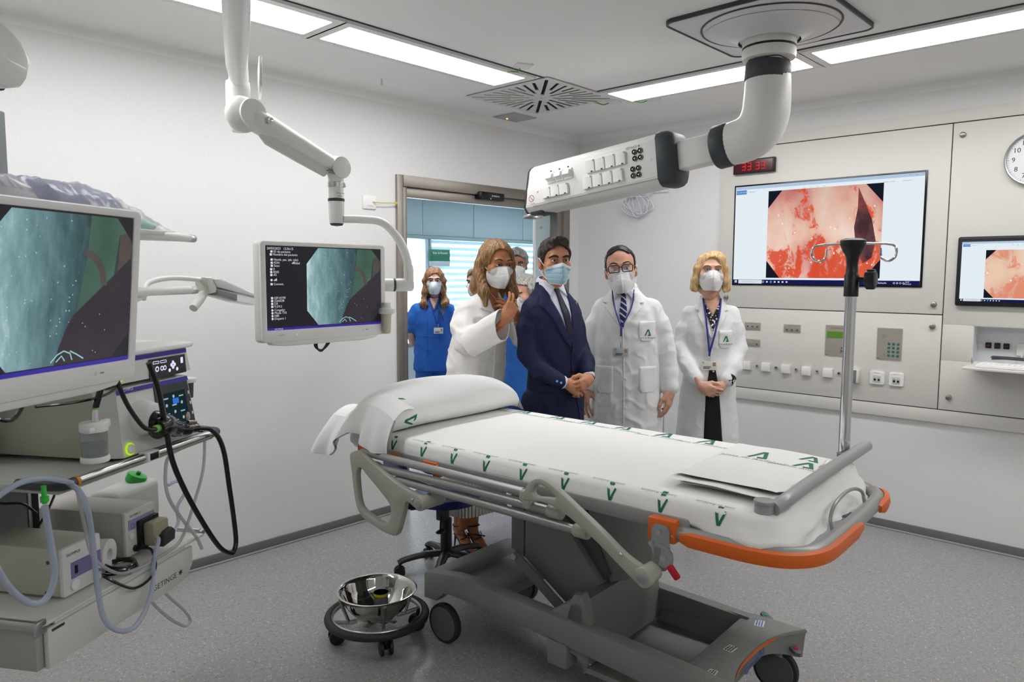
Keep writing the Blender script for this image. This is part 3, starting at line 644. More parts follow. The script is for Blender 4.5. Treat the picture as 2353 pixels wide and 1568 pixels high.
# castors
def wheel(u, v, ang=0, big=True):
    M0 = TR(u, v, 0, rz=ang); r = .088
    w = ob('castor', MB().lathe([(.0, -.012), (r - .01, -.016), (r - .002, -.013), (r, -.006), (r, .006), (r - .002, .013), (r - .01, .016), (0, .012)], M=M0 @ TR(.0, .0, r, rx=90), n=36), m_tyre, t)
    ob('castor_disc', MB().lathe([(0, .021), (r - .016, .018), (r - .012, .012)], M=M0 @ TR(0, 0, r, rx=90), n=32).lathe([(0, -.021), (r - .016, -.018), (r - .012, -.012)], M=M0 @ TR(0, 0, r, rx=90), n=32), m_wheel, w)
    ob('castor_fork', MB().cyl((-.055, .0, .12), (-.055, 0, .185), .032, n=18, bev=.004).cube((-.085, -.012, .05), (-.025, .03, .13), .012), m_bed2, w)
    ob('castor_ring', MB().cyl((-.055, 0, .184), (-.055, 0, .196), .033, n=18), mat('yellow_ring', 'd6d81a', .4), w)
wheel(.215, .135); wheel(.215, .68); wheel(1.47, .70); wheel(1.47, .135)
b = MB(); b.cube((.80, .10, .125), (.895, .18, .225), .01); ob('beam_box', b, m_bed, t)
b = MB()
for v in (.28, .34): b.prism([(.845, .14), (.85, .03), (.87, .02), (.885, .14)], .006, frame((0, v, 0), (1, 0, 0), (0, 0, 1)))
b.cyl((.86, .26, .032), (.86, .36, .032), .006, n=10).cyl((.86, .30, .06), (.95, .33, .04), .008, n=8); ob('steering_wheel_bracket', b, m_chrome, t)
def pedal(a, c, dot_a, dot_c, nm):
    a = Vector(a); c = Vector(c); d = (c - a).normalized(); L = (c - a).length; M0 = frame(a, d, Vector((0, 0, 1)).cross(d))
    o = ob(nm, MB().prism([(0, -.014), (.06, -.018), (.075, -.009), (L - .075, -.009), (L - .06, -.018), (L, -.014), (L + .012, 0), (L, .014), (L - .06, .018), (L - .075, .009), (.075, .009), (.06, .018), (0, .014), (-.012, 0)], .016, M0, bev=.003), mat('pedal_grey', '6c6e70', .5), t)
    for x, mm in ((.025, dot_a), (L - .025, dot_c)):
        if mm: ob('pedal_dot', MB().prism(circ(.010, 14), .002, M0 @ TR(x, 0, .009)), mm, o)
pedal((1.345, .885, .205), (1.565, .665, .195), m_tealp, m_red, 'brake_pedal'); pedal((1.36, .075, .185), (1.58, .05, .185), m_tealp, m_red, 'brake_pedal')
ob('steering_bar', MB().tube(spline([(1.43, .40, .10), (1.50, .40, .115), (1.56, .36, .125), (1.72, .25, .125)], 6), .018, 12, flat=.7), m_bed2, t)
# lift: slanted arms, upright plate and link
def uvpoly(pts, v0, v1, nm, m, bev=.004): return ob(nm, MB().prism(pts, v1 - v0, frame((0, (v0 + v1) / 2, 0), (1, 0, 0), (0, 0, 1)), bev=bev), m, t)
uvpoly([(.455, .44), (.455, .82), (.525, .82), (.525, .415)], .30, .312, 'upright_plate', m_bed2)
uvpoly([(.53, .415), (.53, .80), (.62, .80), (.69, .66), (.93, .39), (.90, .30), (.76, .27)], .30, .56, 'lift_arm', m_bed, .006)
uvpoly([(.78, .78), (.90, .78), (1.02, .44), (.93, .40)], .34, .60, 'lift_arm', m_bed, .006)
uvpoly([(.69, .70), (.78, .74), (.94, .44), (.90, .40)], .33, .57, 'lift_cylinder', m_dk)
ob('link_bar', MB().prism(rrect(.31, .045, .02), .010, TR(.64, .25, .36, rx=90) @ TR(rz=-33)), m_bed2, t)
ob('link_bolt', MB().cyl((.52, .235, .435), (.52, .26, .435), .014, n=8), m_zinc, t); ob('link_bolt', MB().cyl((.485, .285, .60), (.485, .31, .60), .012, n=8), m_zinc, t)
ob('control_box', MB().box((.91, .50, .545), (.09, .09, .085), .02, 3), mat('ivory_plastic', 'b9b3a2', .45), t)
# platform frame
b = MB()
for v in (-.005, .86): b.box((.63, v, .838), (1.62, .035, .05), .008)
for u in (-.16, .35, .9, 1.38): b.box((u, .43, .838), (.05, .86, .04), .006)
ob('platform_frame', b, m_tubeg, t)
ob('platform_deck', MB().box((.70, .43, .852), (1.90, .84, .012), .004), m_dk, t); ob('mattress', MB().box((.71, .432, .885), (1.88, .80, .05), .02), m_black, t)
loop = [(1.36, -.02, .815), (1.55, -.025, .815), (1.655, -.02, .815), (1.735, .01, .815), (1.785, .09, .815), (1.795, .25, .815), (1.795, .62, .815), (1.785, .78, .815), (1.735, .86, .815), (1.655, .885, .815), (1.36, .885, .815)]
ob('foot_rail', MB().tube(spline(loop, 6), .026, 12), m_tubeg, t)
def bumper(i0, i1, nm='bumper'):
    P = spline(loop, 6)[i0:i1]; c = Vector((1.4, .43, .815)); b = MB(); prof = [(-.004, -.023), (.012, -.019), (.017, 0), (.012, .019), (-.004, .023)]; vs = []; fs = []
    for i, q in enumerate(P):
        d = (P[min(i + 1, len(P) - 1)] - P[max(i - 1, 0)]).normalized(); o = d.cross(Vector((0, 0, 1)))
        e = .55 if i in (0, len(P) - 1) else 1
        for a, z in prof: vs.append(q + o * (.026 + a * e) + Vector((0, 0, z * e - .004)))
    n = 5
    for i in range(len(P) - 1):
        for j in range(n): fs.append([i * n + j, i * n + (j + 1) % n, (i + 1) * n + (j + 1) % n, (i + 1) * n + j])
    fs += [list(range(n)), [(len(P) - 1) * n + j for j in range(n)]]; return ob(nm, b.add(vs, fs), m_orange, t)
bumper(2, 34); bumper(37, 48)
for q in ((1.40, -.052, .812), (1.825, .70, .812)): ob('bumper_screw', MB().sphere(q, .005, 8, 6), m_chrome, t)
# head corner and side orange clips
for lo, hi in (((-.17, -.03, .82), (.11, .02, .853)), ((.25, -.03, .822), (.335, .01, .856)), ((.325, -.032, .795), (.345, .0, .85))): ob('orange_clip', MB().cube(lo, hi, .006), m_orange, t)
# near side rail: three tubes and two moulded arms
RV = -.085
def rail(pts, r=.0165): return MB().tube(spline(pts, 6), r, 12)
ob('rail_tube', rail([(-.075, RV, .838), (-.055, RV, .850), (.0, RV, .851), (.4, RV, .849), (.835, RV, .848)]), m_tubeg, t)
ob('rail_tube', rail([(.0, RV, .800), (.5, RV, .806), (.99, RV, .806)]), m_tubeg, t); ob('rail_tube', rail([(.12, RV, .770), (.6, RV, .766), (1.10, RV, .762)]), m_tubeg, t)
for u, z in ((.015, .80), (.135, .77), (.975, .806), (1.085, .763)): ob('rail_sleeve', MB().cyl((u - .03, RV, z), (u + .03, RV, z), .023, n=16, bev=.006), m_pgrey, t)
ob('rail_end_joint', MB().cyl((-.085, RV - .02, .832), (-.085, RV + .02, .832), .020, n=18, bev=.004), m_pgrey, t); ob('joint_bolt', MB().cyl((-.085, RV - .023, .832), (-.085, RV - .018, .832), .010, n=10), m_zinc, t)
ob('rail_end_joint', MB().box((.845, RV, .838), (.045, .034, .045), .01, 3).cyl((.86, RV - .02, .815), (.86, RV + .02, .815), .019, n=18, bev=.004), m_pgrey, t)
FV = lambda v: frame((0, v, 0), (1, 0, 0), (0, 0, 1))
def sm(pts, n=4): return [(p.x, p.y) for p in spline([(a, c, 0) for a, c in pts], n, True)]
outl = [(-.10, .835), (-.088, .76), (-.078, .69), (-.058, .62), (-.02, .580), (.06, .558), (.135, .545), (.19, .548), (.215, .585), (.24, .655), (.262, .705), (.31, .690), (.352, .692), (.372, .715), (.352, .742), (.30, .747), (.22, .765), (.13, .795), (.03, .835), (-.03, .862), (-.075, .858)]
hol = [(-.055, .765), (-.050, .69), (-.035, .63), (.0, .607), (.07, .590), (.115, .583), (.150, .595), (.165, .645), (.150, .680), (.09, .722), (.02, .765), (-.03, .795)]
ob('rail_arm', MB().prism(sm(outl), .030, FV(RV - .028), [sm(hol)], bev=.007), m_pgrey, t)
ob('arm_pivot', MB().cyl((.345, RV - .055, .716), (.345, -.01, .716), .029, n=24, bev=.006), m_pgrey, t); ob('pivot_cap', MB().cyl((.345, RV - .058, .716), (.345, RV - .052, .716), .018, n=20, bev=.002), m_zinc, t)
outl = [(.862, .835), (.868, .870), (.895, .908), (.935, .926), (.975, .918), (1.02, .897), (1.10, .850), (1.19, .797), (1.27, .745), (1.335, .718), (1.368, .702), (1.372, .672), (1.345, .652), (1.31, .668), (1.25, .706), (1.18, .752), (1.10, .797), (1.02, .832), (.95, .843), (.90, .838)]
hol = [(.905, .868), (.918, .896), (.945, .902), (.975, .892), (1.002, .876), (1.0, .866), (.96, .862), (.925, .858)]
ob('rail_arm', MB().prism(sm(outl), .030, FV(RV - .028), [sm(hol)], bev=.007), m_pgrey, t)
ob('arm_pivot', MB().cyl((1.344, RV - .050, .690), (1.344, RV + .03, .690), .030, n=24, bev=.006), m_pgrey, t); ob('pivot_cap', MB().cyl((1.344, RV - .053, .690), (1.344, RV - .048, .690), .020, n=20, bev=.002), m_zinc, t)
ob('arm_screw', MB().sphere((1.265, RV - .044, .742), .007, 10, 6), m_chrome, t)
ob('arm_screw', MB().sphere((.30, RV - .044, .722), .006, 10, 6), m_chrome, t)
# bracket with the red release
ob('bracket_block', MB().cube((1.315, -.055, .785), (1.41, .0, .858), .006), m_orange, t)
ob('bracket_plate', MB().prism([(p[0] + 1.365, p[1] + .80) for p in rrect(.062, .085, .02)], .006, FV(-.06)), m_zinc, t)
ob('bracket_plate', MB().prism(sm([(1.335, .785), (1.395, .775), (1.415, .745), (1.40, .715), (1.365, .715), (1.345, .745)]), .006, FV(-.066)), m_zinc, t)
ob('bracket_arm', MB().cyl((1.36, -.045, .77), (1.355, -.045, .695), .028, .024, n=16), m_bed2, t)
for u, z in ((1.365, .822), (1.34, .782), (1.385, .745)): ob('bracket_bolt', MB().cyl((u, -.078, z), (u, -.06, z), .009, n=6), m_chrome, t)
ob('release_grip', MB().box((0, 0, 0), (.05, .014, .024), .006, M=TR(1.415, -.066, .705, ry=48)), m_red, t)
# push handle posts, bar, hanger wire
ob('handle_post', MB().cyl((1.645, .055, .77), (1.645, .055, .86), .021, n=16).cyl((1.645, .055, .845), (1.645, .055, .862), .030, n=20, bev=.003).cyl((1.645, .055, .872), (1.645, .055, .945), .029, n=20).cyl((1.645, .055, .940), (1.645, .055, .952), .032, n=22, bev=.003), mat('post_grey', '9a9c99', .45), t)
ob('handle_post', MB().cyl((1.645, .85, .77), (1.645, .85, .945), .026, n=18), mat('post_grey2', '6d6f70', .45), t)
ob('push_bar', MB().tube(spline([(1.672, .055, .930), (1.688, .13, .945), (1.69, .30, .953), (1.69, .60, .957), (1.69, .93, .958), (1.688, 1.0, .955)], 6), [.022] * 29 + [.019, .010], 14), mat('handle_grey', 'a3a5a4', .3, .2), t)
ob('hanger_wire', MB().tube(spline([(1.775, .29, .815), (1.765, .295, .86), (1.765, .34, .895), (1.765, .45, .908), (1.765, .56, .895), (1.77, .63, .868), (1.775, .645, .83)], 6), .006, 8), m_tubeg, t)
# ---------------------------------------------------------------- sheet on the mattress
ZT = .920
def wob(x, y, s, k): return noise.noise(Vector((x * s, y * s, k)))
nu, nv = 96, 44; u0, u1, v0, v1 = -.28, 1.70, .0, .868; rc = .07
def foot(a, c):
    u = u0 + (u1 - u0) * a; v = v0 + (v1 - v0) * c; return u, v
vs = []; fs = []; idx = {}
for i in range(nu):
    for j in range(nv):
        u, v = foot(i / (nu - 1), j / (nv - 1))
        # round the plan corners, dome slightly
        for cu, cv, su, sv in ((u1, v0, 1, -1), (u1, v1, 1, 1), (u0, v0, -1, -1), (u0, v1, -1, 1)):
            du = (u - (cu - su * rc)) * su; dv = (v - (cv - sv * rc)) * sv
            if du > 0 and dv > 0:
                m = max(du, dv); L = math.hypot(du, dv); k = m / L; u = cu - su * rc + su * du * k; v = cv - sv * rc + sv * dv * k
        ed = min(u - u0, u1 - u, v - v0, v1 - v); z = ZT - .012 * max(0, 1 - ed / .03) ** 2 + .0022 * wob(u, v, 5, .3) - .0035 * max(0., (u - .9)) - .003 * abs(math.sin(9 * v)) * max(0, 1 - abs(u - .5))
        if u > 1.55: z -= .10 * (u - 1.55) ** 1.5
        vs.append(Vector((u, v, z)))
for i in range(nu - 1):
    for j in range(nv - 1): fs.append([i * nv + j, (i + 1) * nv + j, (i + 1) * nv + j + 1, i * nv + j + 1])
per = [i * nv for i in range(nu)] + [(nu - 1) * nv + j for j in range(1, nv)] + [i * nv + nv - 1 for i in range(nu - 2, -1, -1)] + [j for j in range(nv - 2, 0, -1)]
cen = Vector((.7, .43, 0)); last = per; prev = [vs[i].copy() for i in per]; NP = len(per); arcl = [0.]
for i in range(1, NP): arcl.append(arcl[-1] + (prev[i] - prev[i - 1]).length)
for k in range(1, 9):
    f = k / 8; ring = []
    for i in range(NP):
        q = prev[i]; a = prev[(i - 1) % NP]; c = prev[(i + 1) % NP]; d = (c - a); o = Vector((d.y, -d.x, 0)).normalized()
        s = arcl[i]; ft = max(0., min(1., (q.x - 1.45) / .2)); drop = .072 + .012 * wob(s, .5, 3, 9) + .012 * ft + (.02 if q.y > .8 else 0) + (.012 if abs(q.x - 1.53) < .05 and q.y < .2 else 0)
        bulge = .016 * math.sin(f * 2.2) + .006 * wob(s, f, 8, 2) * f + ft * (.016 * wob(s, f * 2.5, 12, 5) * f + .05 * f * f)
        if f > .85: bulge -= .012
        vs.append(Vector((q.x, q.y, q.z)) + o * bulge + Vector((0, 0, -drop * f)))
        ring.append(len(vs) - 1)
    for i in range(NP): fs.append([last[i], last[(i + 1) % NP], ring[(i + 1) % NP], ring[i]])
    last = ring
m_sheet = mat('white_cotton_sheet', 'efefec', .85, spec=.15, bump=.12, bscale=700)
sheet = ob('fitted_sheet', MB().add(vs, fs), m_sheet, None, M=BEDM, label='white sheet with green emblems fitted over the stretcher mattress', cat='sheet', smooth=180)
sbvh = BVHTree.FromPolygons([v.co.copy() for v in sheet.data.vertices], [list(p.vertices) for p in sheet.data.polygons])
A_POLY = [(-.5, -.5), (-.10, .5), (.14, .5), (.5, -.5), (.02, -.5), (-.06, -.33), (.24, -.33), (.02, .28), (-.34, -.5)]
def decal(mb, shape, M, bvh, off=.0012, cuts=2, far=.3):
    bm = bmesh.new(); vv = [bm.verts.new(v) for v in shape.v]
    for f in shape.f:
        try: bm.faces.new([vv[i] for i in f])
        except ValueError: pass
    if cuts: bmesh.ops.subdivide_edges(bm, edges=list(bm.edges), cuts=cuts, use_grid_fill=True)
    dz = -(M.to_3x3() @ Vector((0, 0, 1))).normalized(); ok = {}; vs = []; bm.verts.index_update()
    for v in bm.verts:
        o = M @ Vector((v.co.x, v.co.y, 0)) - dz * far * .5; h = bvh.ray_cast(o, dz, far)
        if h[0] is not None:
            n = h[1] if h[1].dot(dz) < 0 else -h[1]; ok[v.index] = len(vs); vs.append(h[0] + n * off)
    fs = [[ok[v.index] for v in f.verts] for f in bm.faces if all(v.index in ok for v in f.verts)]; bm.free(); mb.add(vs, fs)
m_green = mat('emblem_green', '14724e', .7); m_greyink = mat('emblem_grey_text', '9a9d9a', .8)
def emblem(par, M, bvh, w, h, txt=True, ty=None, tsx=1., tsz=None, far=.3):
    s = MB().prism([(x * w, y * h) for x, y in A_POLY], 0); g = MB(); decal(g, s, M, bvh, far=far)
    if g.f: ob('emblem', g, m_green, par, recalc=False)
    if txt:
        s = MB().text('Junta de Andalucía', tsz or h * .33, sx=tsx); g = MB(); decal(g, s, M @ TR(0, -h * .72 if ty is None else ty, 0), bvh, cuts=0, far=far)
        if g.f: ob('emblem_text', g, m_greyink, par, recalc=False)
for u in (.053, .235, .411, .585, .768, .957, 1.149, 1.339, 1.534):
    emblem(sheet, frame((u, -.01, .893), (-1, 0, 0), (0, 0, -1)), sbvh, .047, .056, False)
    s = MB().text('Junta de Andalucía', .017); g = MB(); decal(g, s, frame((u - .03, .022, .92), (-1, 0, 0), (0, -1, 0)), sbvh, cuts=0)
    if u > .1: ob('emblem_text', g, m_greyink, sheet, recalc=False)
for u, v in ((-.078, .83), (.114, .83), (.327, .83), (.513, .828), (.705, .822), (.918, .806), (1.121, .798)): emblem(sheet, frame((u, v, .93), (1, 0, 0), (0, 1, 0)), sbvh, .075, .085, tsz=.03)
# folded sheet at the foot
FW, FL = .36, .60
def fold_layer(z0, th, du, dv, seed):
    def fn(a, c):
        an = 2 * math.pi * a; u = 1.29 + du + (FW + .02 * wob(c * 3, seed, 2, 1)) * (.5 + .5 * math.copysign(abs(math.cos(an)) ** .35, math.cos(an)))
        v = .10 + dv + FL * c + (.03 * (u - 1.3)); cap = math.sqrt(max(0., 1 - abs(2 * c - 1) ** 14)); z = z0 + th * .5 * (1 + math.copysign(abs(math.sin(an)) ** .8, math.sin(an)) * cap) + .008 * wob(u * 3 + seed, v * 3, 3, seed) * (1 - .6 * c) + (.012 * max(0, 1 - c * 5))
        z -= .11 * max(0, u - 1.52) ** 1.4
        return (u + .015 * math.sin(2.2 * c + seed), v - .04 * (u - 1.3) * (1 if c < .1 else 1), z)
    return fn
b = MB(); b.grid(fold_layer(.919, .010, .03, .02, 1.3), 40, 30, wrapu=True).grid(fold_layer(.929, .012, .015, .005, 4.1), 40, 30, wrapu=True).grid(fold_layer(.941, .012, -.01, .04, 7.7), 40, 30, wrapu=True)
fsh = ob('folded_sheet', b, m_sheet, None, M=BEDM, label='folded white sheet with green emblems lying at the foot of the stretcher', cat='sheet', smooth=180)
fbvh = BVHTree.FromPolygons([v.co.copy() for v in fsh.data.vertices], [list(p.vertices) for p in fsh.data.polygons])
emblem(fsh, frame((1.43, .58, .96), (1, 0, 0), (.06, 1, 0)), fbvh, .075, .095, tsz=.034); emblem(fsh, frame((1.585, .66, .96), (1, 0, 0), (.06, 1, 0)), fbvh, .07, .07, False); emblem(fsh, frame((1.60, .56, .96), (1, 0, 0), (.06, 1, 0)), fbvh, .075, .08, tsz=.03)
# pillow (bolster across the head) with its case hanging open on the near side
def pill(a, c):
    # a around, c along v
    v = -.05 + .93 * c; an = 2 * math.pi * a
    w = (1 - abs(2 * c - 1) ** 5) ** .5; w = max(w, .06)
    ru = .165 * (.55 + .45 * w); rz_ = .092 * w * (1.06 - .25 * (c - .5) ** 2) + .004
    cu = -.085 - .03 * math.sin(c * 3); cs, sn = math.cos(an), math.sin(an)
    u = cu + ru * math.copysign(abs(cs) ** .9, cs); z = .922 + .094 * w * 1.0 + rz_ * math.copysign(abs(sn) ** .9, sn)
    n = .006 * noise.noise(Vector((u * 7, v * 5, z * 7))) + .004 * math.sin(10 * v + 14 * a)
    return (u + n, v, max(z + n, .921))
m_case = mat('pillowcase_cotton', 'f1f1ef', .85, spec=.15, bump=.1, bscale=600)
pw = ob('pillow', MB().grid(pill, 48, 40, wrapu=True), m_case, None, M=BEDM, label='white pillow with green emblems at the head of the stretcher', cat='pillow', smooth=180)
def flap(a, c):
    # a along u (front to head), c down
    u = .085 - .42 * a; top = .975 + .075 * math.sin(math.pi * min(1, a * 1.15 + .1)); dro = (.13 + .03 * math.sin(a * 9) + .02 * a) * c
    w = .018 * math.sin(16 * a + 1) * c + .010 * math.sin(37 * a) * c
    return (u - .04 * c * (a - .35) * 1.6, -.035 - .075 * math.sin(c * 1.4) + w, top - dro)
def flap2(a, c): p = flap(a, c); return (p[0], p[1] + .012, p[2] - .003)
ob('pillowcase_flap', MB().grid(flap, 50, 16).grid(flap2, 50, 16), m_case, pw, smooth=180)
def cap_(a, c):
    p = Vector(flap(a, 0)); v = Vector((-.085 + (p.x + .085) * .9, .10, p.z + .03)); return tuple(p.lerp(v, c) + Vector((0, 0, .02 * math.sin(c * math.pi))))
ob('pillowcase_shoulder', MB().grid(cap_, 50, 8), m_case, pw, smooth=180)
def endf(a, c): return (.03 - .26 * a, .86 + .05 * c + .02 * math.sin(8 * a) * c, 1.0 - .075 * c - .05 * abs(a - .4))
ob('pillowcase_end', MB().grid(endf, 24, 8).grid(lambda a, c: (endf(a, c)[0], endf(a, c)[1] - .01, endf(a, c)[2]), 24, 8), m_case, pw, smooth=180)
pb = BVHTree.FromPolygons([v.co.copy() for v in pw.data.vertices], [list(p.vertices) for p in pw.data.polygons])
for M0, w in ((frame((.06, .10, 1.06), (0, .3, 1), (-.7, .5, .1)), .05), (frame((.075, .085, .965), (-.55, -.1, -1), (0, 1, 0)) @ TR(rz=180), .06), (frame((-.17, .03, 1.1), (.2, -1, 0), (-1, -.2, .2)), .06), (frame((.02, .80, 1.07), (0, .3, 1), (-.7, .5, .1)), .06), (frame((.06, .83, 1.0), (0, .3, 1), (-.7, .5, .1)), .05)):
    emblem(pw, M0, pb, w, w * 1.1, False, far=.4)
for v in (.125, .755):
    s = MB().text('Junta de Andalucía Andalucía', .023); g = MB(); decal(g, s, frame((.06, v, 1.0), (0.55, 0, -1), (0, -1, 0)) @ TR(rz=180), pb, cuts=0, far=.5); ob('emblem_text', g, mat('emblem_dark_text', '4d6a5c', .8), pw, recalc=False)
# ---------------------------------------------------------------- drip pole
t = thing('drip_pole', 'chrome drip pole with wire hooks at the far foot corner of the stretcher', 'pole', M=BEDM @ TR(1.634, .885, .70))
ob('pole', MB().cyl((0, 0, 0), (0, 0, .93), .0205, n=20), m_chrome, t); ob('socket_sleeve', MB().cyl((0, 0, .04), (0, 0, .17), .027, n=18, bev=.003), m_bed2, t)
ob('collar', MB().lathe([(.0, .84), (.026, .84), (.026, .92), (.022, .925), (.020, .96), (.024, .99), (.036, 1.01), (.046, 1.035), (.046, 1.05), (.03, 1.058), (0, 1.058)], n=24), m_black, t)
ob('clamp_knob', MB().cyl((.02, -.0, .905), (.05, -.0, .905), .010, n=10).cyl((.048, 0, .905), (.085, 0, .905), .034, n=10, bev=.006).box((.067, 0, .905), (.03, .02, .075), .004), m_black, t)
for s in (-1, 1): ob('hook', MB().tube(spline([(s * .03, 0, 1.038), (s * .085, 0, 1.036), (s * .115, 0, 1.035), (s * .145, -.0, 1.025), (s * .147, 0, .99), (s * .125, 0, .973), (s * .10, -.0, .985), (s * .095, .0, 1.02)], 6), .0045, 8), m_chrome, t)
# ---------------------------------------------------------------- kick bowl on its wheeled ring
t = thing('bowl_stand', 'round wheeled stand with a black bumper ring under the steel bowl', 'stand', (-3.105, -1.325, 0), 20)
ob('bumper_ring', MB().tube([(.215 * math.cos(a), .215 * math.sin(a), .10) for a in [2 * math.pi * i / 56 for i in range(56)]], .017, 10, True), m_tyre, t)
ob('inner_ring', MB().tube([(.196 * math.cos(a), .196 * math.sin(a), .104) for a in [2 * math.pi * i / 56 for i in range(56)]], .006, 8, True, flat=2), m_alu, t)
for k in range(4):
    a = R(45 + 90 * k); c, s = math.cos(a), math.sin(a)
    ob('spoke', MB().tube([(.195 * c, .195 * s, .10), (.12 * c, .12 * s, .085), (.09 * c, .09 * s, .085)], .006, 8, flat=1.6).tube([(.125 * c, .125 * s, .085), (.148 * c, .148 * s, .15), (.165 * c, .165 * s, .205)], .006, 8, flat=1.6), m_alu, t)
    o = ob('castor', MB().cyl((.18 * c - .012 * s, .18 * s + .012 * c, .036), (.18 * c - .028 * s, .18 * s + .028 * c, .036), .034, n=18, bev=.005).cyl((.18 * c + .012 * s, .18 * s - .012 * c, .036), (.18 * c + .028 * s, .18 * s - .028 * c, .036), .034, n=18, bev=.005), m_black, t)
    ob('castor_stem', MB().cyl((.18 * c, .18 * s, .03), (.19 * c, .19 * s, .10), .010, n=10).box((.18 * c, .18 * s, .05), (.03, .03, .04), .008), m_black, o)
ob('cross_bar', MB().box((0, 0, .082), (.19, .022, .004)).box((0, 0, .082), (.022, .19, .004)), m_alu, t)
prof = [(0, .006), (.06, .008), (.095, .022), (.122, .05), (.146, .085), (.156, .118), (.160, .125), (.172, .128), (.178, .134), (.172, .137), (.162, .132), (.152, .118), (.142, .085), (.118, .052), (.092, .026), (.06, .013), (0, .011)]
ob('bowl', MB().lathe(prof, n=64, closed=False), mat('polished_steel', 'cdccc6', .06, 1.), None, M=TR(-3.105, -1.325, .085), label='polished steel bowl sitting in the wheeled black-ringed stand', cat='bowl', smooth=60)
# ---------------------------------------------------------------- swivel stool behind the stretcher
t = thing('swivel_stool', 'blue swivel stool with a black five-star base behind the stretcher', 'stool', (-2.43, -1.03, 0), 10)
m_navy = mat('navy_vinyl', '22306e', .45)
ob('seat', MB().lathe([(0, .465), (.14, .462), (.175, .45), (.187, .43), (.18, .41), (.15, .40), (0, .40)], n=40), m_navy, t)
ob('seat_pan', MB().lathe([(0, .402), (.09, .40), (.09, .385), (0, .385)]).box((-.07, -.03, .36), (.05, .05, .07), .008), m_black, t)
ob('column', MB().cyl((0, 0, .10), (0, 0, .31), .031, n=20).cyl((0, 0, .31), (0, 0, .40), .017, n=16), m_black, t)
ob('lever', MB().tube(spline([(-.06, -.02, .37), (-.12, -.06, .335), (-.16, -.09, .315)], 5), .005, 8).sphere((-.175, -.105, .308), (.035, .02, .010), M=I4), m_black, t)
for k in range(5):
    a = R(72 * k + 62); c, s = math.cos(a), math.sin(a)
    o = ob('base_leg', MB().tube(spline([(.02 * c, .02 * s, .12), (.12 * c, .12 * s, .115), (.22 * c, .22 * s, .095), (.255 * c, .255 * s, .078)], 5), [.026] * 6 + [.022] * 10, 10, flat=.7), m_black, t)
    ob('castor', MB().cyl((.25 * c - .008 * s, .25 * s + .008 * c, .031), (.25 * c - .024 * s, .25 * s + .024 * c, .031), .030, n=16, bev=.004).cyl((.25 * c + .008 * s, .25 * s - .008 * c, .031), (.25 * c + .024 * s, .25 * s - .024 * c, .031), .030, n=16, bev=.004).box((.25 * c, .25 * s, .052), (.03, .03, .03), .01), m_black, o)
ob('back_stem', MB().tube(spline([(-.08, .06, .39), (-.17, .11, .40), (-.215, .14, .46), (-.215, .14, .60)], 6), [.016 + .004 * (i % 2) for i in range(19)], 12), m_black, t)
ob('backrest', MB().box((0, 0, 0), (.05, .32, .20), .022, 3, M=TR(-.235, .15, .67, rz=-32)), m_navy, t)
# bag hanger wire under the head end
ob('wire_rack', MB().tube(spline([(-.05, .30, .82), (-.02, .28, .74), (.03, .26, .66), (.05, .26, .60), (.10, .27, .59), (.14, .3, .62)], 5), .005, 6).tube(spline([(.02, .18, .82), (.02, .18, .74), (.08, .2, .72), (.2, .22, .78)], 5), .004, 6), m_bed2, bpy.data.objects['stretcher'])
# ---------------------------------------------------------------- service pendant (right)
m_pw = mat('pendant_white', 'e3e2dd', .42, bump=.02, bscale=300); m_pdk = mat('pendant_dark_band', '3b4045', .5); m_plid = mat('pendant_cover', 'd5d6d6', .45)
t = thing('service_pendant', 'white ceiling pendant arm with a long socket head and dark bands', 'pendant', (-1.68, -2.41, H))
t.rotation_euler = (0, 0, 0); PT = Matrix.Translation((1.68, 2.41, -H))
def pob(nm, b, m, par=None, **k):
    for i, v in enumerate(b.v): b.v[i] = PT @ v
    return ob(nm, b, m, par or t, **k)
M0 = TR(-1.68, -2.41, H)
pob('ceiling_plate', MB().prism(rrect(.70, .68, .05), .016, M0 @ TR(0, 0, -.008), bev=.003), m_plid)
pob('plate_seal', MB().prism(rrect(.716, .696, .055), .02, M0 @ TR(0, 0, -.009), [rrect(.70, .68, .05)]), m_pdk)
pob('round_seal', MB().lathe([(.298, -.017), (.300, -.021), (.306, -.021), (.308, -.017)], n=72, M=M0), m_pdk)
pob('cover_seam', MB().box((0, 0, 0), (.20, .002, .002), M=TR(-1.72, -2.2, H - .0175, rz=70)), m_pdk)
CX_, CY_ = -1.603, -2.374
M1 = TR(CX_, CY_, 0)
pob('cable_cone', MB().lathe([(.30, H - .018), (.20, H - .022), (.15, H - .045), (.14, H - .06)], n=48, M=M1), m_plid)
pob('flange', MB().lathe([(.12, H - .03), (.132, H - .035), (.132, H - .05), (.122, H - .055), (.120, H - .085), (.116, H - .087), (.116, H - .094), (.120, H - .096), (.122, H - .12), (.118, H - .14), (.09, H - .145), (0, H - .145)], n=48, M=M1), m_pw)
pob('flange_seal', MB().lathe([(.117, H - .085), (.121, H - .087), (.121, H - .094), (.117, H - .096)], n=48, M=M1), m_black)
pob('column', MB().prism(rrect(.150, .150, .035), .22, M1 @ TR(0, 0, 2.56), bev=.002), m_pw)
pob('column_seal', MB().prism(rrect(.158, .158, .038), .008, M1 @ TR(0, 0, 2.618)), m_black)
Rr = Vector((-1.631, -1.888, 2.213)); Lf = Vector((-1.651, -.985, 2.112)); ax = (Rr - Lf).normalized()
path = [(CX_, CY_, 2.575), (CX_, CY_, 2.52), (CX_, CY_ + .002, 2.44), (CX_ - .002, CY_ + .008, 2.37), (CX_ - .004, CY_ + .035, 2.31), (CX_ - .008, CY_ + .085, 2.272), (CX_ - .012, CY_ + .15, 2.256), (CX_ - .016, CY_ + .20, 2.248)]
pp = spline(path, 5); k = len(pp)
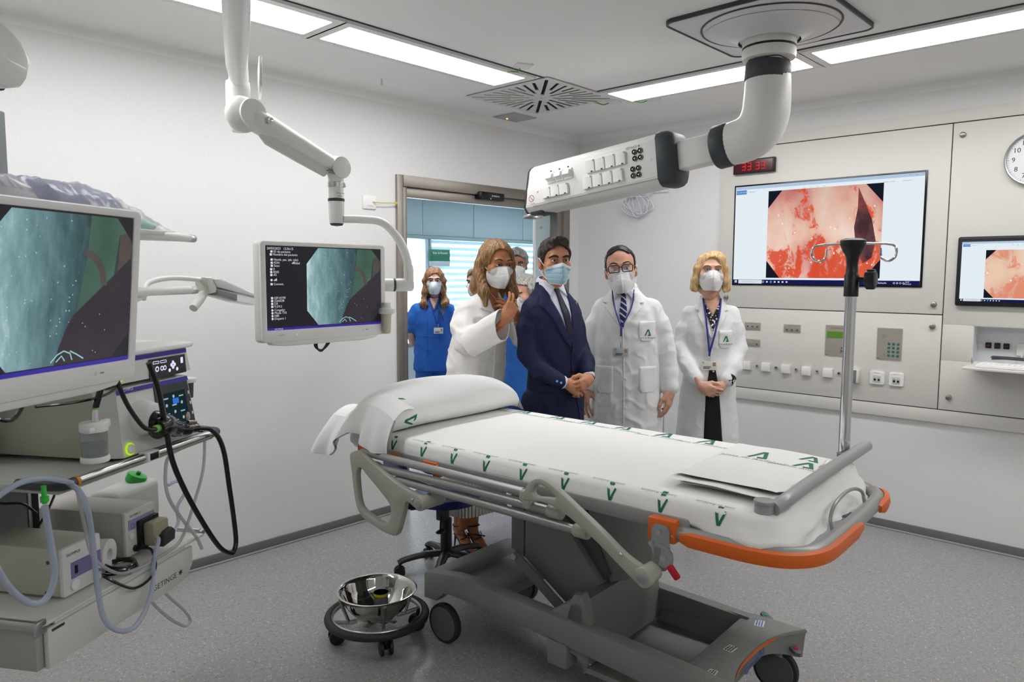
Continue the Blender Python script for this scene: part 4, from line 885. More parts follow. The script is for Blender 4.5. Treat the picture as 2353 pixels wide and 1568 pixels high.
pob('elbow', MB().tube(pp, [.098 + .012 * math.sin(math.pi * i / (k - 1)) for i in range(k)], 28), m_pw, smooth=60)
def ring(a, b2, r, nm): return pob(nm, MB().tube([Vector(a), Vector(a).lerp(Vector(b2), .1), Vector(a).lerp(Vector(b2), .9), Vector(b2)], [r - .006, r, r, r - .006], 28), m_pdk, smooth=60)
ring((CX_ + .003, CY_, 2.605), (CX_ - .004, CY_ + .004, 2.52), .104, 'dark_band'); ring((CX_ - .0125, CY_ + .165, 2.254), (CX_ - .018, CY_ + .245, 2.241), .106, 'dark_band')
HF = frame(Lf, ax, (0, .1, 1))
b = MB().prism(rrect(.085, .145, .012), .32, HF @ TR(1.03, 0, 0) @ TR(ry=90) @ TR(rz=0), bev=.002); pob('arm', b, m_pw)
# head: extruded section; left end slanted
sec = [(.088, -.10), (.088, .100), (.078, .118), (.060, .130), (-.07, .130), (-.09, .115), (-.09, -.10), (-.07, -.135), (.045, -.137), (.070, -.125)]
def head_x0(y): return .065 * max(0, (y + .12) / .25) ** 1.6 - .03
vs = [(head_x0(y), y, z) for z, y in sec] + [(.875, y, z) for z, y in sec]; n = len(sec)
pob('head_body', MB().add(vs, [list(range(n)), list(range(2 * n - 1, n - 1, -1))] + [[i, (i + 1) % n, n + (i + 1) % n, n + i] for i in range(n)], HF), m_pw, smooth=30)
b = MB(); b.prism([(p[0], p[1]) for p in [(head_x0(-.09) + .012, -.092), (.868, -.092), (.868, .095), (head_x0(.095) + .03, .095), (head_x0(.06) + .012, .06), (head_x0(0.) + .008, 0.)]], .003, HF @ TR(0, 0, .0895), bev=.0008); pob('face_plate', b, mat('face_plate_white', 'e9e8e4', .4))
vs = []
for x, sc_ in ((.868, 1.035), (.89, 1.05), (.925, 1.02), (.95, .92), (.965, .72)): vs += [(x - .02 * (y / .13) * 0, y * sc_, z * sc_) for z, y in sec]
pob('end_cap', MB().add(vs, [list(range(n)), [4 * n + i for i in range(n)][::-1]] + [[r * n + i, r * n + (i + 1) % n, (r + 1) * n + (i + 1) % n, (r + 1) * n + i] for r in range(4) for i in range(n)], HF), m_pdk, smooth=50)
vs = [(head_x0(y) - .014, y * 1.01, z * .99) for z, y in sec] + [(head_x0(y) + .002, y * 1.02, z * 1.01) for z, y in sec]
pob('end_trim', MB().add(vs, [list(range(n)), list(range(2 * n - 1, n - 1, -1))] + [[i, (i + 1) % n, n + (i + 1) % n, n + i] for i in range(n)], HF), m_pdk, smooth=50)
pob('corner_trim', MB().box((.03, -.125, .0), (.10, .04, .13), .012, M=HF), m_pdk)
pob('grip', MB().tube([(-.05 + .055 * math.cos(a), -.142, .0 + .06 * math.sin(a)) for a in [2 * math.pi * i / 28 for i in range(28)]], .009, 8, True, M=HF, flat=.6), m_alu)
pob('drip_lip', MB().cube((.03, -.104, .070), (.868, -.098, .0885), M=HF), mat('seam_grey', '9b9b98', .5))
def sk(x, y, w, h, hinged=False):
    if hinged:
        o = pob('socket', MB().prism(rrect(w, h, .004), .010, HF @ TR(x, y, .095), bev=.002), m_white)
        pob('socket_flap', MB().prism([(-.5 * h * .7, 0), (.5 * h * .7, 0), (.30 * h, .020), (-.1 * h, .026)], w * .8, HF @ TR(x, y, .100) @ Matrix(((0, 0, 1, 0), (1, 0, 0, 0), (0, 1, 0, 0), (0, 0, 0, 1))), bev=.002), m_white)
    else:
        o = pob('socket', MB().prism(rrect(w, h, .002), .018, HF @ TR(x, y, .099), bev=.001), m_white)
        pob('socket_key', MB().box((x + .012, y - h * .46, .1085), (.012, .007, .001), M=HF), m_ink); pob('socket_hinge', MB().box((x + w * .44, y + h * .42, .1085), (.006, .010, .001), M=HF), mat('hinge_grey', '9a9a9a', .4))
for i in range(3):
    sk(.185 + .062 * i, .035, .058, .058, True); pob('socket_mark', MB().box((.185 + .062 * i, .073, .0915), (.010, .007, .001), M=HF), m_ink)
    sk(.150 + .062 * i, -.045, .058, .058); 
for i in range(4): sk(.465 + .066 * i, .042, .058, .066); sk(.440 + .066 * i, -.042, .058, .066)
for bx, by in ((.745, .042), (.728, -.044)):
    for i in range(2):
        for j in range(2):
            x, y = bx + .034 * i + .006 * j * 0, by + .017 - .034 * j
            o = pob('gas_outlet', MB().lathe([(.0145, 0), (.0145, .006), (.011, .008), (.0095, .004), (.0, .004)], n=20, M=HF @ TR(x, y, .0905)), m_black)
            pob('outlet_ring', MB().lathe([(.012, .0068), (.0128, .0088), (.0138, .0068)], n=20, M=HF @ TR(x, y, .0905)).cyl((0, 0, .003), (0, 0, .010), .0035, n=10, M=HF @ TR(x, y, .0905)), mat('outlet_gold', 'cfc9a8', .25, .9))
for x, y in ((.835, -.0), (.075, -.02)): pob('face_stud', MB().sphere((x, y, .090), (.008, .008, .006), 12, 8, M=HF), m_white)
pob('lettering', MB().text('GETINGE ✱', .017, HF @ TR(.735, .085, .0914)), mat('print_grey', '70757c', .6))
b = MB(); b.prism(circ(.020, 28), 0, HF @ TR(.025, -.055, .0914), [circ(.0165, 28)]); b.box((0, 0, 0), (.034, .003, .0004), M=HF @ TR(.025, -.055, .0914, rz=-45)); pob('warning_sign', b, mat('warning_red', 'a8474c', .6))
pob('warning_text', MB().text('No hanging', .008, HF @ TR(.03, -.085, .0914)), m_ink)
# ---------------------------------------------------------------- endoscopy screens
def scr_mat(nm, fn, gain=.85):
    m = bpy.data.materials.new(nm); m.use_nodes = True; N = NT(m); b = N.n['Principled BSDF']; tc = N('TexCoord')
    b.inputs['Base Color'].default_value = (.004, .004, .005, 1); b.inputs['Roughness'].default_value = .22; b.inputs['Specular IOR Level'].default_value = .35
    c = fn(N, tc.outputs['Object']); b.inputs['Emission Strength'].default_value = gain
    if hasattr(c, 'is_linked'): N.link(c, b.inputs['Emission Color'])
    else: b.inputs['Emission Color'].default_value = tuple(c) + (1,)
    return m
def f_teal(N, v):
    sp = N('SeparateXYZ'); N.link(v, sp.inputs[0])
    mp = N('Mapping'); mp.inputs['Scale'].default_value = (26, 9, 1); N.link(v, mp.inputs[0]); nz = N('TexNoise', i_Scale=1.0, i_Detail=6.0, i_Roughness=.65); N.link(mp.outputs[0], nz.inputs['Vector'])
    x = N.math('ADD', N.math('MULTIPLY', sp.outputs[0], 3.1), .40); x = N.math('ADD', x, N.math('MULTIPLY', N.math('ADD', nz.outputs[0], -.5), .75))
    c = N.ramp(x, [(.0, lin('c4dfe4')), (.22, lin('86aab0')), (.5, lin('5f8187')), (.70, lin('43636a')), (.95, lin('2b3f42'))])
    w = N('TexVoronoi', i_Scale=120.0); N.link(v, w.inputs['Vector']); s = N('SeparateColor'); N.link(w.outputs['Color'], s.inputs[0])
    g = N.math('MULTIPLY', N.math('GREATER_THAN', s.outputs[0], .90), N.math('LESS_THAN', w.outputs['Distance'], .22))
    return N.mix(N.math('MULTIPLY', g, .5), c, lin('d8eef0'))
def f_noise(a, b_, sc):
    def fn(N, v):
        nz = N('TexNoise', i_Scale=sc, i_Detail=3.0); N.link(v, nz.inputs['Vector']); return N.ramp(nz.outputs[0], [(.3, lin(a)), (.7, lin(b_))])
    return fn
m_sbk = scr_mat('screen_near_black', lambda N, v: lin('1d1b21'), .8); m_steal = scr_mat('picture_teal', f_teal, .9); m_sgreen = scr_mat('picture_green', f_noise('35564a', '4c6f5e', 7), .8)
m_spur = scr_mat('picture_dark_purple', f_noise('29252e', '383038', 9), .8); m_sbrown = scr_mat('picture_brown', f_noise('4c4440', '5c5450', 20), .8); m_sind = scr_mat('screen_indigo_band', lambda N, v: lin('31249b'), .85)
m_swht = emis('screen_caption_white', 'e8e8ee', .85); m_sgl = emis('picture_glint', 'a8dcdf', .8)
LINES = [('20/03/2023   12:36:15', .012, .030, 0), ('ID de paciente', .040, .066, 1), ('Nombre del paciente', .035, .100, 1), ('Nomb. pac. (alt. info)', .040, .160, 1), ('FDN', .040, .198, 1), ('Sexo', .040, .232, 1), ('0', .035, .272, 1), ('8243', .035, .306, 1), ('A5', .035, .34, 1), ('Coment.', .035, .448, 1),
         ('GIF-H190', .036, .612, 1), ('2266528', .036, .646, 1), ('2.8', .036, .68, 1), ('9.2/9.2', .036, .714, 1), ('Congelar', .036, .756, 2), ('Modo TXI', .036, .790, 2), ('NBI', .036, .824, 2), ('Disparo 1', .036, .858, 2)]
def endo_monitor(name, label, M, text_on=True):
    """26-inch surgical display; origin at the middle of the back plane, x right, y up, z out of the screen"""
    Wd, Hh = .65, .415; t = thing(name, label, 'monitor', M=M)
    ob('housing', MB().prism(rrect(Wd, Hh, .018), .05, TR(0, 0, .025), bev=.010), m_offw, t)
    ob('bezel', MB().prism(rrect(Wd - .004, Hh - .004, .016), .012, TR(0, 0, .052), [rrect(.598, .345, .004, 5, 0, .016)], bev=.003), m_white, t)
    ob('chin', MB().prism([(-.30, -.19), (.30, -.19), (.27, -.219), (.20, -.226), (-.20, -.226), (-.27, -.219)], .046, TR(0, 0, .030), bev=.008), m_white, t)
    w, h = .598, .345; X = lambda p: -w / 2 + p * w; Y = lambda q: .016 + h / 2 - q * h
    ob('screen', MB().add(*quad(-w / 2, .016 - h / 2, w / 2, .016 + h / 2, .0545)), m_sbk, t)
    P = lambda pts, z: MB().prism([(X(a), Y(c)) for a, c in pts], 0, TR(0, 0, z))
    ob('picture', P([(.425, .012), (.91, .012), (1.0, .17), (1.0, .80), (.90, .965), (.415, .965), (.322, .78), (.325, .21)], .0550), m_steal, t)
    ob('picture_area', P([(.775, .012), (.91, .012), (.965, .11), (.925, .13), (.90, .40), (.715, .64), (.735, .46), (.76, .28)], .0553), m_sgreen, t)
    ob('picture_area', P([(.93, .13), (.965, .11), (1.0, .18), (.99, .28), (.92, .37)], .0553), m_sbrown, t)
    ob('picture_area', P([(.70, .655), (.99, .29), (1.0, .40), (1.0, .80), (.90, .965), (.615, .965), (.635, .86), (.665, .75)], .0555), m_spur, t)
    tb = spline([(X(.745), Y(.25), .0557), (X(.80), Y(.285), .0557), (X(.835), Y(.36), .0557), (X(.85), Y(.47), .0557)], 6); b = MB()
    for i in range(len(tb) - 1):
        d = (tb[i + 1] - tb[i]).normalized(); o = Vector((-d.y, d.x, 0)) * .009; b.add([tb[i] - o, tb[i] + o, tb[i + 1] + o, tb[i + 1] - o], [[0, 1, 2, 3]])
    ob('picture_area', b, m_sbrown, t)
    b = MB()
    for pts in ([(.60, .945), (.63, .90), (.66, .88), (.69, .90), (.70, .945)], [(.69, .885), (.72, .91), (.755, .945)], [(.625, .945), (.65, .91), (.665, .945)]):
        b.tube([(X(a), Y(c), .056) for a, c in pts], .0016, 5, flat=.2)
    for a, c in ((.745, .71), (.76, .735), (.83, .66), (.80, .90), (.815, .915), (.86, .77)): b.prism(circ(.0014, 6), 0, TR(X(a), Y(c), .056))
    ob('picture_glint', b, m_sgl, t); ob('indigo_band', P([(0, .972), (1, .972), (1, 1), (0, 1)], .0552), m_sind, t)
    if text_on:
        g = MB()
        for s, a, q, k in LINES:
            g.text(s, .0135 if k else .0140, TR(X(a + (.022 if k else 0)), Y(q + .005), .0556), align='LEFT')
            if k == 1: g.add(*quad(X(a) - .001, Y(q + .005) - .0045, X(a) + .009, Y(q + .005) + .0045, .0556))
            elif k == 2: g.prism(circ(.005, 12), 0, TR(X(a) + .004, Y(q + .005), .0556))
        g.text('Edad', .0135, TR(X(.225), Y(.203), .0556), align='LEFT')
        for i in range(3): g.add(*quad(X(.205) + .004 * i, Y(.212), X(.205) + .004 * i + .003, Y(.212) + .004 + .003 * i, .0556)); g.add(*quad(X(.06) + .005 * i, Y(.415), X(.06) + .005 * i + .004, Y(.415) + .004 + .003 * i, .0556))
        g.prism(circ(.005, 10), 0, TR(X(.042), Y(.405), .0556)); ob('screen_text', g, m_swht, t)
        g = MB().text('OLYMPUS', .009, TR(X(.09), Y(.988), .0556)); ob('lettering', g, m_swht, t)
    ob('lettering', MB().text('OLYMPUS', .008, TR(-.235, -.178, .0586)).box((.21, -.178, .0584), (.012, .004, .0004)).prism(circ(.004, 10), 0, TR(.19, -.178, .0586), [circ(.003, 10)]), mat('print_lightgrey', '9a9a9c', .6), t)
    ob('power_led', MB().sphere((-.16, -.178, .0575), .002, 8, 5), emis('led_lime', 'c8ff60', 1.5), t)
    return t
ex = Vector((.9979, .0646, 0)); M2 = frame((-3.222, -1.098, 1.543), ex, (0, 0, 1))
t = endo_monitor('surgical_monitor', 'white framed endoscopy monitor hanging from the boom arm near the door', M2)
for k in range(2): ob('cable', MB().tube(spline([(-.04 + .01 * k, -.215, .01), (-.03 + .01 * k, -.245 - .006 * k, -.0), (.01, -.262 - .004 * k, -.01), (.045 - .01 * k, -.235, -.005), (.05, -.20, .0)], 6), .0045, 8), m_black, t)
# ---------------------------------------------------------------- boom arm that carries it
m_arm = mat('boom_white', 'e8e8e4', .32, coat=.2)
t = thing('boom_arm', 'white jointed ceiling boom arm holding the endoscopy monitor near the door', 'boom arm', (-4.05, -2.05, H)); PT = Matrix.Translation((4.05, 2.05, -H))
J = Vector((-3.50, -.945, 2.42)); Q = Vector((-4.05, -2.05, 2.50))
pob('ceiling_column', MB().cyl(Q + Vector((0, 0, -.06)), (Q.x, Q.y, H), .06, n=28, bev=.004).cyl((Q.x, Q.y, H - .03), (Q.x, Q.y, H), .13, n=32, bev=.006), m_arm)
pob('upper_arm', MB().tube([Q, Q.lerp(J, .3), Q.lerp(J, .85), J + Vector((-.0, -.02, 0))], [.046, .046, .041, .038], 20), m_arm)
pob('arm_fairing', MB().box((0, 0, 0), (.012, .20, .12), .004, M=frame(J + Vector((.055, -.09, -.0)), (.89, -.44, 0), (.44, .89, -.06))), m_arm)
pob('elbow_joint', MB().lathe([(0, .02), (.034, .02), (.036, -.005), (.047, -.012), (.049, -.035), (.049, -.14), (.046, -.17), (.028, -.215), (0, -.218)], n=32, M=TR(J.x - .002, J.y - .01, J.z)), m_arm, smooth=50)
A = Vector((-3.487, -1.0, 2.27)); B_ = Vector((-3.078, -1.022, 2.095)); d = (B_ - A).normalized()
SA = frame(A, d, Vector((0, .3, 1)))
pob('joint_fork', MB().sphere((0, 0, 0), (.075, .045, .075), 20, 12, M=TR(A.x - .02, A.y, A.z)), m_arm)
pob('spring_arm', MB().tube([A + d * s for s in (0, .03, .1, .25, .40, (B_ - A).length)], [.052, .064, .062, .056, .050, .046], 24, flat=.78), m_arm, smooth=60)
pob('arm_cover', MB().tube([A + d * s + Vector((0, 0, -.038)) for s in (.06, .1, .25, .39)], [.018, .036, .034, .03], 16), mat('cover_white', 'd9dad5', .4), smooth=60)
fn = Vector((0.05, -1, 0))
pob('pivot_disc', MB().cyl(A + fn * .04, A + fn * .054, .060, n=36, bev=.004), m_arm); pob('tension_knob', MB().cyl(A + d * .06 + fn * .04, A + d * .06 + fn * .085, .012, n=14, bev=.003).cyl(A + d * .06 + fn * .055, A + d * .06 + fn * .065, .018, n=14), m_chrome)
pob('joint_screw', MB().cyl(A + d * .02 + Vector((0, 0, .01)) + fn * .05, A + d * .02 + Vector((0, 0, .01)) + fn * .056, .005, n=8), m_ink)
pob('pivot_disc', MB().cyl(B_ + fn * .036, B_ + fn * .048, .049, n=36, bev=.004), m_arm); pob('arm_tip', MB().sphere(B_, (.05, .04, .055), 24, 14), m_arm)
pob('rating_plate', MB().box((0, 0, 0), (.045, .03, .002), M=frame(B_ - d * .05 + Vector((0, -.03, -.046)), d, (0, 1, 0))), mat('plate_grey', '8f8b86', .4))
C = Vector((-3.085, -1.030, 1.845))
pob('drop_tube', MB().lathe([(0, .245), (.036, .24), (.037, .215), (.034, .20), (.034, .112), (.036, .108), (.034, .104), (.036, .10), (.033, .004), (.03, 0), (0, 0)], n=32, M=TR(C.x, C.y, C.z)), m_arm, smooth=50)
pob('clamp_band', MB().lathe([(.035, .162), (.0372, .164), (.0372, .184), (.035, .186)], n=32, M=TR(C.x, C.y, C.z)).box((-.038, -.005, .174), (.012, .012, .018), .003, M=TR(C.x, C.y, C.z)).box((.036, -.012, .174), (.012, .012, .018), .003, M=TR(C.x, C.y, C.z)), m_alu)
pob('dark_ring', MB().lathe([(.033, .098), (.0372, .100), (.0372, .112), (.033, .114)], n=32, M=TR(C.x, C.y, C.z)), m_dark); pob('end_cap', MB().lathe([(.031, .001), (.026, -.008), (0, -.012)], n=32, M=TR(C.x, C.y, C.z)), m_dark)
pob('tube_label', MB().text('26 kg max', .010, frame((C.x, C.y - .0345, C.z + .135), (1, 0, 0), (0, 0, 1))).text('monitor', .009, frame((C.x, C.y - .0345, C.z + .122), (1, 0, 0), (0, 0, 1))), m_ink)
pob('curved_arm', MB().tube(spline([(-3.065, -1.05, 1.867), (-2.99, -1.075, 1.868), (-2.90, -1.105, 1.862), (-2.845, -1.125, 1.82), (-2.80, -1.145, 1.75), (-2.775, -1.155, 1.66), (-2.772, -1.157, 1.575)], 7), [.0185] * 24 + [.0205] * 12 + [.024] * 7, 18), m_arm, smooth=60)
h0 = Vector((-2.752, -1.165, 1.566)); h1 = Vector((-2.90, -1.09, 1.567)); hd = (h1 - h0).normalized()
pob('hub', MB().cyl(h0, h0 + hd * .09, .031, n=28, bev=.010).cyl(h0 + hd * .096, h1, .031, n=28, bev=.003), m_arm); pob('dark_ring', MB().cyl(h0 + hd * .088, h0 + hd * .098, .0312, n=28), m_dark)
pob('monitor_bracket', MB().cyl(h1 - hd * .01, h1 + hd * .02, .034, n=28, bev=.004), m_dark); pob('monitor_bracket', MB().box((-2.905, -1.075, 1.50), (.03, .06, .16), .01), m_arm)
G = TR(-2.905, -1.155, 1.34)
pob('sterile_handle', MB().lathe([(0, 0), (.018, .001), (.0195, .01), (.0225, .085), (.024, .092)], n=24, M=G), mat('handle_ivory', 'cfc7b4', .45)); pob('handle_flange', MB().lathe([(.024, .092), (.036, .094), (.038, .105), (.034, .118), (.022, .122), (.019, .132), (.018, .145), (0, .147)], n=28, M=G), m_arm, smooth=50)
pob('handle_flange', MB().box((-2.905, -1.115, 1.45), (.025, .09, .03), .008), m_arm)
# ---------------------------------------------------------------- equipment tower (left); local x along the shelf fronts, y back, z up
PM = Matrix.Translation((-4.475, -1.72, 0)) @ Matrix.Rotation(R(32), 4, 'Z')
def P_(x=0, y=0, z=0, **k): return PM @ TR(x, y, z, **k)
m_shelf = mat('shelf_white', 'd9d9d3', .42); m_shelf2 = mat('shelf_grey_green', 'a9ada4', .45)
t = thing('equipment_tower', 'white ceiling-hung shelf tower carrying the endoscopy equipment', 'equipment tower', M=PM)
b = MB(); b.cube((-.02, .0, .672), (.70, .46, .682), .003); ob('lower_shelf', b, m_shelf, t)
b = MB(); b.prism([(0, .55), (.52, .55), (.60, .562), (.633, .60), (.633, .66), (0, .66)], .018, frame((0, .008, 0), (1, 0, 0), (0, 0, 1)), bev=.006); b.cube((.03, .004, .661), (.60, .03, .672), .004); dr = ob('drawer', b, m_shelf, t)
ob('drawer_slot', MB().box((.035, -.0005, .652), (.045, .002, .008), .001), m_dark, dr); ob('drawer_slot', MB().box((.60, .02, .673), (.03, .01, .002), .0005), m_dark, dr)
ob('lettering', MB().text('GETINGE ✱', .026, frame((.495, -.0012, .592), (1, 0, 0), (0, 0, 1)), sx=1.15), m_ink, dr)
ob('drawer_body', MB().cube((-.02, .02, .548), (.62, .44, .668), .004), m_shelf2, t)
ob('side_rail', MB().cube((-.035, .01, .668), (-.02, .46, .694), .003).cube((-.035, .0, .655), (.0, .012, .694), .004), m_alu, t); ob('side_rail', MB().cube((.70, .02, .672), (.715, .46, .694), .003).box((.715, .02, .68), (.03, .02, .02), .006), m_alu, t)
b = MB(); b.cube((-.03, -.085, 1.045), (.65, .42, 1.066), .004); ob('upper_shelf', b, mat('shelf_top_grey', 'b9bdb4', .4), t)
ob('front_rail', MB().cyl((.02, -.10, 1.071), (.275, -.10, 1.071), .0125, n=18).cyl((.325, -.10, 1.071), (.605, -.10, 1.071), .0125, n=18), m_alu, t)
ob('rail_clamp', MB().box((.30, -.10, 1.071), (.055, .034, .032), .006), m_white, t); ob('clamp_window', MB().box((.30, -.118, 1.071), (.036, .003, .020), .001), m_black, t)
for x, s in ((.012, -1), (.612, 1)):
    ob('rail_ring', MB().cyl((x - .005, -.10, 1.071), (x + .005, -.10, 1.071), .0145, n=18), mat('ring_amber', 'c98a1e', .4), t)
    ob('rail_corner', MB().tube(spline([(x + s * .006, -.10, 1.071), (x + s * .03, -.10, 1.071), (x + s * .045, -.085, 1.071), (x + s * .05, -.04, 1.071), (x + s * .05, .03, 1.071)], 4), .014, 12), m_dark, t)
ob('mast', MB().cube((.10, .34, .50), (.30, .46, 2.10), .006), mat('mast_grey', '7f8587', .45), t); ob('mast_channel', MB().cube((.312, .335, .50), (.338, .46, 1.05), .003), m_black, t); ob('mast_channel', MB().cube((.30, .336, .50), (.312, .46, 1.05), .002), m_alu, t)
b = MB()
b.tube([(.2, .40, 2.10), (.2, .40, 2.6)], .05, 18).cube((-.4, .2, 2.60), (.4, .6, 2.70), .02).cyl((.2, .4, 2.7), (.2, .4, 2.755), .16, n=30); ob('ceiling_drop', b, m_pw, t)
ob('top_shelf', MB().cube((-.50, .0, 1.742), (.55, .40, 1.757), .004), m_shelf, t); ob('shelf_stay', MB().cube((.08, .30, 1.55), (.32, .42, 1.742), .006), m_shelf2, t)
for z, a in ((1.746, .02), (1.556, 0)):
    ob('handle_bar', MB().cyl((.30, .1, z + a * .5), (.815, .1, z), .0145, n=16), m_white, t); ob('bar_cap', MB().cyl((.815, .1, z), (.85, .1, z), .0145, n=16, bev=.003), m_alu, t)
ob('bar_bracket', MB().prism([(.30, 1.755), (.80, 1.742), (.80, 1.733), (.30, 1.722)], .016, frame((0, .108, 0), (1, 0, 0), (0, 0, 1))), m_white, t)
ob('bar_bracket', MB().tube(spline([(.40, .15, 1.42), (.50, .14, 1.50), (.60, .12, 1.55)], 5), .012, 10), m_white, t)
# white device end at the top left corner of the picture
t = thing('arm_housing', 'white rounded boom arm end with a dark seam at the upper left edge', 'boom arm', M=P_(-.5, -.1, 2.05))
ob('housing', MB().prism([(-.25, -.02), (.36, -.007), (.393, .003), (.41, .025), (.423, .07), (.402, .108), (.38, .122), (.30, .165), (-.25, .45)], .14, frame((0, .05, 0), (1, 0, 0), (0, 0, 1)), bev=.012), m_arm, t)
ob('seam', MB().prism([(-.25, -.026), (.365, -.012), (.400, .0), (.416, .024), (.428, .07), (.405, .112), (.383, .126), (.30, .17), (-.25, .455), (-.25, .45), (.298, .164), (.378, .121), (.400, .107), (.421, .07), (.408, .026), (.391, .004), (.358, -.006), (-.25, -.02)], .01, frame((0, .045, 0), (1, 0, 0), (0, 0, 1))), m_black, t)
ob('support_tube', MB().cyl((.352, .06, -.045), (.352, .06, .0), .010, n=14).cyl((.30, .06, -.12), (.30, .06, -.0), .04, n=20, bev=.006), m_arm, t)
# ---- exam lamp
t = thing('examination_lamp', 'small examination lamp with a clear shade on a white arm beside the tower', 'lamp', M=P_(.70, .2, 1.55))
ob('arm', MB().tube(spline([(-.06, -.04, -.02), (.01, 0, .027), (.08, 0, .045), (.165, 0, .050), (.26, 0, .047), (.33, 0, .042)], 6), .0095, 12), m_white, t)
ob('lamp_body', MB().prism([(.325, .052), (.365, .053), (.40, .036), (.395, -.01), (.345, -.015)], .06, frame((0, 0, 0), (1, 0, 0), (0, 0, 1)), bev=.008), m_offw, t)
ob('lamp_head', MB().prism([(.365, .045), (.42, .046), (.735, -.035), (.745, -.05), (.39, .012)], .07, frame((0, 0, 0), (1, 0, 0), (0, 0, 1)), bev=.006), mat('lamp_silver', 'd5d6d6', .25, .3), t)
ob('clear_shade', MB().prism([(.385, .01), (.742, -.05), (.735, -.07), (.715, -.076), (.56, -.055), (.39, -.02)], .068, frame((0, 0, 0), (1, 0, 0), (0, 0, 1)), bev=.005), mat('clear_acrylic', 'f1f3f3', .08, trans=.8, ior=1.3), t)
ob('led_strip', MB().prism([(.40, .0), (.54, -.022), (.54, -.048), (.40, -.02)], .05, frame((0, 0, 0), (1, 0, 0), (0, 0, 1))), mat('led_board_grey', '6f7172', .4), t)
ob('handle', MB().tube([(.345, -.0, -.015), (.30, -.01, -.04), (.255, -.015, -.068)], [.017, .018, .016], 14), m_offw, t)
# ---- monitor on the tower
Mm = P_(-.34, -.33, 1.563) @ TR(rx=90) @ TR(rx=5.5) @ TR(0, 0, -.055)
endo_monitor('surgical_monitor', 'large white framed monitor cut by the left edge, teal endoscopy picture', Mm, True)
# ---- parcel wrapped in clear film on top
def film(a, c):
    s = -.42 + 1.09 * a; w = .30 * (c - .5); pr = math.sin(math.pi * min(1, max(0, a))) ** .5
    hgt = .125 * (1 - max(0, (a - .72) / .28) ** 1.6) * min(1, (a + .02) * 7) * (1 - abs(2 * c - 1) ** 3) ** .6
    n = noise.noise(Vector((s * 16, w * 20, 2))) * .012 + abs(noise.noise(Vector((s * 32, w * 36, 7)))) * .012
    return (s, .18 + w * (1 + .1 * math.sin(s * 9)), 1.759 + max(0, hgt + n * min(1, hgt * 30)))
m_film = mat('clear_film', 'f4f5f7', .12, trans=.55, ior=1.1, spec=.9, alpha=.75, bump=.5, bscale=60)
o = ob('wrapped_parcel', MB().grid(film, 90, 40).grid(lambda a, c: (film(a, c)[0], film(a, c)[1], 1.7585), 12, 6), m_film, None, M=PM, label='blue and white parcel in crinkled clear film on top of the tower', cat='parcel', smooth=25)
def inner(a0, a1, c0, c1, lift_):
    def fn(a, c):
        p = film(a0 + (a1 - a0) * a, c0 + (c1 - c0) * c); return (p[0], p[1], max(1.7595, p[2] - lift_))
    return fn
ob('blue_wrap', MB().grid(inner(.47, .78, .05, .45, .004), 20, 10), mat('parcel_blue', '353f92', .4), o); ob('white_wrap', MB().grid(inner(.10, .80, .03, .96, .010), 40, 24), mat('parcel_white', 'dcdde4', .5), o)
b = MB()
for k in range(9): b.grid(inner(.28 + .022 * k, .285 + .022 * k, .1, .55, .006), 2, 14)
ob('printed_lines', b, mat('parcel_print', '6a6c70', .6), o)
ob('green_pouch', MB().sphere((.585, .12, 1.775), (.05, .05, .016), 16, 8), mat('pouch_green', '1fa58c', .4), o)
# ---- video processor and light source
m_dev = mat('device_white', 'dedfdb', .42); m_devb = mat('device_beige_case', 'b5b8a6', .45); m_band = mat('indigo_band', '37319a', .4); m_btn = mat('button_white', 'efefec', .4); m_lime = emis('button_lime', 'b8e820', .9)
def device(nm, label, z0, z1, sl):
    t = thing(nm, label, 'medical device', M=P_(.2, -.05, z0)); h = z1 - z0
    ob('case', MB().cube((-.005, .05, .012), (.37, .42, h - .004), .006), m_devb, t)
    vs = [(.03, sl - .0, .012), (.385, sl, .012), (.362, 0, h), (.03, .0, h), (-.005, .06, .012), (.388, .06, .012), (.372, .06, h), (-.005, .06, h)]
    ob('front', MB().add(vs, [[0, 1, 2, 3], [4, 0, 3, 7], [1, 5, 6, 2], [3, 2, 6, 7], [0, 4, 5, 1], [4, 7, 6, 5]]), m_dev, t, smooth=20)
    bx = MB(); bx.add([(.031, sl * .15 - .002, h - .016), (.364, sl * .15 - .002, h - .016), (.362, -.002, h - .002), (.031, -.002, h - .002)], [[0, 1, 2, 3]]); ob('indigo_band', bx, m_band, t, recalc=False)
    for x in (.04, .34): ob('foot', MB().cyl((x, .05, 0), (x, .05, .013), .02, n=16), m_black, t)
    return t
t = device('video_processor', 'lower white endoscopy unit with a tilted touch screen and black connector', 1.066, 1.279, -.02)
F2 = frame((0, -.021, .012), (1, 0, 0), (0, .10, 1))
ob('screen_panel', MB().prism([(.195, .035), (.375, .04), (.356, .186), (.192, .186)], .006, F2), m_dark, t)
ob('touch_screen', MB().prism([(.222, .05), (.347, .054), (.335, .158), (.215, .158)], .002, F2 @ TR(0, 0, .0036)), emis('touch_screen_teal', '1d3136', .7), t)
g = MB(); random.seed(8)
for r in range(4):
    for c in range(3):
        x, y = .238 + .038 * c, .066 + .025 * r
        g.prism(circ(.0055, 10), 0, F2 @ TR(x, y + .003, .0048)) if (r + c) % 2 == 0 else g.box((x, y, .0048), (.022, .004, .0003), M=F2)
ob('screen_icons', g, emis('icon_pale', 'b9d3d6', .7), t); ob('screen_tile', MB().box((.285, .128, .0048), (.03, .018, .0003), M=F2), emis('tile_blue', '2f78e0', .9), t)
for k in range(3): ob('side_button', MB().box((.362 - .004 * k, .075 + .035 * k, .004), (.006, .010, .003), .001, M=F2), m_btn, t)
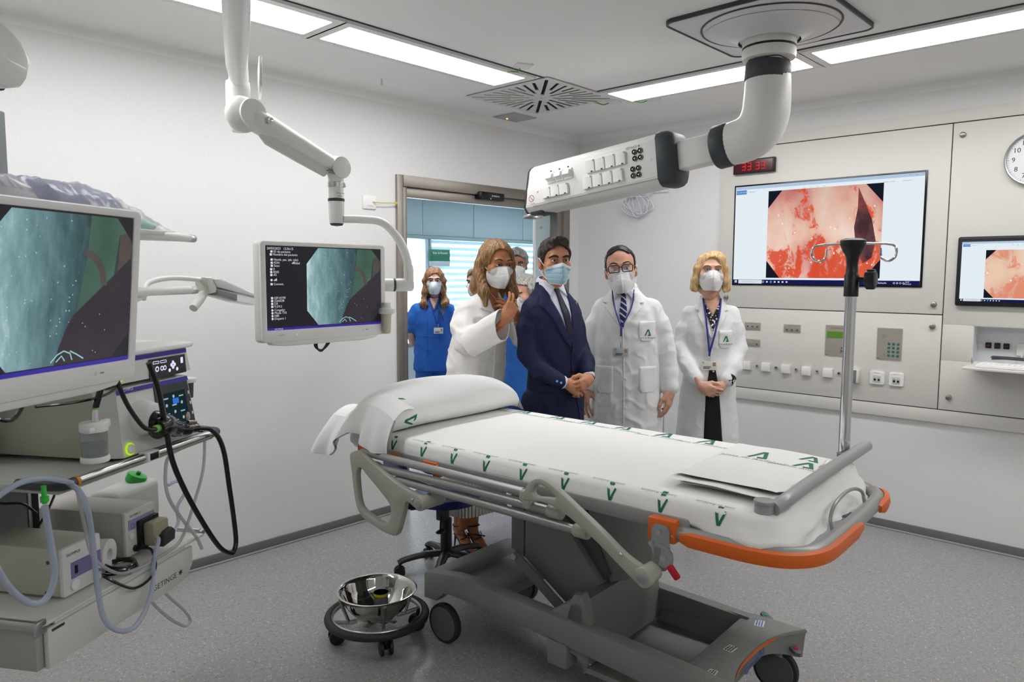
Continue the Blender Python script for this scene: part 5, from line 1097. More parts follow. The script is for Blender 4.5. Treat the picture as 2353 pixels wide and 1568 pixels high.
ob('power_button', MB().lathe([(.014, 0), (.014, .008), (.011, .010), (0, .010)], n=24, M=F2 @ TR(.055, .022, .0)), m_btn, t); ob('button_glow', MB().lathe([(.0145, .0), (.0185, .001), (.0185, .004), (.0145, .004)], n=28, M=F2 @ TR(.055, .022, .0005)), m_lime, t)
ob('warning_label', MB().prism([(-.006, -.005), (.006, -.005), (0, .006)], 0, F2 @ TR(.165, .125, .0012)), mat('label_amber', 'd6a41c', .5), t); ob('lettering', MB().text('OLYMPUS', .0115, F2 @ TR(.075, .196, .0035)), m_white, t); ob('socket_boss', MB().cyl((.125, -.06, .115), (.125, .0, .115), .046, .056, n=32, bev=.006), m_btn, t)
ob('cup_holder', MB().cyl((.505, .10, .165), (.505, .10, .18), .034, n=24, bev=.003).cube((.37, .09, .165), (.48, .11, .175), .003), m_btn, t); ob('cup_sleeve', MB().cyl((.505, .10, .11), (.505, .10, .165), .02, .023, n=20), m_dark, t)
ob('spare_foot', MB().box((.40, .03, .02), (.06, .06, .012), .003), m_dark, t)
t = device('light_source', 'upper white endoscopy unit with an indigo band and lit dark button panel', 1.281, 1.372, 0.)
F2 = frame((0, -.0025, 0), (1, 0, 0), (0, 0, 1))
ob('button_panel', MB().prism([(.178, .006), (.358, .010), (.352, .07), (.176, .07)], .003, F2), mat('panel_charcoal', '2c2d30', .35), t)
g = MB()
for x, y, s in ((.195, .035, .004), (.212, .037, .009), (.235, .037, .008), (.249, .037, .008), (.29, .05, .006), (.282, .042, .006), (.298, .042, .006), (.29, .034, .006), (.272, .026, .006), (.31, .026, .006)): g.prism(circ(s, 14), 0, F2 @ TR(x, y, .0018), [circ(s * .55, 14)] if s > .007 else ())
for x in (.20, .235): g.prism(rrect(.03, .009, .003), 0, F2 @ TR(x + .008, .058, .0018), [rrect(.026, .005, .002)])
g.prism(rrect(.013, .02, .003), 0, F2 @ TR(.335, .052, .0018)); ob('lit_symbols', g, emis('symbol_white', 'dfe4ff', 1.0), t)
ob('slot', MB().box((.325, .018, .0012), (.045, .014, .001), M=F2), m_black, t)
ob('power_button', MB().lathe([(.012, 0), (.012, .006), (0, .007)], n=24, M=F2 @ TR(.045, .035, 0)), m_btn, t); ob('button_glow', MB().lathe([(.0125, .0), (.0165, .001), (.0165, .003), (.0125, .003)], n=28, M=F2 @ TR(.045, .035, .0005)), m_lime, t)
ob('lid', MB().prism(rrect(.42, .42, .03), .016, TR(.20, .20, .099), bev=.006), m_btn, t)
t = ob('folded_cloth_cable', MB().tube([(.13 + .09 * math.cos(a), .16 + .07 * math.sin(a), .004 + .006 * k / 40 + .003 * math.sin(3 * a)) for k, a in enumerate([2 * math.pi * i / 20 for i in range(60)])], .006, 8), m_black, None, M=P_(.2, -.05, 1.388), label='black cable coiled on the lid of the upper endoscopy unit', cat='cable'); t.name = 'coiled_cable'
ob('cable_tie', MB().box((.22, .16, .008), (.012, .02, .016), .003), m_white, t)
# ---- endoscope with its cables
m_blk = mat('endoscope_black', '0d0d0f', .22, coat=.4)
t = thing('endoscope_cable', 'black endoscope connector with a long drooping cable loop beside the tower', 'endoscope', M=PM)
ob('connector', MB().tube(spline([(.30, -.125, 1.155), (.33, -.125, 1.158), (.37, -.115, 1.148), (.42, -.105, 1.130), (.47, -.105, 1.118), (.52, -.11, 1.112)], 5), [.034] * 4 + [.036] * 6 + [.028] * 6 + [.024] * 6 + [.016] * 4, 16), m_blk, t, smooth=70)
ob('connector_base', MB().cyl((.325, -.13, 1.165), (.325, -.05, 1.175), .036, .04, n=24, bev=.004), m_blk, t)
ob('chrome_strip', MB().tube([(.44, -.135, 1.147), (.485, -.132, 1.138)], .006, 8).tube([(.44, -.137, 1.133), (.485, -.134, 1.126)], .005, 8), m_chrome, t); ob('grip_tab', MB().sphere((.47, -.115, 1.158), (.010, .006, .016), 10, 8), mat('tab_beige', 'b7a68f', .5), t)
ob('cable', MB().tube(spline([(.51, -.11, 1.113), (.582, -.125, 1.090), (.622, -.138, 1.021), (.65, -.14, .875), (.673, -.14, .743), (.680, -.14, .672), (.668, -.14, .643), (.643, -.14, .640), (.57, -.14, .698), (.447, -.14, .869), (.358, -.14, 1.028), (.32, -.145, 1.152), (.286, -.15, 1.276), (.250, -.15, 1.36)], 9), .0085, 12), m_blk, t, smooth=80)
ob('cable_plug', MB().cyl((.278, -.14, 1.158), (.305, -.135, 1.158), .011, n=14, bev=.003), mat('plug_lime', '8cc46a', .4), t); ob('cable_plug', MB().cyl((.302, -.14, 1.158), (.328, -.15, 1.16), .009, n=14), m_chrome, t)
ob('cable', MB().tube(spline([(.14, -.12, 1.36), (.152, -.12, 1.329), (.181, -.125, 1.254), (.223, -.135, 1.185), (.25, -.14, 1.163), (.284, -.14, 1.157)], 7), .0068, 10), m_blk, t, smooth=80)
t = thing('water_bottle', 'clear water bottle with white ends and a black tube hanging before the processor', 'bottle', M=P_(.113, -.075, 1.098))
ob('base', MB().cyl((0, 0, 0), (0, 0, .018), .037, n=28, bev=.005), m_btn, t); ob('bottle', MB().cyl((0, 0, .017), (0, 0, .085), .033, n=28), mat('bottle_clear', 'c9ced0', .08, trans=.75, ior=1.25), t); ob('water', MB().cyl((0, 0, .019), (0, 0, .055), .030, n=24), mat('bottle_water', 'd4d9db', .05, trans=.8, ior=1.2), t)
ob('cap', MB().cyl((0, 0, .085), (0, 0, .112), .036, n=28, bev=.004).box((.04, 0, .10), (.03, .02, .024), .005).box((-.028, -.01, .095), (.03, .03, .018), .006), m_btn, t)
ob('fitting', MB().cyl((.008, 0, .112), (.010, 0, .145), .011, .009, n=14), m_chrome, t); ob('lime_ring', MB().cyl((.010, 0, .145), (.010, 0, .15), .0095, n=14), mat('plug_lime', '8cc46a', .4), t); ob('tube', MB().tube(spline([(.010, 0, .149), (.016, -.01, .19), (.028, -.02, .25)], 5), .0085, 10), m_blk, t)
ob('power_lead', MB().tube(spline([(.24, -.055, 1.285), (.16, -.062, 1.272), (.06, -.06, 1.272), (-.05, -.05, 1.28)], 6), .004, 8), m_blk, None, M=PM, label='thin black lead lying between the two endoscopy units', cat='cable')
ob('monitor_lead', MB().tube(spline([(-.34, -.2, 1.32), (-.25, -.18, 1.29), (-.19, -.16, 1.33), (-.17, -.15, 1.40)], 6), .005, 8), m_blk, None, M=PM, label='short black lead under the large monitor at the left edge', cat='cable')
# ---- lower shelf equipment
t = thing('suction_pump', 'beige pump unit with a lilac front panel at the left of the lower shelf', 'medical device', M=P_(.189, .05, .683))
ob('case', MB().cube((-.073, .012, .008), (.073, .38, .152), .008), m_devb, t); ob('front', MB().cube((-.074, 0, .008), (.074, .016, .152), .006), m_dev, t)
F2 = frame((0, -.0006, 0), (1, 0, 0), (0, 0, 1)); m_lil = mat('lilac_panel', '7f7aa8', .5)
ob('lilac_panel', MB().box((.012, .078, 0), (.115, .048, .002), M=F2), m_lil, t); ob('rocker_switch', MB().box((-.028, .078, .002), (.010, .024, .003), .001, M=F2), m_black, t); ob('lettering', MB().text('OLYMPUS', .012, F2 @ TR(-.035, .128, .0006)), m_ink, t)
ob('dial', MB().cyl((-.035, -.006, .035), (-.035, 0, .035), .016, n=20, bev=.002), m_btn, t); ob('outlet', MB().cyl((.045, -.03, .045), (.045, 0, .045), .008, n=14), m_chrome, t)
for y in (.06, .30): ob('case_screw', MB().cyl((-.0735, y, .02), (-.0725, y, .02), .005, n=8), m_dark, t)
ob('case_screw', MB().cyl((-.0735, .05, .11), (-.0725, .05, .11), .006, n=8), m_dark, t)
t = thing('flushing_pump', 'beige pump unit with a black roller head in the middle of the lower shelf', 'medical device', M=P_(.487, .085, .683))
ob('case', MB().cube((-.075, .012, .008), (.072, .36, .158), .008), mat('device_warm_beige', 'b9b5ab', .45), t); ob('front', MB().cube((-.076, 0, .008), (.073, .016, .158), .006), mat('device_warm_white', 'd2cfc7', .45), t)
ob('lilac_panel', MB().box((.0, .113, 0), (.125, .034, .002), M=F2), mat('lilac_pale', '9a94b4', .5), t)
g = MB()
for x in (-.045, -.02, .012, .035): g.prism(circ(.009, 14), 0, F2 @ TR(x, .108, .0014), [circ(.0075, 14)])
ob('panel_symbols', g, m_band, t); ob('lettering', MB().text('OLYMPUS', .012, F2 @ TR(-.03, .141, .0006)), m_ink, t); ob('power_inlet', MB().cyl((-.035, -.012, .03), (-.035, 0, .03), .011, n=14), m_black, t); ob('dial', MB().cyl((-.05, -.004, .075), (-.05, 0, .075), .012, n=18), m_dev, t)
r_ = ob('roller_head', MB().cube((-.012, -.055, .028), (.068, -.012, .108), .010), mat('roller_olive', 'a5a087', .45), t)
ob('roller_plate', MB().cube((-.025, -.014, .018), (.07, .002, .118), .003), m_black, r_); ob('roller_cover', MB().prism([(.012, .022), (.07, .03), (.074, .06), (.06, .075), (.03, .07), (.012, .06)], .03, frame((0, -.06, 0), (1, 0, 0), (0, 0, 1)), bev=.006), m_dark, r_)
t = thing('plastic_canister', 'cloudy plastic canister with a green screw cap behind the roller pump', 'canister', M=P_(.78, .34, .683))
ob('body', MB().box((-.05, 0, .075), (.24, .12, .15), .025, 3), mat('cloudy_plastic', 'c9cdc6', .4, trans=.25, ior=1.2), t)
ob('green_cap', MB().cyl((0, 0, .145), (0.006, -.012, .175), .036, n=24, bev=.005), mat('cap_green', '2f9a3c', .4), t); ob('cap_nozzle', MB().cyl((.002, -.012, .17), (.004, -.02, .186), .008, n=12), mat('cap_green_dark', '247a30', .4), t)
t = thing('paper_roll', 'white paper roll lying between the two pump units', 'roll', M=P_(.335, .13, .683))
ob('roll', MB().lathe([(.018, -.04), (.048, -.04), (.048, .04), (.018, .04)], n=32, M=TR(0, 0, .049, rx=90, rz=15), closed=True), mat('paper_white', 'e6e6e3', .8), t)
b = MB()
for k in range(4): b.tube([(.055 * math.cos(a) * (1 - .1 * k), .045 * math.sin(a), .006 + .006 * k + .003 * math.sin(2 * a + k)) for a in [2 * math.pi * i / 24 for i in range(24)]], .004, 6, True)
ob('coiled_lead', b, m_blk, None, M=P_(.345, .055, .683), label='coiled black lead on the lower shelf between the pumps', cat='cable')
ob('pump_lead', MB().tube(spline([(.452, .07, .713), (.45, .03, .716), (.43, .0, .705), (.42, -.012, .665), (.37, -.022, .645), (.30, -.024, .650), (.25, .0, .69), (.23, .02, .715)], 7), .0045, 8), m_blk, None, M=PM, label='black power lead dipping over the drawer front between the pumps', cat='cable')
ob('blue_cap', MB().cyl((.832, .40, .755), (.832, .40, .785), .035, n=24, bev=.006), mat('cap_blue', '4a6fc0', .4), None, M=PM @ TR(-.02, 0, -.0), label='round blue cap showing behind the middle pump unit', cat='cap')
m_tube = mat('clear_tubing', 'c9d3e4', .25, trans=.35, ior=1.15, alpha=.8, spec=.6); m_tube2 = mat('grey_tubing', 'cfcdd0', .3, trans=.3, ior=1.15, alpha=.75)
def hose(label, pts, r=.0065, m=None, n=7): return ob('clear_tube', MB().tube(spline(pts, n), r, 10), m or m_tube, None, M=PM, label=label, cat='tube', group='clear tubes on the equipment tower', smooth=80)
h = hose('clear tube looping below the green connector at the left edge', [(-.121, -.13, 1.05), (-.117, -.13, 1.008), (-.106, -.13, .926), (-.102, -.13, .869), (-.124, -.13, .824), (-.168, -.13, .821), (-.218, -.13, .869), (-.255, -.13, .933), (-.28, -.13, 1.0)], .008)
ob('green_connector', MB().cyl((.0, 0, .0), (-.001, 0, .045), .006, n=12).cyl((0, 0, .005), (0, 0, .018), .010, n=12), mat('connector_green', '3fbf4a', .4), h).location = (-.1205, -.13, 1.055)
hose('clear tube arching over the left corner of the upper shelf', [(-.28, -.12, 1.09), (-.233, -.125, 1.113), (-.183, -.13, 1.126), (-.12, -.13, 1.118), (-.06, -.128, 1.095), (-.02, -.118, 1.078)], .007)
hose('long clear tube hanging in a deep loop before the drawer front', [(-.026, -.115, 1.078), (.008, -.115, 1.045), (.04, -.11, .977), (.074, -.09, .854), (.107, -.07, .714), (.14, -.06, .623), (.21, -.055, .559), (.293, -.045, .547), (.374, -.03, .605), (.41, -.015, .69), (.455, .0, .74), (.475, .02, .745)], .0075)
hose('thin clear tube running down between the pumps to the shelf edge', [(.048, -.07, 1.04), (.123, -.02, .916), (.165, .0, .814), (.207, .0, .756), (.269, -.005, .708), (.33, -.005, .694), (.394, -.008, .69)], .005, m_tube2)
hose('grey tube crossing in front of the green capped canister', [(.60, -.06, 1.045), (.575, .03, 1.0), (.544, .03, .941), (.553, .03, .863), (.609, .03, .776), (.652, .0, .69), (.672, -.01, .635)], .006, m_tube2)
hose('short clear tube curling beside the green cap', [(.65, .10, .868), (.68, .09, .874), (.706, .085, .862), (.715, .08, .826), (.668, .08, .784), (.67, .08, .727), (.60, .06, .70)], .006)
hose('pale tube hanging straight down right of the processor', [(.638, -.06, 1.09), (.639, -.05, .948), (.612, -.03, .831), (.576, .0, .709), (.50, -.005, .692), (.448, -.005, .690), (.36, -.008, .690), (.315, -.005, .69)], .005, m_tube2)
hose('grey tube loop hanging under the drawer', [(.66, .15, .54), (.674, .15, .461), (.774, .15, .35), (.815, .15, .29), (.80, .15, .275), (.77, .15, .286), (.685, .15, .36), (.60, .15, .463), (.58, .15, .54)], .006, m_tube2)
b = MB()
for pts in ([(.10, .3, 1.04), (.12, .27, .96), (.2, .26, .93), (.26, .27, .88)], [(.36, .25, 1.04), (.33, .26, .98), (.36, .28, .93)], [(.42, .3, 1.04), (.36, .3, .90), (.30, .32, .80)]): b.tube(spline(pts, 5), .004, 6)
ob('hanging_leads', b, m_blk, None, M=PM, label='black leads hanging under the upper shelf behind the pumps', cat='cable')
# ---------------------------------------------------------------- people: smooth volumes turned into one surface
class SDF:
    def __init__(s, lo, hi, res):
        s.lo = np.array(lo, float); s.res = res; n = np.ceil((np.array(hi, float) - s.lo) / res).astype(int) + 1
        s.ax = [s.lo[i] + res * np.arange(n[i]) for i in range(3)]; s.d = np.full(n, 9.0, np.float32)
    def win(s, a, b):
        sl = []; g = []
        for i in range(3):
            i0 = max(0, int((a[i] - s.lo[i]) / s.res)); i1 = min(len(s.ax[i]), int((b[i] - s.lo[i]) / s.res) + 2)
            if i1 <= i0: return None, None
            sl.append(slice(i0, i1)); g.append(s.ax[i][i0:i1])
        return tuple(sl), np.meshgrid(*g, indexing='ij', sparse=True)
    def put(s, sl, v, k, mode):
        d = s.d[sl]
        if mode == '+':
            if k: h = np.clip(.5 + .5 * (d - v) / k, 0, 1); d = d * (1 - h) + v * h - k * h * (1 - h)
            else: d = np.minimum(d, v)
        else:
            if k: h = np.clip(.5 - .5 * (d + v) / k, 0, 1); d = d * (1 - h) - v * h + k * h * (1 - h)
            else: d = np.maximum(d, -v)
        s.d[sl] = d
    def cone(s, a, b, ra, rb=None, k=.01, mode='+', flat=None):
        rb = ra if rb is None else rb; a = np.array(a, float); b = np.array(b, float); m = max(ra, rb) + k + 3 * s.res
        sl, g = s.win(np.minimum(a, b) - m, np.maximum(a, b) + m)
        if sl is None: return s
        ba = b - a; L = max(ba @ ba, 1e-9); t = np.clip(((g[0] - a[0]) * ba[0] + (g[1] - a[1]) * ba[1] + (g[2] - a[2]) * ba[2]) / L, 0, 1)
        dx = g[0] - a[0] - t * ba[0]; dy = g[1] - a[1] - t * ba[1]; dz = g[2] - a[2] - t * ba[2]
        if flat: dx = dx / flat[0]; dy = dy / flat[1]; dz = dz / flat[2]
        s.put(sl, np.sqrt(dx * dx + dy * dy + dz * dz) - (ra + (rb - ra) * t), k, mode); return s
    def chain(s, pts, rs, k=.01, flat=None):
        for i in range(len(pts) - 1): s.cone(pts[i], pts[i + 1], rs[i], rs[i + 1], k, flat=flat)
        return s
    def ell(s, c, r, k=.01, mode='+'):
        c = np.array(c, float); r = np.array(r if isinstance(r, (tuple, list)) else (r,) * 3, float); m = r + k + 3 * s.res
        sl, g = s.win(c - m, c + m)
        if sl is None: return s
        x, y, z = [(g[i] - c[i]) / r[i] for i in range(3)]; q = np.sqrt(x * x + y * y + z * z); q2 = np.sqrt((x / r[0]) ** 2 + (y / r[1]) ** 2 + (z / r[2]) ** 2)
        s.put(sl, q * (q - 1) / np.maximum(q2, 1e-6), k, mode); return s
    def loft(s, st, k=.03, p=2.3):
        st = sorted(st); zs = [q[0] for q in st]; mx = max(max(q[3], q[4]) for q in st) + .12
        sl, g = s.win((-mx - .1, -mx - .1, zs[0] - .04), (mx + .1, mx + .1, zs[-1] + .04))
        z = g[2]; cx, cy, rx, ry = [np.interp(z, zs, [q[i] for q in st]) for i in (1, 2, 3, 4)]
        q = (np.abs((g[0] - cx) / rx) ** p + np.abs((g[1] - cy) / ry) ** p) ** (1 / p)
        v = (q - 1) * np.minimum(rx, ry); v = np.maximum(v, np.maximum(zs[0] - z, z - zs[-1])); s.put(sl, v, k, '+'); return s
    def keep(s, fn):
        g = np.meshgrid(*s.ax, indexing='ij', sparse=True); s.d = np.maximum(s.d, fn(*g)); return s
    def mesh(s):
        d = s.d; ins = d < 0; n = np.array(d.shape) - 1; c = np.zeros(n, np.uint8); O = [(i, j, k) for i in (0, 1) for j in (0, 1) for k in (0, 1)]
        for o in O: c += ins[o[0]:o[0] + n[0], o[1]:o[1] + n[1], o[2]:o[2] + n[2]]
        act = (c > 0) & (c < 8); ijk = np.argwhere(act); idx = -np.ones(n, int); idx[act] = np.arange(len(ijk))
        acc = np.zeros((len(ijk), 3)); cnt = np.zeros(len(ijk))
        for a in O:
            for ax_ in range(3):
                if a[ax_]: continue
                b = list(a); b[ax_] = 1; A = ijk + a; B = ijk + b; da = d[A[:, 0], A[:, 1], A[:, 2]]; db = d[B[:, 0], B[:, 1], B[:, 2]]
                m = (da < 0) != (db < 0); t = np.clip(da[m] / (da[m] - db[m]), 0, 1); q = np.tile(np.array(a, float), (m.sum(), 1)); q[:, ax_] = t; acc[m] += q; cnt[m] += 1
        v = s.lo + (ijk + acc / np.maximum(cnt, 1)[:, None]) * s.res; F = []
        for ax_ in range(3):
            o1, o2 = [(1, 2), (2, 0), (0, 1)][ax_]; A = [slice(None)] * 3; B = [slice(None)] * 3; A[ax_] = slice(0, -1); B[ax_] = slice(1, None)
            e = np.argwhere(ins[tuple(A)] != ins[tuple(B)]); e = e[(e[:, o1] > 0) & (e[:, o2] > 0) & (e[:, o1] < n[o1]) & (e[:, o2] < n[o2])]
            if not len(e): continue
            fl = ins[e[:, 0], e[:, 1], e[:, 2]]; q = []
            for s1, s2 in ((1, 1), (0, 1), (0, 0), (1, 0)):
                f = e.copy(); f[:, o1] -= s1; f[:, o2] -= s2; q.append(idx[f[:, 0], f[:, 1], f[:, 2]])
            q = np.stack(q, 1); q[~fl] = q[~fl][:, ::-1]; q = q[(q >= 0).all(1)]; F.append(q)
        return v, np.concatenate(F)
class Soup:
    def __init__(s): s.v = []; s.f = []; s.n = 0
    def add(s, vf, M=None):
        v, f = vf
        if M is not None: A = np.array(M); v = v @ A[:3, :3].T + A[:3, 3]
        s.v.append(v); s.f.append(f + s.n); s.n += len(v); return s
def vob(name, soup, m, par, disp=None, smooth=2, label=None, crease=180):
    v = np.concatenate(soup.v); f = np.concatenate(soup.f); me = bpy.data.meshes.new(name)
    me.from_pydata(v.tolist(), [], f.tolist()); me.materials.append(m); me.shade_smooth()
    if smooth:
        e = np.zeros(len(me.edges) * 2, np.int32); me.edges.foreach_get('vertices', e); e = e.reshape(-1, 2)
        for _ in range(smooth):
            a = np.zeros_like(v); c = np.zeros(len(v)); np.add.at(a, e[:, 0], v[e[:, 1]]); np.add.at(a, e[:, 1], v[e[:, 0]]); np.add.at(c, e[:, 0], 1); np.add.at(c, e[:, 1], 1); v = v * .5 + .5 * a / np.maximum(c, 1)[:, None]
        me.vertices.foreach_set('co', v.ravel()); me.update()
    if disp:
        nb = np.zeros(len(v) * 3); me.vertices.foreach_get('normal', nb); nb = nb.reshape(-1, 3); w = np.array([disp(Vector(q)) for q in v]); v = v + nb * w[:, None]; me.vertices.foreach_set('co', v.ravel()); me.update()
    o = bpy.data.objects.new(name, me); COL.objects.link(o); o.parent = par
    if label: o['label'] = label
    return o
def bvh_of(*obs):
    vs = []; fs = []
    for o in obs:
        n = len(vs); vs += [v.co.copy() for v in o.data.vertices]; fs += [[i + n for i in p.vertices] for p in o.data.polygons]
    return BVHTree.FromPolygons(vs, fs)
def N3(p, sx, sy, sz, k=0.): return noise.noise(Vector((p.x * sx + k, p.y * sy + k, p.z * sz - k)))
def folds(a=.006, seed=0.):
    """vertical drape plus sharp diagonal creases"""
    def fn(p):
        v = .8 * N3(p, 13, 13, 3, seed) + .35 * N3(p, 26, 22, 12, seed + 3)
        c = abs(noise.noise(Vector((p.x * 6 + p.z * 4.5, p.y * 7, p.z * 7 - p.x * 5 + seed)))); c2 = abs(noise.noise(Vector((p.x * 9 - p.z * 7, p.y * 8, p.z * 10 + p.x * 5 + seed + 5))))
        m = .5 + .9 * N3(p, 3.5, 3.5, 3.5, seed + 9)
        return a * (v + (1.5 * max(0., .28 - c) * 2.2 + 1.2 * max(0., .2 - c2) * 2.4 - .35) * max(0., m)) - .1 * a
    return fn
def patch(par, name, poly, bvh, m, off=.004, thick=.004, y0=-.6, cuts=3, axis=(0, 1, 0), xf=None, label=None):
    """a flat pattern in (x, z) laid on the front of a garment, with a turned-in edge"""
    bm = bmesh.new(); vv = [bm.verts.new((p[0], 0, p[1])) for p in poly]; bmesh.ops.triangle_fill(bm, edges=[bm.edges.new((vv[i], vv[(i + 1) % len(vv)])) for i in range(len(vv))], use_beauty=True)
    for _ in range(cuts):
        ed = [e for e in bm.edges if e.calc_length() > .012]
        if ed: bmesh.ops.subdivide_edges(bm, edges=ed, cuts=1)
        bmesh.ops.triangulate(bm, faces=[f for f in bm.faces if len(f.verts) > 4])
    bm.verts.index_update(); d = Vector(axis).normalized(); ok = {}; vs = []
    for v in bm.verts:
        o = Vector((v.co.x, 0, v.co.z)) + d * y0
        h = bvh.ray_cast(o, d, 1.5)
        if h[0] is not None: ok[v.index] = len(vs); vs.append(h[0] - d * off)
    fs = [[ok[v.index] for v in f.verts] for f in bm.faces if all(v.index in ok for v in f.verts)]; b = MB().add(vs, fs)
    if thick:
        n = len(vs); b.add([v + d * thick for v in vs], []); 
        for e in bm.edges:
            if len(e.link_faces) == 1 and all(v.index in ok for v in e.verts): i, j = ok[e.verts[0].index], ok[e.verts[1].index]; b.f.append([i, j, j + n, i + n]); b.mi.append(0)
    bm.free()
    return ob(name, b, m, par, smooth=180, label=label) if b.f else None
def pline(par, name, pts, bvh, m, r=.0022, off=.002, flat=.4, y0=-.6, n=8):
    """a strap, seam or cord following the surface"""
    q = []
    for p in spline([(x, 0, z) for x, z in pts], n):
        h = bvh.ray_cast(Vector((p.x, y0, p.z)), Vector((0, 1, 0)), 1.5)
        if h[0] is not None: q.append(h[0] - Vector((0, off, 0)))
    return ob(name, MB().tube(q, r, 6), m, par, smooth=80) if len(q) > 1 else None
def ptext(par, name, s, size, x, z, bvh, m, off=.0035):
    g = MB(); decal(g, MB().text(s, size), frame((x, -.4, z), (1, 0, 0), (0, 0, 1)), bvh, off, 0, 1.2)
    if g.f: ob(name, g, m, par, recalc=False)
def pemblem(par, w, h, x, z, bvh, off=.0035):
    g = MB(); decal(g, MB().prism([(a * w, c * h) for a, c in A_POLY], 0), frame((x, -.4, z), (1, 0, 0), (0, 0, 1)), bvh, off, 2, 1.2)
    if g.f: ob('emblem', g, m_green, par, recalc=False)
# ---- materials
def skin(nm, c): return mat(nm, c, .48, spec=.35, var=.07, vscale=45, bump=.06, bscale=350, sss=.06)
def hairm(nm, a, b, c):
    if nm in MATS: return MATS[nm]
    m = mat(nm, a, .42, spec=.4); N = NT(m); tc = N('TexCoord'); mp = N('Mapping'); mp.inputs['Scale'].default_value = (150, 150, 5); N.link(tc.outputs['Object'], mp.inputs[0])
    z = N('TexNoise', i_Scale=1.0, i_Detail=4.0); N.link(mp.outputs[0], z.inputs['Vector']); bs = N.n['Principled BSDF']
    N.link(N.ramp(z.outputs[0], [(.30, lin(a)), (.5, lin(b)), (.72, lin(c))]), bs.inputs['Base Color'])
    bp = N('Bump', i_Strength=.5, i_Distance=.003); N.link(z.outputs[0], bp.inputs['Height']); N.link(bp.outputs[0], bs.inputs['Normal']); return m
m_coat = mat('white_coat_cotton', 'e9e9e8', .8, spec=.2, bump=.15, bscale=900); m_blazer = mat('ivory_blazer', 'efece8', .75, spec=.2, bump=.1, bscale=900)
m_navysuit = mat('navy_suit_wool', '1d2340', .7, spec=.3, bump=.15, bscale=1200, var=.12, vscale=500); m_navy2 = mat('navy_lapel_wool', '20264a', .65, spec=.3, bump=.15, bscale=1200)
m_shirt = mat('pale_shirt', 'dfe1ee', .7); m_scrub = mat('blue_scrubs', '2c64b4', .6, spec=.3, bump=.1, bscale=500, var=.1, vscale=9); m_scrub2 = mat('blue_scrubs_seam', '2553a0', .6)
m_mask = mat('mask_white', 'e6e6e4', .7, spec=.2, bump=.1, bscale=900); m_blackc = mat('black_cloth', '101012', .75); m_eye = mat('eye_white', 'cbc3bd', .25); m_shoe = mat('black_leather', '121214', .3)
m_lany = mat('lanyard_blue', '30348e', .5); m_gold = mat('ring_gold', 'd9b45a', .2, 1.); m_lens = mat('spectacle_lens', 'e9eef0', .03, alpha=.07)
BROWN = (mat('iris_brown', '3a2417', .15), mat('pupil', '050505', .1)); BLUE = (mat('iris_blue', '5d7280', .15), BROWN[1])
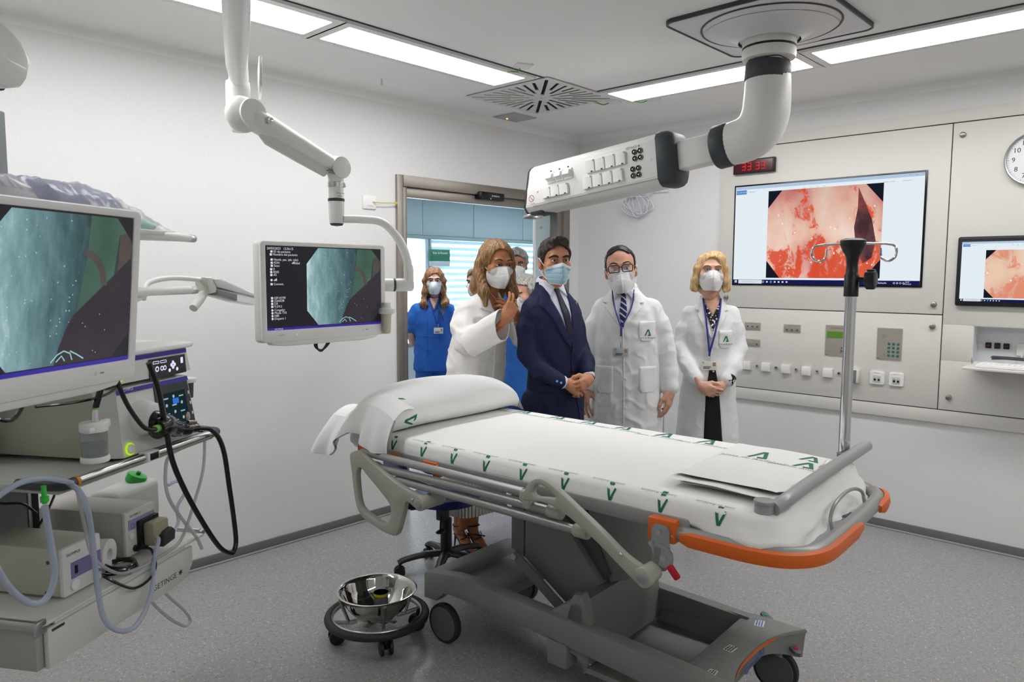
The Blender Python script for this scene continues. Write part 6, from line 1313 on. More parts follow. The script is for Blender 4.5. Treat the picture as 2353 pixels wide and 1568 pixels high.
# ---- head
def head(par, sp, M, sk, res=.003, fem=False, iris=BROWN, brow=None, lid=.16, brow_z=.019, brow_r=.0042, eyes=True, nb=None):
    s = SDF((-.10, -.135, -.20), (.10, .125, .145), res)
    s.ell((0, .018, .030), (.074, .094, .087), .01).ell((0, -.022, .035), (.066, .066, .066), .03).ell((0, -.024, -.052), (.060 if not fem else .055, .066, .066), .035)
    s.ell((0, -.066, -.098), (.028, .026, .022), .025)
    for x in (-1, 1):
        s.ell((x * .046, -.056, -.030), (.024, .026, .024), .025).ell((x * .028, -.085, .020), (.026, .016, .011), .018)
        s.ell((x * .0325, -.108, -.001), (.019, .022, .012), .014, '-')
    s.cone((0, -.086, .004), (0, -.112, -.036), .008, .0125, .014).ell((0, -.098, -.040), (.019, .014, .010), .01)
    s.ell((0, -.086, -.066), (.024, .012, .006), .008).ell((0, -.083, -.076), (.021, .012, .007), .008).ell((0, -.096, -.071), (.024, .006, .0022), .004, '-')
    for x in (-1, 1):
        s.ell((x * .078, .012, -.010), (.010, .020, .031), .008).ell((x * .074, .010, -.036), (.007, .010, .010), .008).ell((x * .089, .006, -.006), (.008, .012, .019), .006, '-')
    s.cone((0, .016, -.07), (0, .028, -.125), .054 if not fem else .046, .052 if not fem else .044, .03)
    if nb is not None:
        a = M @ Vector((0, .014, -.07)); q = SDF(tuple(min(a[i], nb[i]) - .08 for i in range(3)), tuple(max(a[i], nb[i]) + .08 for i in range(3)), .006); sc_ = M.to_scale()[0]
        q.cone(a, nb, (.053 if not fem else .045) * sc_, (.058 if not fem else .050) * sc_, .01).cone((nb[0] - .05, nb[1] + .01, nb[2] - .03), (nb[0] + .05, nb[1] + .01, nb[2] - .03), .042, .042, .03); sp.add(q.mesh())
    sp.add(s.mesh(), M); hb = BVHTree.FromPolygons([Vector(v) for v in s.mesh()[0]], s.mesh()[1].tolist())
    if not eyes: return hb
    for x in (-1, 1):
        E = M @ TR(x * .0318, -.0818, -.001)
        e = ob('eye', MB().sphere((0, 0, 0), .0125, 18, 12, M=E), m_eye, par, smooth=180)
        ob('iris', MB().sphere((0, 0, 0), .0128, 16, 4, M=E @ TR(rx=90), zlo=.88), iris[0], e, smooth=180); ob('pupil', MB().sphere((0, 0, 0), .0130, 12, 3, M=E @ TR(rx=90), zlo=.975), iris[1], e, smooth=180)
        ob('eyelid', MB().sphere((0, 0, 0), (.0150, .0137, .0137), 20, 6, M=E @ TR(rx=-12, ry=-x * 4), zlo=lid), sk, par, smooth=180)
        ob('eyelid', MB().sphere((0, 0, 0), (.0150, .0136, .0137), 20, 6, M=E @ TR(rx=14), zlo=-1., zhi=-.40), sk, par, smooth=180)
        ob('eyelash', MB().tube([E @ TR(rx=-12, ry=-x * 4) @ Vector((.0150 * .955 * math.cos(a), -.0139 * .955 * math.sin(a), .0137 * lid)) for a in [R(12 + 156 * i / 12) for i in range(13)]], .0009 if not fem else .0013, 5), m_ink, par)
        if brow:
            q = []
            for px, pz in ((.012, -.002), (.023, .002), (.035, .0042), (.046, .001), (.053, -.005)):
                h = hb.ray_cast(Vector((x * px, -.3, brow_z + pz)), Vector((0, 1, 0)), .5)
                if h[0] is not None: q.append(M @ (h[0] + Vector((0, .0012, 0))))
            ob('eyebrow', MB().tube(spline(q, 4), [1.15 * brow_r * (.7 + .5 * math.sin(math.pi * i / (4 * (len(q) - 1)))) for i in range(4 * (len(q) - 1) + 1)], 6), brow, par, smooth=180)
    return hb
def short_hair(par, M, m, zf=.078, side=-.025, nape=-.085, vol=.010, quiff=0., temple=-.045, seed=1., lab=None, curl=0.):
    s = SDF((-.115, -.14, -.13), (.115, .14, .165), .0035)
    s.ell((0, .018, .034), (.074 + vol, .094 + vol, .087 + vol), .01).ell((0, -.022, .038), (.066 + vol * .8, .066 + vol, .067 + vol), .03)
    if quiff: s.ell((0, -.062, .098), (.055, .034, .024 + quiff), .025)
    s.keep(lambda x, y, z: .85 * (np.interp(y, [-.12, -.075, temple - .006, temple + .006, .0, .028, .034, .13], [zf, zf, zf - .022, .016, side, side, nape, nape]) + .010 * np.cos(x * 60) * (y < -.05) - z))
    s.keep(lambda x, y, z: -(((np.abs(x) - .082) / .016) ** 2 + ((y - .012) / .026) ** 2 + ((z + .012) / .034) ** 2 - 1) * .01)
    def dp(p):
        q = M.inverted() @ p; r = .0045 * N3(q, 26, 60, 40, seed) + .003 * N3(q, 70, 70, 50, seed)
        return r + (curl * N3(q, 38, 38, 38, seed) if curl else 0)
    return vob('hair', Soup().add(s.mesh(), M), m, par, dp, 1, lab)
def long_hair(par, M, m, L=.24, flare=.02, part=.012, wave=0., seed=1., fr=.074, lab=None, tuck=0, top=.074):
    s = SDF((-.17, -.15, -L - .08), (.17, .17, .165), .004)
    s.ell((0, .020, .034), (.086, .104, .098), .01).ell((0, -.020, .042), (.077, .074, .074), .03).ell((0, .062, -.05), (.082, .055, .12), .03)
    for x in (-1, 1):
        ln = L * (1. if not tuck or x > 0 else .98)
        P = [(x * .066, -.03, .055), (x * .080, -.022, .0), (x * .086, -.014, -.06), (x * (.088 + flare), -.022 - .03 * (L > .2), -.6 * ln - .02), (x * (.080 + flare), -.035 - .035 * (L > .2), -ln)]
        if tuck and x < 0: P[1] = (x * .080, .012, -.005); P[2] = (x * .088, .006, -.06)
        if wave: P = [(a + x * wave * math.sin(9 * i), b - wave * .5 * math.cos(7 * i), c) for i, (a, b, c) in enumerate(P)]
        s.chain(P, [.020, .024, .027, .030, .012], .02)
        s.chain([(x * .05, .06, -.02), (x * .072, .05, -.6 * ln), (x * .066, .045, -ln * .92)], [.04, .038, .018], .03)
    s.keep(lambda x, y, z: -((np.abs((x - part * np.clip(z / .06, 0, 1)) / fr) ** 2.2 + ((y + .125) / (.095 + .02 * tuck)) ** 2 + ((z - top + .105) / .105) ** 2) - 1) * .03)
    s.keep(lambda x, y, z: -((x / .06) ** 2 + ((y + .10) / .11) ** 2 + ((z + .15) / .12) ** 2 - 1) * .03)
    s.keep(lambda x, y, z: -(-(np.abs(x - part) - .002 - .02 * np.maximum(0, .115 - z))) * .0 - .5)
    Mi = M.inverted()
    def dp(p):
        q = Mi @ p; a = math.atan2(q.x, q.y + .02); v = (.0055 if wave else .003) * noise.noise(Vector((a * 9, q.z * (5 if wave else 2) + seed, seed))) + .0025 * noise.noise(Vector((a * 34, q.z * (7 if wave else 3), seed + 2)))
        v -= .010 * math.exp(-((q.x - part) / .007) ** 2) * (1 if q.z > .085 else 0)
        if wave: v += .010 * math.sin(q.z * 55 + 3 * a + 2 * noise.noise(q * 8)) * min(1, max(0, -q.z * 8))
        return v
    return vob('hair', Soup().add(s.mesh(), M), m, par, dp, 1, lab)
def bob_hair(par, M, m, seed=2.):
    s = SDF((-.15, -.15, -.17), (.15, .16, .17), .0035)
    s.ell((0, .020, .034), (.083, .102, .094), .01).ell((.016, -.034, .072), (.070, .062, .054), .03).ell((0, .05, -.05), (.088, .062, .085), .03)
    for x in (-1, 1): s.chain([(x * .062, -.03, .075), (x * .080, -.025, .02), (x * .090, -.010, -.05), (x * .097, .0, -.095), (x * .084, -.012, -.112)], [.020, .022, .023, .020, .010], .02)
    s.keep(lambda x, y, z: -((np.abs((x + .004) / .068) ** 2.4 + ((y + .125) / .098) ** 2 + ((z + .028) / .112) ** 2) - 1) * .03)
    s.keep(lambda x, y, z: -((x / .07) ** 2 + ((y + .08) / .10) ** 2 + ((z + .15) / .07) ** 2 - 1) * .03)
    Mi = M.inverted()
    def dp(p): q = Mi @ p; a = math.atan2(q.x, q.y + .02); return .003 * noise.noise(Vector((a * 8, q.z * 3, seed))) + .0018 * noise.noise(Vector((a * 34, q.z * 3, seed))) - .008 * math.exp(-((q.x + .022) / .008) ** 2) * (q.z > .1)
    return vob('hair', Soup().add(s.mesh(), M), m, par, dp, 1)
def mask_fit(hb, q, sg, gap=.0028):
    if hb:
        h = hb.ray_cast(Vector((q.x * sg, -.3, q.z)), Vector((0, 1, 0)), .7)
        g = gap + .004 * min(1., abs(q.x) / .05)
        if h[0] is not None and h[0].y - g < q.y: q.y = h[0].y - g
    return q
def kn95(par, M, hb=None, m=None, strap=True):
    m = m or m_mask
    C = spline([(0, -.1135, -.006), (0, -.128, -.026), (0, -.142, -.052), (0, -.136, -.080), (0, -.116, -.104), (0, -.088, -.124)], 6); E_ = spline([(.066, -.036, -.030), (.069, -.030, -.045), (.068, -.030, -.065), (.061, -.030, -.088), (.052, -.034, -.104), (.042, -.046, -.117)], 6); k = len(C) - 1
    def fn(a, c):
        i = c * k; i0 = min(int(i), k - 1); f = i - i0; p = C[i0].lerp(C[i0 + 1], f); e = E_[i0].lerp(E_[i0 + 1], f); s_ = abs(2 * a - 1); sg = 1 if a > .5 else -1
        q = p.lerp(e, s_ ** .92); q.y -= .022 * math.sin(math.pi * s_ ** .85) * (1 - .25 * c); q.z += .006 * math.sin(math.pi * s_) * (1 - c) - .004 * math.sin(math.pi * s_) * c
        mask_fit(hb, q, sg); q.y -= .005 * math.exp(-(s_ / .03) ** 2); q.y += .003 * math.exp(-((c - .34 - .10 * s_) / .018) ** 2) * (s_ < .75) + .002 * math.exp(-((c - .72 + .1 * s_) / .02) ** 2) * (s_ < .6)
        return M @ Vector((q.x * sg, q.y, q.z))
    o = ob('face_mask', MB().grid(fn, 41, 31), m, par, smooth=60)
    def edge(a, c): p = fn(a, c); return p
    ob('mask_hem', MB().tube([fn(a / 30, 0) for a in range(31)], .0016, 5).tube([fn(a / 30, 1) for a in range(31)], .0016, 5).tube([fn(0, a / 20) for a in range(21)], .0016, 5).tube([fn(1, a / 20) for a in range(21)], .0016, 5), mat('mask_hem_grey', 'cfcfcc', .7), o, smooth=80)
    ob('nose_clip', MB().grid(lambda a, c: fn(.34 + .32 * a, .035 + .06 * c) + (M.to_3x3() @ Vector((0, -.0008, .0))), 12, 3), mat('mask_clip', 'f3f3f1', .6), o)
    if strap:
        for sg in (-1, 1):
            ob('mask_strap', MB().tube([M @ Vector((sg * x, y, z)) for x, y, z in ((.064, -.038, -.036), (.074, -.014, -.015), (.083, .004, .010), (.086, .020, .016))], .0019, 6), m_white, o, smooth=80)
            ob('mask_strap', MB().tube([M @ Vector((sg * x, y, z)) for x, y, z in ((.060, -.034, -.085), (.072, -.016, -.068), (.079, .004, -.046), (.083, .022, -.036))], .0019, 6), m_white, o, smooth=80)
    return o
def surgical(par, M, hb=None):
    m = mat('surgical_mask_blue', 'a9cbd8', .7, spec=.2); C = spline([(0, -.118, -.012), (0, -.128, -.032), (0, -.136, -.060), (0, -.130, -.090), (0, -.112, -.113), (0, -.090, -.126)], 6); E_ = spline([(.066, -.045, -.034), (.068, -.040, -.050), (.067, -.040, -.066), (.063, -.040, -.084), (.054, -.048, -.104), (.042, -.056, -.120)], 6); k = len(C) - 1
    def fn(a, c):
        i = c * k; i0 = min(int(i), k - 1); f = i - i0; p = C[i0].lerp(C[i0 + 1], f); e = E_[i0].lerp(E_[i0 + 1], f); s_ = abs(2 * a - 1); sg = 1 if a > .5 else -1
        q = p.lerp(e, s_ ** 1.5); q.y -= .018 * math.sin(math.pi * s_); mask_fit(hb, q, sg, .006)
        for pc in (.26, .46, .66): q.y += .0045 * max(0, 1 - abs(c - pc - .03 * (1 - s_)) / .05) - .002 * max(0, 1 - abs(c - pc - .05) / .04)
        return M @ Vector((q.x * sg, q.y + .002 * math.sin(9 * a + 7 * c), q.z))
    o = ob('face_mask', MB().grid(fn, 41, 45), m, par, smooth=60)
    ob('mask_band', MB().grid(lambda a, c: fn(a, .0 + .17 * c) + (M.to_3x3() @ Vector((0, -.0012, .0))), 30, 5), mat('surgical_band_white', 'e3e8ec', .7), o, smooth=80)
    ob('mask_hem', MB().tube([fn(a / 30, 1) for a in range(31)], .0016, 5).tube([fn(0, a / 20) for a in range(21)], .0018, 5).tube([fn(1, a / 20) for a in range(21)], .0018, 5), m_white, o, smooth=80)
    for sg in (-1, 1):
        ob('mask_strap', MB().tube([M @ Vector((sg * x, y, z)) for x, y, z in ((.066, -.046, -.034), (.074, -.022, -.014), (.083, .002, .012), (.086, .018, .018))], .0019, 6), m_white, o, smooth=80)
        ob('mask_strap', MB().tube([M @ Vector((sg * x, y, z)) for x, y, z in ((.060, -.048, -.096), (.070, -.030, -.080), (.078, -.004, -.055), (.082, .016, -.040))], .0019, 6), m_white, o, smooth=80)
# ---- hands: y along the fingers, x towards the thumb, z out of the back of the hand
def hand(sp, wrist, d, thumb, curls=(25, 28, 30, 34), spread=4., tcurl=(30, 20), tout=38., sc=1., fore=.06, fdir=None, res=.0028, ratio=(1, 1.05, .6), L=True):
    y = Vector(d).normalized(); x = Vector(thumb); x = (x - y * x.dot(y)).normalized(); z = x.cross(y)
    M = Matrix((x, y, z)).transposed().to_4x4(); M.translation = Vector(wrist); M = M @ Matrix.Scale(sc, 4)
    sg = 1 if L else -1
    s = SDF((-.10, -.05 - fore, -.13), (.13, .23, .10), res)
    K = [(.030, .082, 0), (.010, .088, .003), (-.010, .084, .002), (-.028, .074, -.003)]; Ls = [(.043, .027, .021), (.048, .030, .022), (.044, .028, .022), (.034, .021, .019)]; rr = [.0092, .0095, .009, .008]
    fing = []
    for i, kp in enumerate(K):
        s.cone((kp[0] * .55, .008, 0), kp, .017, rr[i] + .0028, .014)
        a = 0.; p = np.array(kp); sx = math.sin(R(spread * (1.5 - i))); rad = rr[i]
        for j in range(3):
            a += R(curls[i] * ratio[j]); dv = np.array((sx, math.cos(a), -sg * math.sin(a))); q = p + dv * Ls[i][j]; fing += [(M @ Vector((p + q) / 2), M.to_3x3() @ Vector(dv))] if j == 0 else []; s.cone(p, q, rad, rad * .93, .004); rad *= .93; p = q
    s.ell((.0, .045, -sg * .006), (.036, .045, .014), .012)
    tb = np.array((.022, .020, -sg * .008)); a = R(tout); t1 = tb + np.array((math.sin(a), math.cos(a), -sg * .35)) * .040; s.cone(tb, t1, .0165, .0125, .014)
    a2 = R(tout - tcurl[0]); t2 = t1 + np.array((math.sin(a2), math.cos(a2), -sg * .35)) * .033; s.cone(t1, t2, .0115, .0102, .006); a3 = R(tout - tcurl[0] - tcurl[1]); s.cone(t2, t2 + np.array((math.sin(a3), math.cos(a3), -sg * .30)) * .026, .0102, .0085, .005)
    if fore:
        fd = M.inverted().to_3x3() @ Vector(fdir) if fdir else Vector((0, -1, 0)); fd = np.array(fd.normalized())
        s.cone((0, 0, 0), fd * fore, .023, .017, .014)
    s.cone((0, .0, 0), (0, .03, 0), .023, .026, .014)
    sp.add(s.mesh(), M); return fing
def ring_on(par, c, axis, m, r=.0105): 
    z = Vector(axis).normalized(); x = z.orthogonal(); F = frame(c, x, z.cross(x)); ob('ring', MB().tube([(r * math.cos(a), r * math.sin(a), 0) for a in [2 * math.pi * i / 18 for i in range(18)]], .0018, 6, True, M=F), m, par, smooth=80)
def garment(st, sleeves, res=.009, lo=(-.42, -.45, .3), hi=(.42, .3, 1.66), k=.035, extra=()):
    s = SDF(lo, hi, res); s.loft(st, .02)
    for pts, rs in sleeves: s.chain(pts, rs, k)
    for e in extra: s.cone(*e)
    return s
def legs_and_shoes(par, m, hip=.90, sx=.09, y=0.02, r=(.10, .075, .06), bottom=.05, shoe=True):
    s = SDF((-.30, -.22, bottom - .03), (.30, .26, hip + .12), .010)
    for x in (-1, 1): s.chain([(x * sx, y, hip), (x * (sx + .01), y, .48), (x * (sx + .015), y + .01, bottom)], r, .02)
    s.ell((0, y, hip), (.14, .105, .10), .03); vob('trousers', Soup().add(s.mesh()), m, par, folds(.004, 5))
    if shoe:
        for x in (-1, 1): 
            q = SDF((-.08, -.22, -.0), (.08, .10, .13), .006); q.ell((0, -.05, .035), (.045, .13, .04), .01).ell((0, .03, .05), (.038, .055, .05), .02).keep(lambda a, b, c: .004 - c + 0 * a + 0 * b); vob('shoe', Soup().add(q.mesh(), TR(x * (sx + .02), y, 0, rz=x * 8)), m_shoe, par)
def inner_body(sp, pts):
    s = SDF((-.4, -.4, .05), (.4, .4, 1.6), .014)
    for i, (a, b, ra, rb) in enumerate(pts):
        f = 1. if i == 0 or i > len(pts) - 3 else .62; dz = -.03 if 0 < i < len(pts) - 2 else 0.
        s.cone((a[0], a[1], a[2] + (dz if a[2] > 1.3 else 0)), (b[0], b[1], b[2] + (dz if b[2] > 1.3 else 0)), ra * f, rb * f, .01)
    sp.add(s.mesh())
def person(label, pos, rz): return thing('person', label, 'person', (pos[0], pos[1], 0), rz)
def HM(c, yaw=0, pitch=0, roll=0, s=1.): return Matrix.Translation(c) @ Matrix.Rotation(R(yaw), 4, 'Z') @ Matrix.Rotation(R(pitch), 4, 'X') @ Matrix.Rotation(R(roll), 4, 'Y') @ Matrix.Scale(s, 4)
def collar_band(par, c, r0, r1, h, m, tilt=14, name='shirt_collar', ry=1.08):
    ob(name, MB().lathe([(r0, 0), (r0 + .003, h * .5), (r1, h), (r1 + .004, h), (r0 + .007, h * .45), (r0 + .006, 0)], n=40, M=Matrix.Translation(c) @ TR(rx=tilt) @ Matrix.Diagonal((1, ry, 1, 1))), m, par, smooth=60)

# ---------------------------------------------------------------- man in the navy suit
t = person('man in navy suit and pale blue surgical mask, hands clasped behind the stretcher', (-1.847, -1.289), -14.1)
sk = skin('skin_tan', 'c48a69'); hm = hairm('hair_dark_brown', '17110e', '2a201b', '4a3b33')
M = HM((-.028, -.035, 1.690), -17, -2, 0, 1.03); sp = Soup(); hb = head(t, sp, M, sk, brow=hm, brow_r=.0050, lid=.20, nb=(-.026, .022, 1.50))
f0 = hand(sp, (.098, -.195, 1.048), (-.14, -.035, -.062), (-.35, -.15, 1.0), (38, 42, 46, 50), 3, (30, 25), 40, 1.0, fdir=(.02, .08, .12))
hand(sp, (-.035, -.180, 1.032), (.10, -.02, -.06), (.2, .1, 1.0), (30, 34, 38, 44), 2, (35, 25), 30, 1.0, fdir=(-.9, .30, .30), L=False)
inner_body(sp, [((-.02, .02, 1.5), (0, .02, .95), .06, .08), ((-.02, .02, 1.46), (-.15, .02, 1.44), .04, .04), ((-.02, .02, 1.46), (.13, .02, 1.44), .04, .04), ((-.15, .02, 1.44), (-.185, -.02, 1.17), .035, .03), ((-.185, -.02, 1.17), (-.06, -.16, 1.04), .03, .022), ((.13, .02, 1.44), (.16, .0, 1.18), .035, .03), ((.16, .0, 1.18), (.105, -.17, 1.07), .03, .022), ((-.08, .02, .9), (-.09, .02, .1), .06, .04), ((.08, .02, .9), (.09, .02, .1), .06, .04)])
vob('body', sp, sk, t, smooth=1); short_hair(t, M, hm, .070, -.030, -.085, .010, .006, -.050, 3); surgical(t, M, hb)
st = [(.78, .02, .02, .180, .135), (.95, .02, .01, .172, .132), (1.12, .018, .01, .162, .125), (1.30, .004, .01, .172, .128), (1.40, -.006, .012, .176, .120), (1.455, -.012, .015, .158, .102), (1.505, -.018, .018, .118, .086), (1.545, -.024, .022, .085, .072), (1.58, -.028, .025, .066, .062)]
SL = [([(-.145, .02, 1.435), (-.180, .015, 1.32), (-.192, -.02, 1.185), (-.160, -.085, 1.105), (-.085, -.160, 1.045)], [.050, .053, .053, .049, .043]), ([(.128, .02, 1.435), (.158, .01, 1.32), (.165, -.02, 1.195), (.145, -.10, 1.13), (.112, -.162, 1.085)], [.048, .052, .052, .048, .042])]
g = garment(st, SL, res=.007, k=.022); jk = vob('jacket', Soup().add(g.mesh()), m_navysuit, t, folds(.006, 2)); jb = bvh_of(jk)
cx = lambda z: .030 - .068 * max(0, min(1, (z - 1.22) / .35))
def sv(P): return [(x + cx(z), z) for x, z in P]
patch(t, 'shirt_front', sv([(-.052, 1.585), (.052, 1.585), (.058, 1.50), (.008, 1.235), (-.008, 1.235), (-.062, 1.50)]), jb, m_shirt, .003, .003)
patch(t, 'tie', sv([(-.019, 1.572), (.019, 1.572), (.012, 1.515), (.025, 1.42), (.022, 1.30), (.006, 1.235), (-.006, 1.235), (-.018, 1.30), (-.022, 1.42), (-.012, 1.515)]), jb, mat('tie_dark_navy', '16142e', .5, var=.5, vscale=400), .009, .006)
for s in (-1, 1):
    patch(t, 'lapel', sv([(s * .046, 1.592), (s * .080, 1.565), (s * .112, 1.475), (s * .128, 1.455), (s * .100, 1.41), (s * .04, 1.26), (s * .004, 1.215), (s * .004, 1.235), (s * .056, 1.48), (s * .052, 1.56)]), jb, m_navy2, .009, .008)
    patch(t, 'shirt_collar_point', sv([(s * .008, 1.55), (s * .055, 1.60), (s * .066, 1.565), (s * .050, 1.50)]), jb, m_shirt, .014, .010)
collar_band(t, (-.028, .018, 1.553), .066, .061, .042, m_shirt)
pline(t, 'jacket_edge', [(.032, 1.22), (.040, 1.10), (.06, .98), (.095, .86), (.11, .80)], jb, m_navy2, .004, .001)
patch(t, 'flap_pocket', [(-.14, 1.02), (-.055, 1.01), (-.055, .965), (-.14, .975)], jb, m_navy2, .004, .004)
for x, z in ((.038, 1.205), (.044, 1.09)):
    h = jb.ray_cast(Vector((x, -.6, z)), Vector((0, 1, 0)), 1); ob('button', MB().cyl(h[0] + Vector((0, -.012, 0)), h[0] + Vector((0, -.002, 0)), .009, n=16, bev=.002), m_black, t)
for k in range(2):
    h = jb.ray_cast(Vector((-.118 + .018 * k, -.6, 1.052 - .008 * k)), Vector((0, 1, 0)), 1)
    if h[0]: ob('button', MB().cyl(h[0] + Vector((0, -.005, 0)), h[0], .006, n=12), mat('button_blue', '2d3c66', .4), t)
h = jb.ray_cast(Vector((.098, -.6, 1.46)), Vector((0, 1, 0)), 1); ob('lapel_pin', MB().sphere(h[0] + Vector((0, -.012, 0)), (.005, .003, .009), 10, 8), m_gold, t)
ob('shirt_cuff', MB().tube([(-.10, -.148, 1.055), (-.058, -.168, 1.038), (-.048, -.172, 1.034)], [.037, .036, .030], 20), m_shirt, t); ob('shirt_cuff', MB().tube([(.118, -.145, 1.10), (.104, -.182, 1.062), (.102, -.186, 1.058)], [.036, .034, .029], 20), m_shirt, t)
F = frame((.100, -.188, 1.054), (-.14, -.2, -.35), (1, 0, 0)); ob('watch', MB().tube([(0, .030 * math.cos(a), .024 * math.sin(a)) for a in [2 * math.pi * i / 24 for i in range(24)]], .006, 8, True, M=F), m_black, t)
ring_on(t, *f0[2], m_gold); legs_and_shoes(t, m_navysuit)
# ---------------------------------------------------------------- man in the white coat with glasses
t = person('man in white coat with glasses, striped tie and white mask, arms hanging', (-1.347, -1.40), -57.3)
sk = skin('skin_ruddy', 'd19d84'); hm = hairm('hair_greying_dark', '0f0d0b', '1d1a18', '34302d')
M = HM((-.014, -.03, 1.650), 2, -1, -6, 1.13); sp = Soup(); hb = head(t, sp, M, sk, brow=hm, brow_z=.027, brow_r=.0046, lid=.42, nb=(.006, .026, 1.485))
hand(sp, (.288, -.025, .935), (-.06, -.10, -1), (-.45, -.9, 0), (18, 22, 26, 30), 3, (20, 15), 30, 1.0, fdir=(-.03, .12, 1))
hand(sp, (-.222, -.03, .935), (-.02, -.12, -1), (.9, -.45, 0), (14, 16, 20, 24), 9, (10, 10), 48, 1.0, L=False, fdir=(.02, .1, 1))
inner_body(sp, [((0, .02, 1.5), (0, .02, .9), .07, .09), ((0, .02, 1.45), (-.15, .02, 1.42), .05, .05), ((0, .02, 1.45), (.19, .02, 1.43), .05, .05), ((-.15, .02, 1.42), (-.21, .02, 1.18), .04, .035), ((-.21, .02, 1.18), (-.222, -.02, .97), .035, .024), ((.19, .02, 1.43), (.27, .03, 1.2), .04, .035), ((.27, .03, 1.2), (.288, -.02, .97), .035, .024), ((-.08, .02, .9), (-.09, .02, .1), .06, .04), ((.08, .02, .9), (.09, .02, .1), .06, .04)])
vob('body', sp, sk, t, smooth=1); short_hair(t, M, hm, .098, -.025, -.085, .005, 0, -.040, 7); kn95(t, M, hb)
# spectacles
fr = mat('spectacle_frame', '14131a', .25)
o = None
b = MB()
for x in (-1, 1):
    P = [M @ Vector((x * .034 + px, -.124 + .16 * max(0, abs(x * .034 + px) - .035), .001 + pz)) for px, pz in [(a * .98, c) for a, c in rrect(.054, .036, .010, 4)]]; b.tube(P, .0030, 6, True)
    b.tube([M @ Vector(q) for q in ((x * .060, -.120, .008), (x * .069, -.100, .009), (x * .078, -.01, .006), (x * .084, .015, -.006))], .0026, 6)
b.tube([M @ Vector(q) for q in ((-.010, -.125, .006), (0, -.128, .009), (.010, -.125, .006))], .0026, 6); gl = ob('glasses', b, fr, t, smooth=80)
for x in (-1, 1): ob('lens', MB().prism([(p[0], p[1]) for p in rrect(.052, .034, .010, 4)], .0008, M @ TR(x * .034, -.1235, .001, rx=90, rz=x * 3)), m_lens, gl)
for k, z in enumerate((.052, .062, .071)):
    q = [hb.ray_cast(Vector((x, -.3, z + .002 * math.cos(x * 60))), Vector((0, 1, 0)), .5)[0] for x in [-.034 + .0068 * i for i in range(11)]]
    ob('brow_crease', MB().tube([M @ (p + Vector((0, .0012, 0))) for p in q], .0017, 6), mat('skin_crease', 'c08a70', .6), t, smooth=80)
st = [(.56, .03, .03, .225, .150), (.80, .03, .02, .208, .142), (1.0, .03, .015, .195, .136), (1.18, .028, .01, .186, .130), (1.33, .025, .012, .184, .124), (1.41, .022, .016, .172, .110), (1.46, .018, .02, .142, .094), (1.505, .012, .022, .105, .080), (1.54, .008, .026, .080, .070), (1.575, .004, .028, .068, .064)]
SL = [([(-.122, .02, 1.42), (-.160, .02, 1.32), (-.192, .02, 1.17), (-.210, .005, 1.04), (-.216, -.012, .945)], [.060, .060, .056, .052, .050]), ([(.172, .02, 1.42), (.214, .02, 1.32), (.256, .025, 1.17), (.278, .015, 1.04), (.287, -.005, .955)], [.060, .062, .060, .056, .054])]
g = garment(st, SL, res=.0075, k=.022); ct = vob('white_coat', Soup().add(g.mesh()), m_coat, t, folds(.0085, 11)); cb = bvh_of(ct)
patch(t, 'shirt_front', [(-.050, 1.575), (.062, 1.575), (.065, 1.50), (.012, 1.315), (-.004, 1.315), (-.065, 1.48)], cb, m_shirt, .003, .003)
m_tie2 = mat('tie_striped', '1b2350', .45); N = NT(m_tie2); tc = N('TexCoord'); wv = N('TexWave', i_Scale=14.0); wv.bands_direction = 'DIAGONAL'; N.link(tc.outputs['Object'], wv.inputs['Vector']); N.link(N.ramp(wv.outputs[0], [(.80, lin('1b2350')), (.86, lin('c9cde0'))]), N.n['Principled BSDF'].inputs['Base Color'])
patch(t, 'tie', [(-.014, 1.525), (.026, 1.525), (.021, 1.49), (.030, 1.40), (.012, 1.315), (-.002, 1.315), (-.016, 1.40), (-.006, 1.49)], cb, m_tie2, .010, .007)
for s, x0 in ((-1, .004), (1, .006)):
    X_ = lambda q: x0 + s * q
    patch(t, 'lapel', [(X_(.050), 1.575), (X_(.085), 1.545), (X_(.118), 1.455), (X_(.092), 1.452), (X_(.108), 1.425), (X_(.038), 1.345), (X_(.002), 1.30), (X_(.002), 1.318), (X_(.062), 1.47), (X_(.060), 1.54)], cb, m_coat, .008, .007)
    patch(t, 'shirt_collar_point', [(X_(.006), 1.525), (X_(.056), 1.585), (X_(.068), 1.545), (X_(.050), 1.475)], cb, m_shirt, .013, .009)
collar_band(t, (.002, .022, 1.53), .066, .062, .044, m_shirt); collar_band(t, (.006, .034, 1.520), .074, .074, .036, m_coat, 16, 'coat_collar')
def coat_bits(t, cb, xc, pock, lowpock, btn, seam, emb):
    x0, z0, w, h = pock; patch(t, 'pocket', [(x0, z0), (x0 + w, z0), (x0 + w, z0 - h * .82), (x0 + w * .75, z0 - h), (x0 + w * .2, z0 - h), (x0, z0 - h * .82)], cb, m_coat, .0028, .003)
    for q in lowpock: x0, z0, w, h = q; patch(t, 'pocket', [(x0, z0), (x0 + w, z0), (x0 + w, z0 - h * .88), (x0 + w * .85, z0 - h), (x0 + w * .15, z0 - h), (x0, z0 - h * .88)], cb, m_coat, .0026, .003)
    for x, z in btn:
        r_ = cb.ray_cast(Vector((x, -.6, z)), Vector((0, 1, 0)), 1); b = MB().cyl(r_[0] + Vector((0, -.006, 0)), r_[0], .0085, n=16, bev=.002)
        ob('button', b, m_white, t)
    if seam: pline(t, 'front_edge', seam, cb, m_coat, .0035, .001)
    pemblem(t, .034, .036, emb[0], emb[1], cb, .0055); ptext(t, 'lettering', 'Junta de Andalucía', .0115, emb[0], emb[1] - .032, cb, m_ink, .0055)
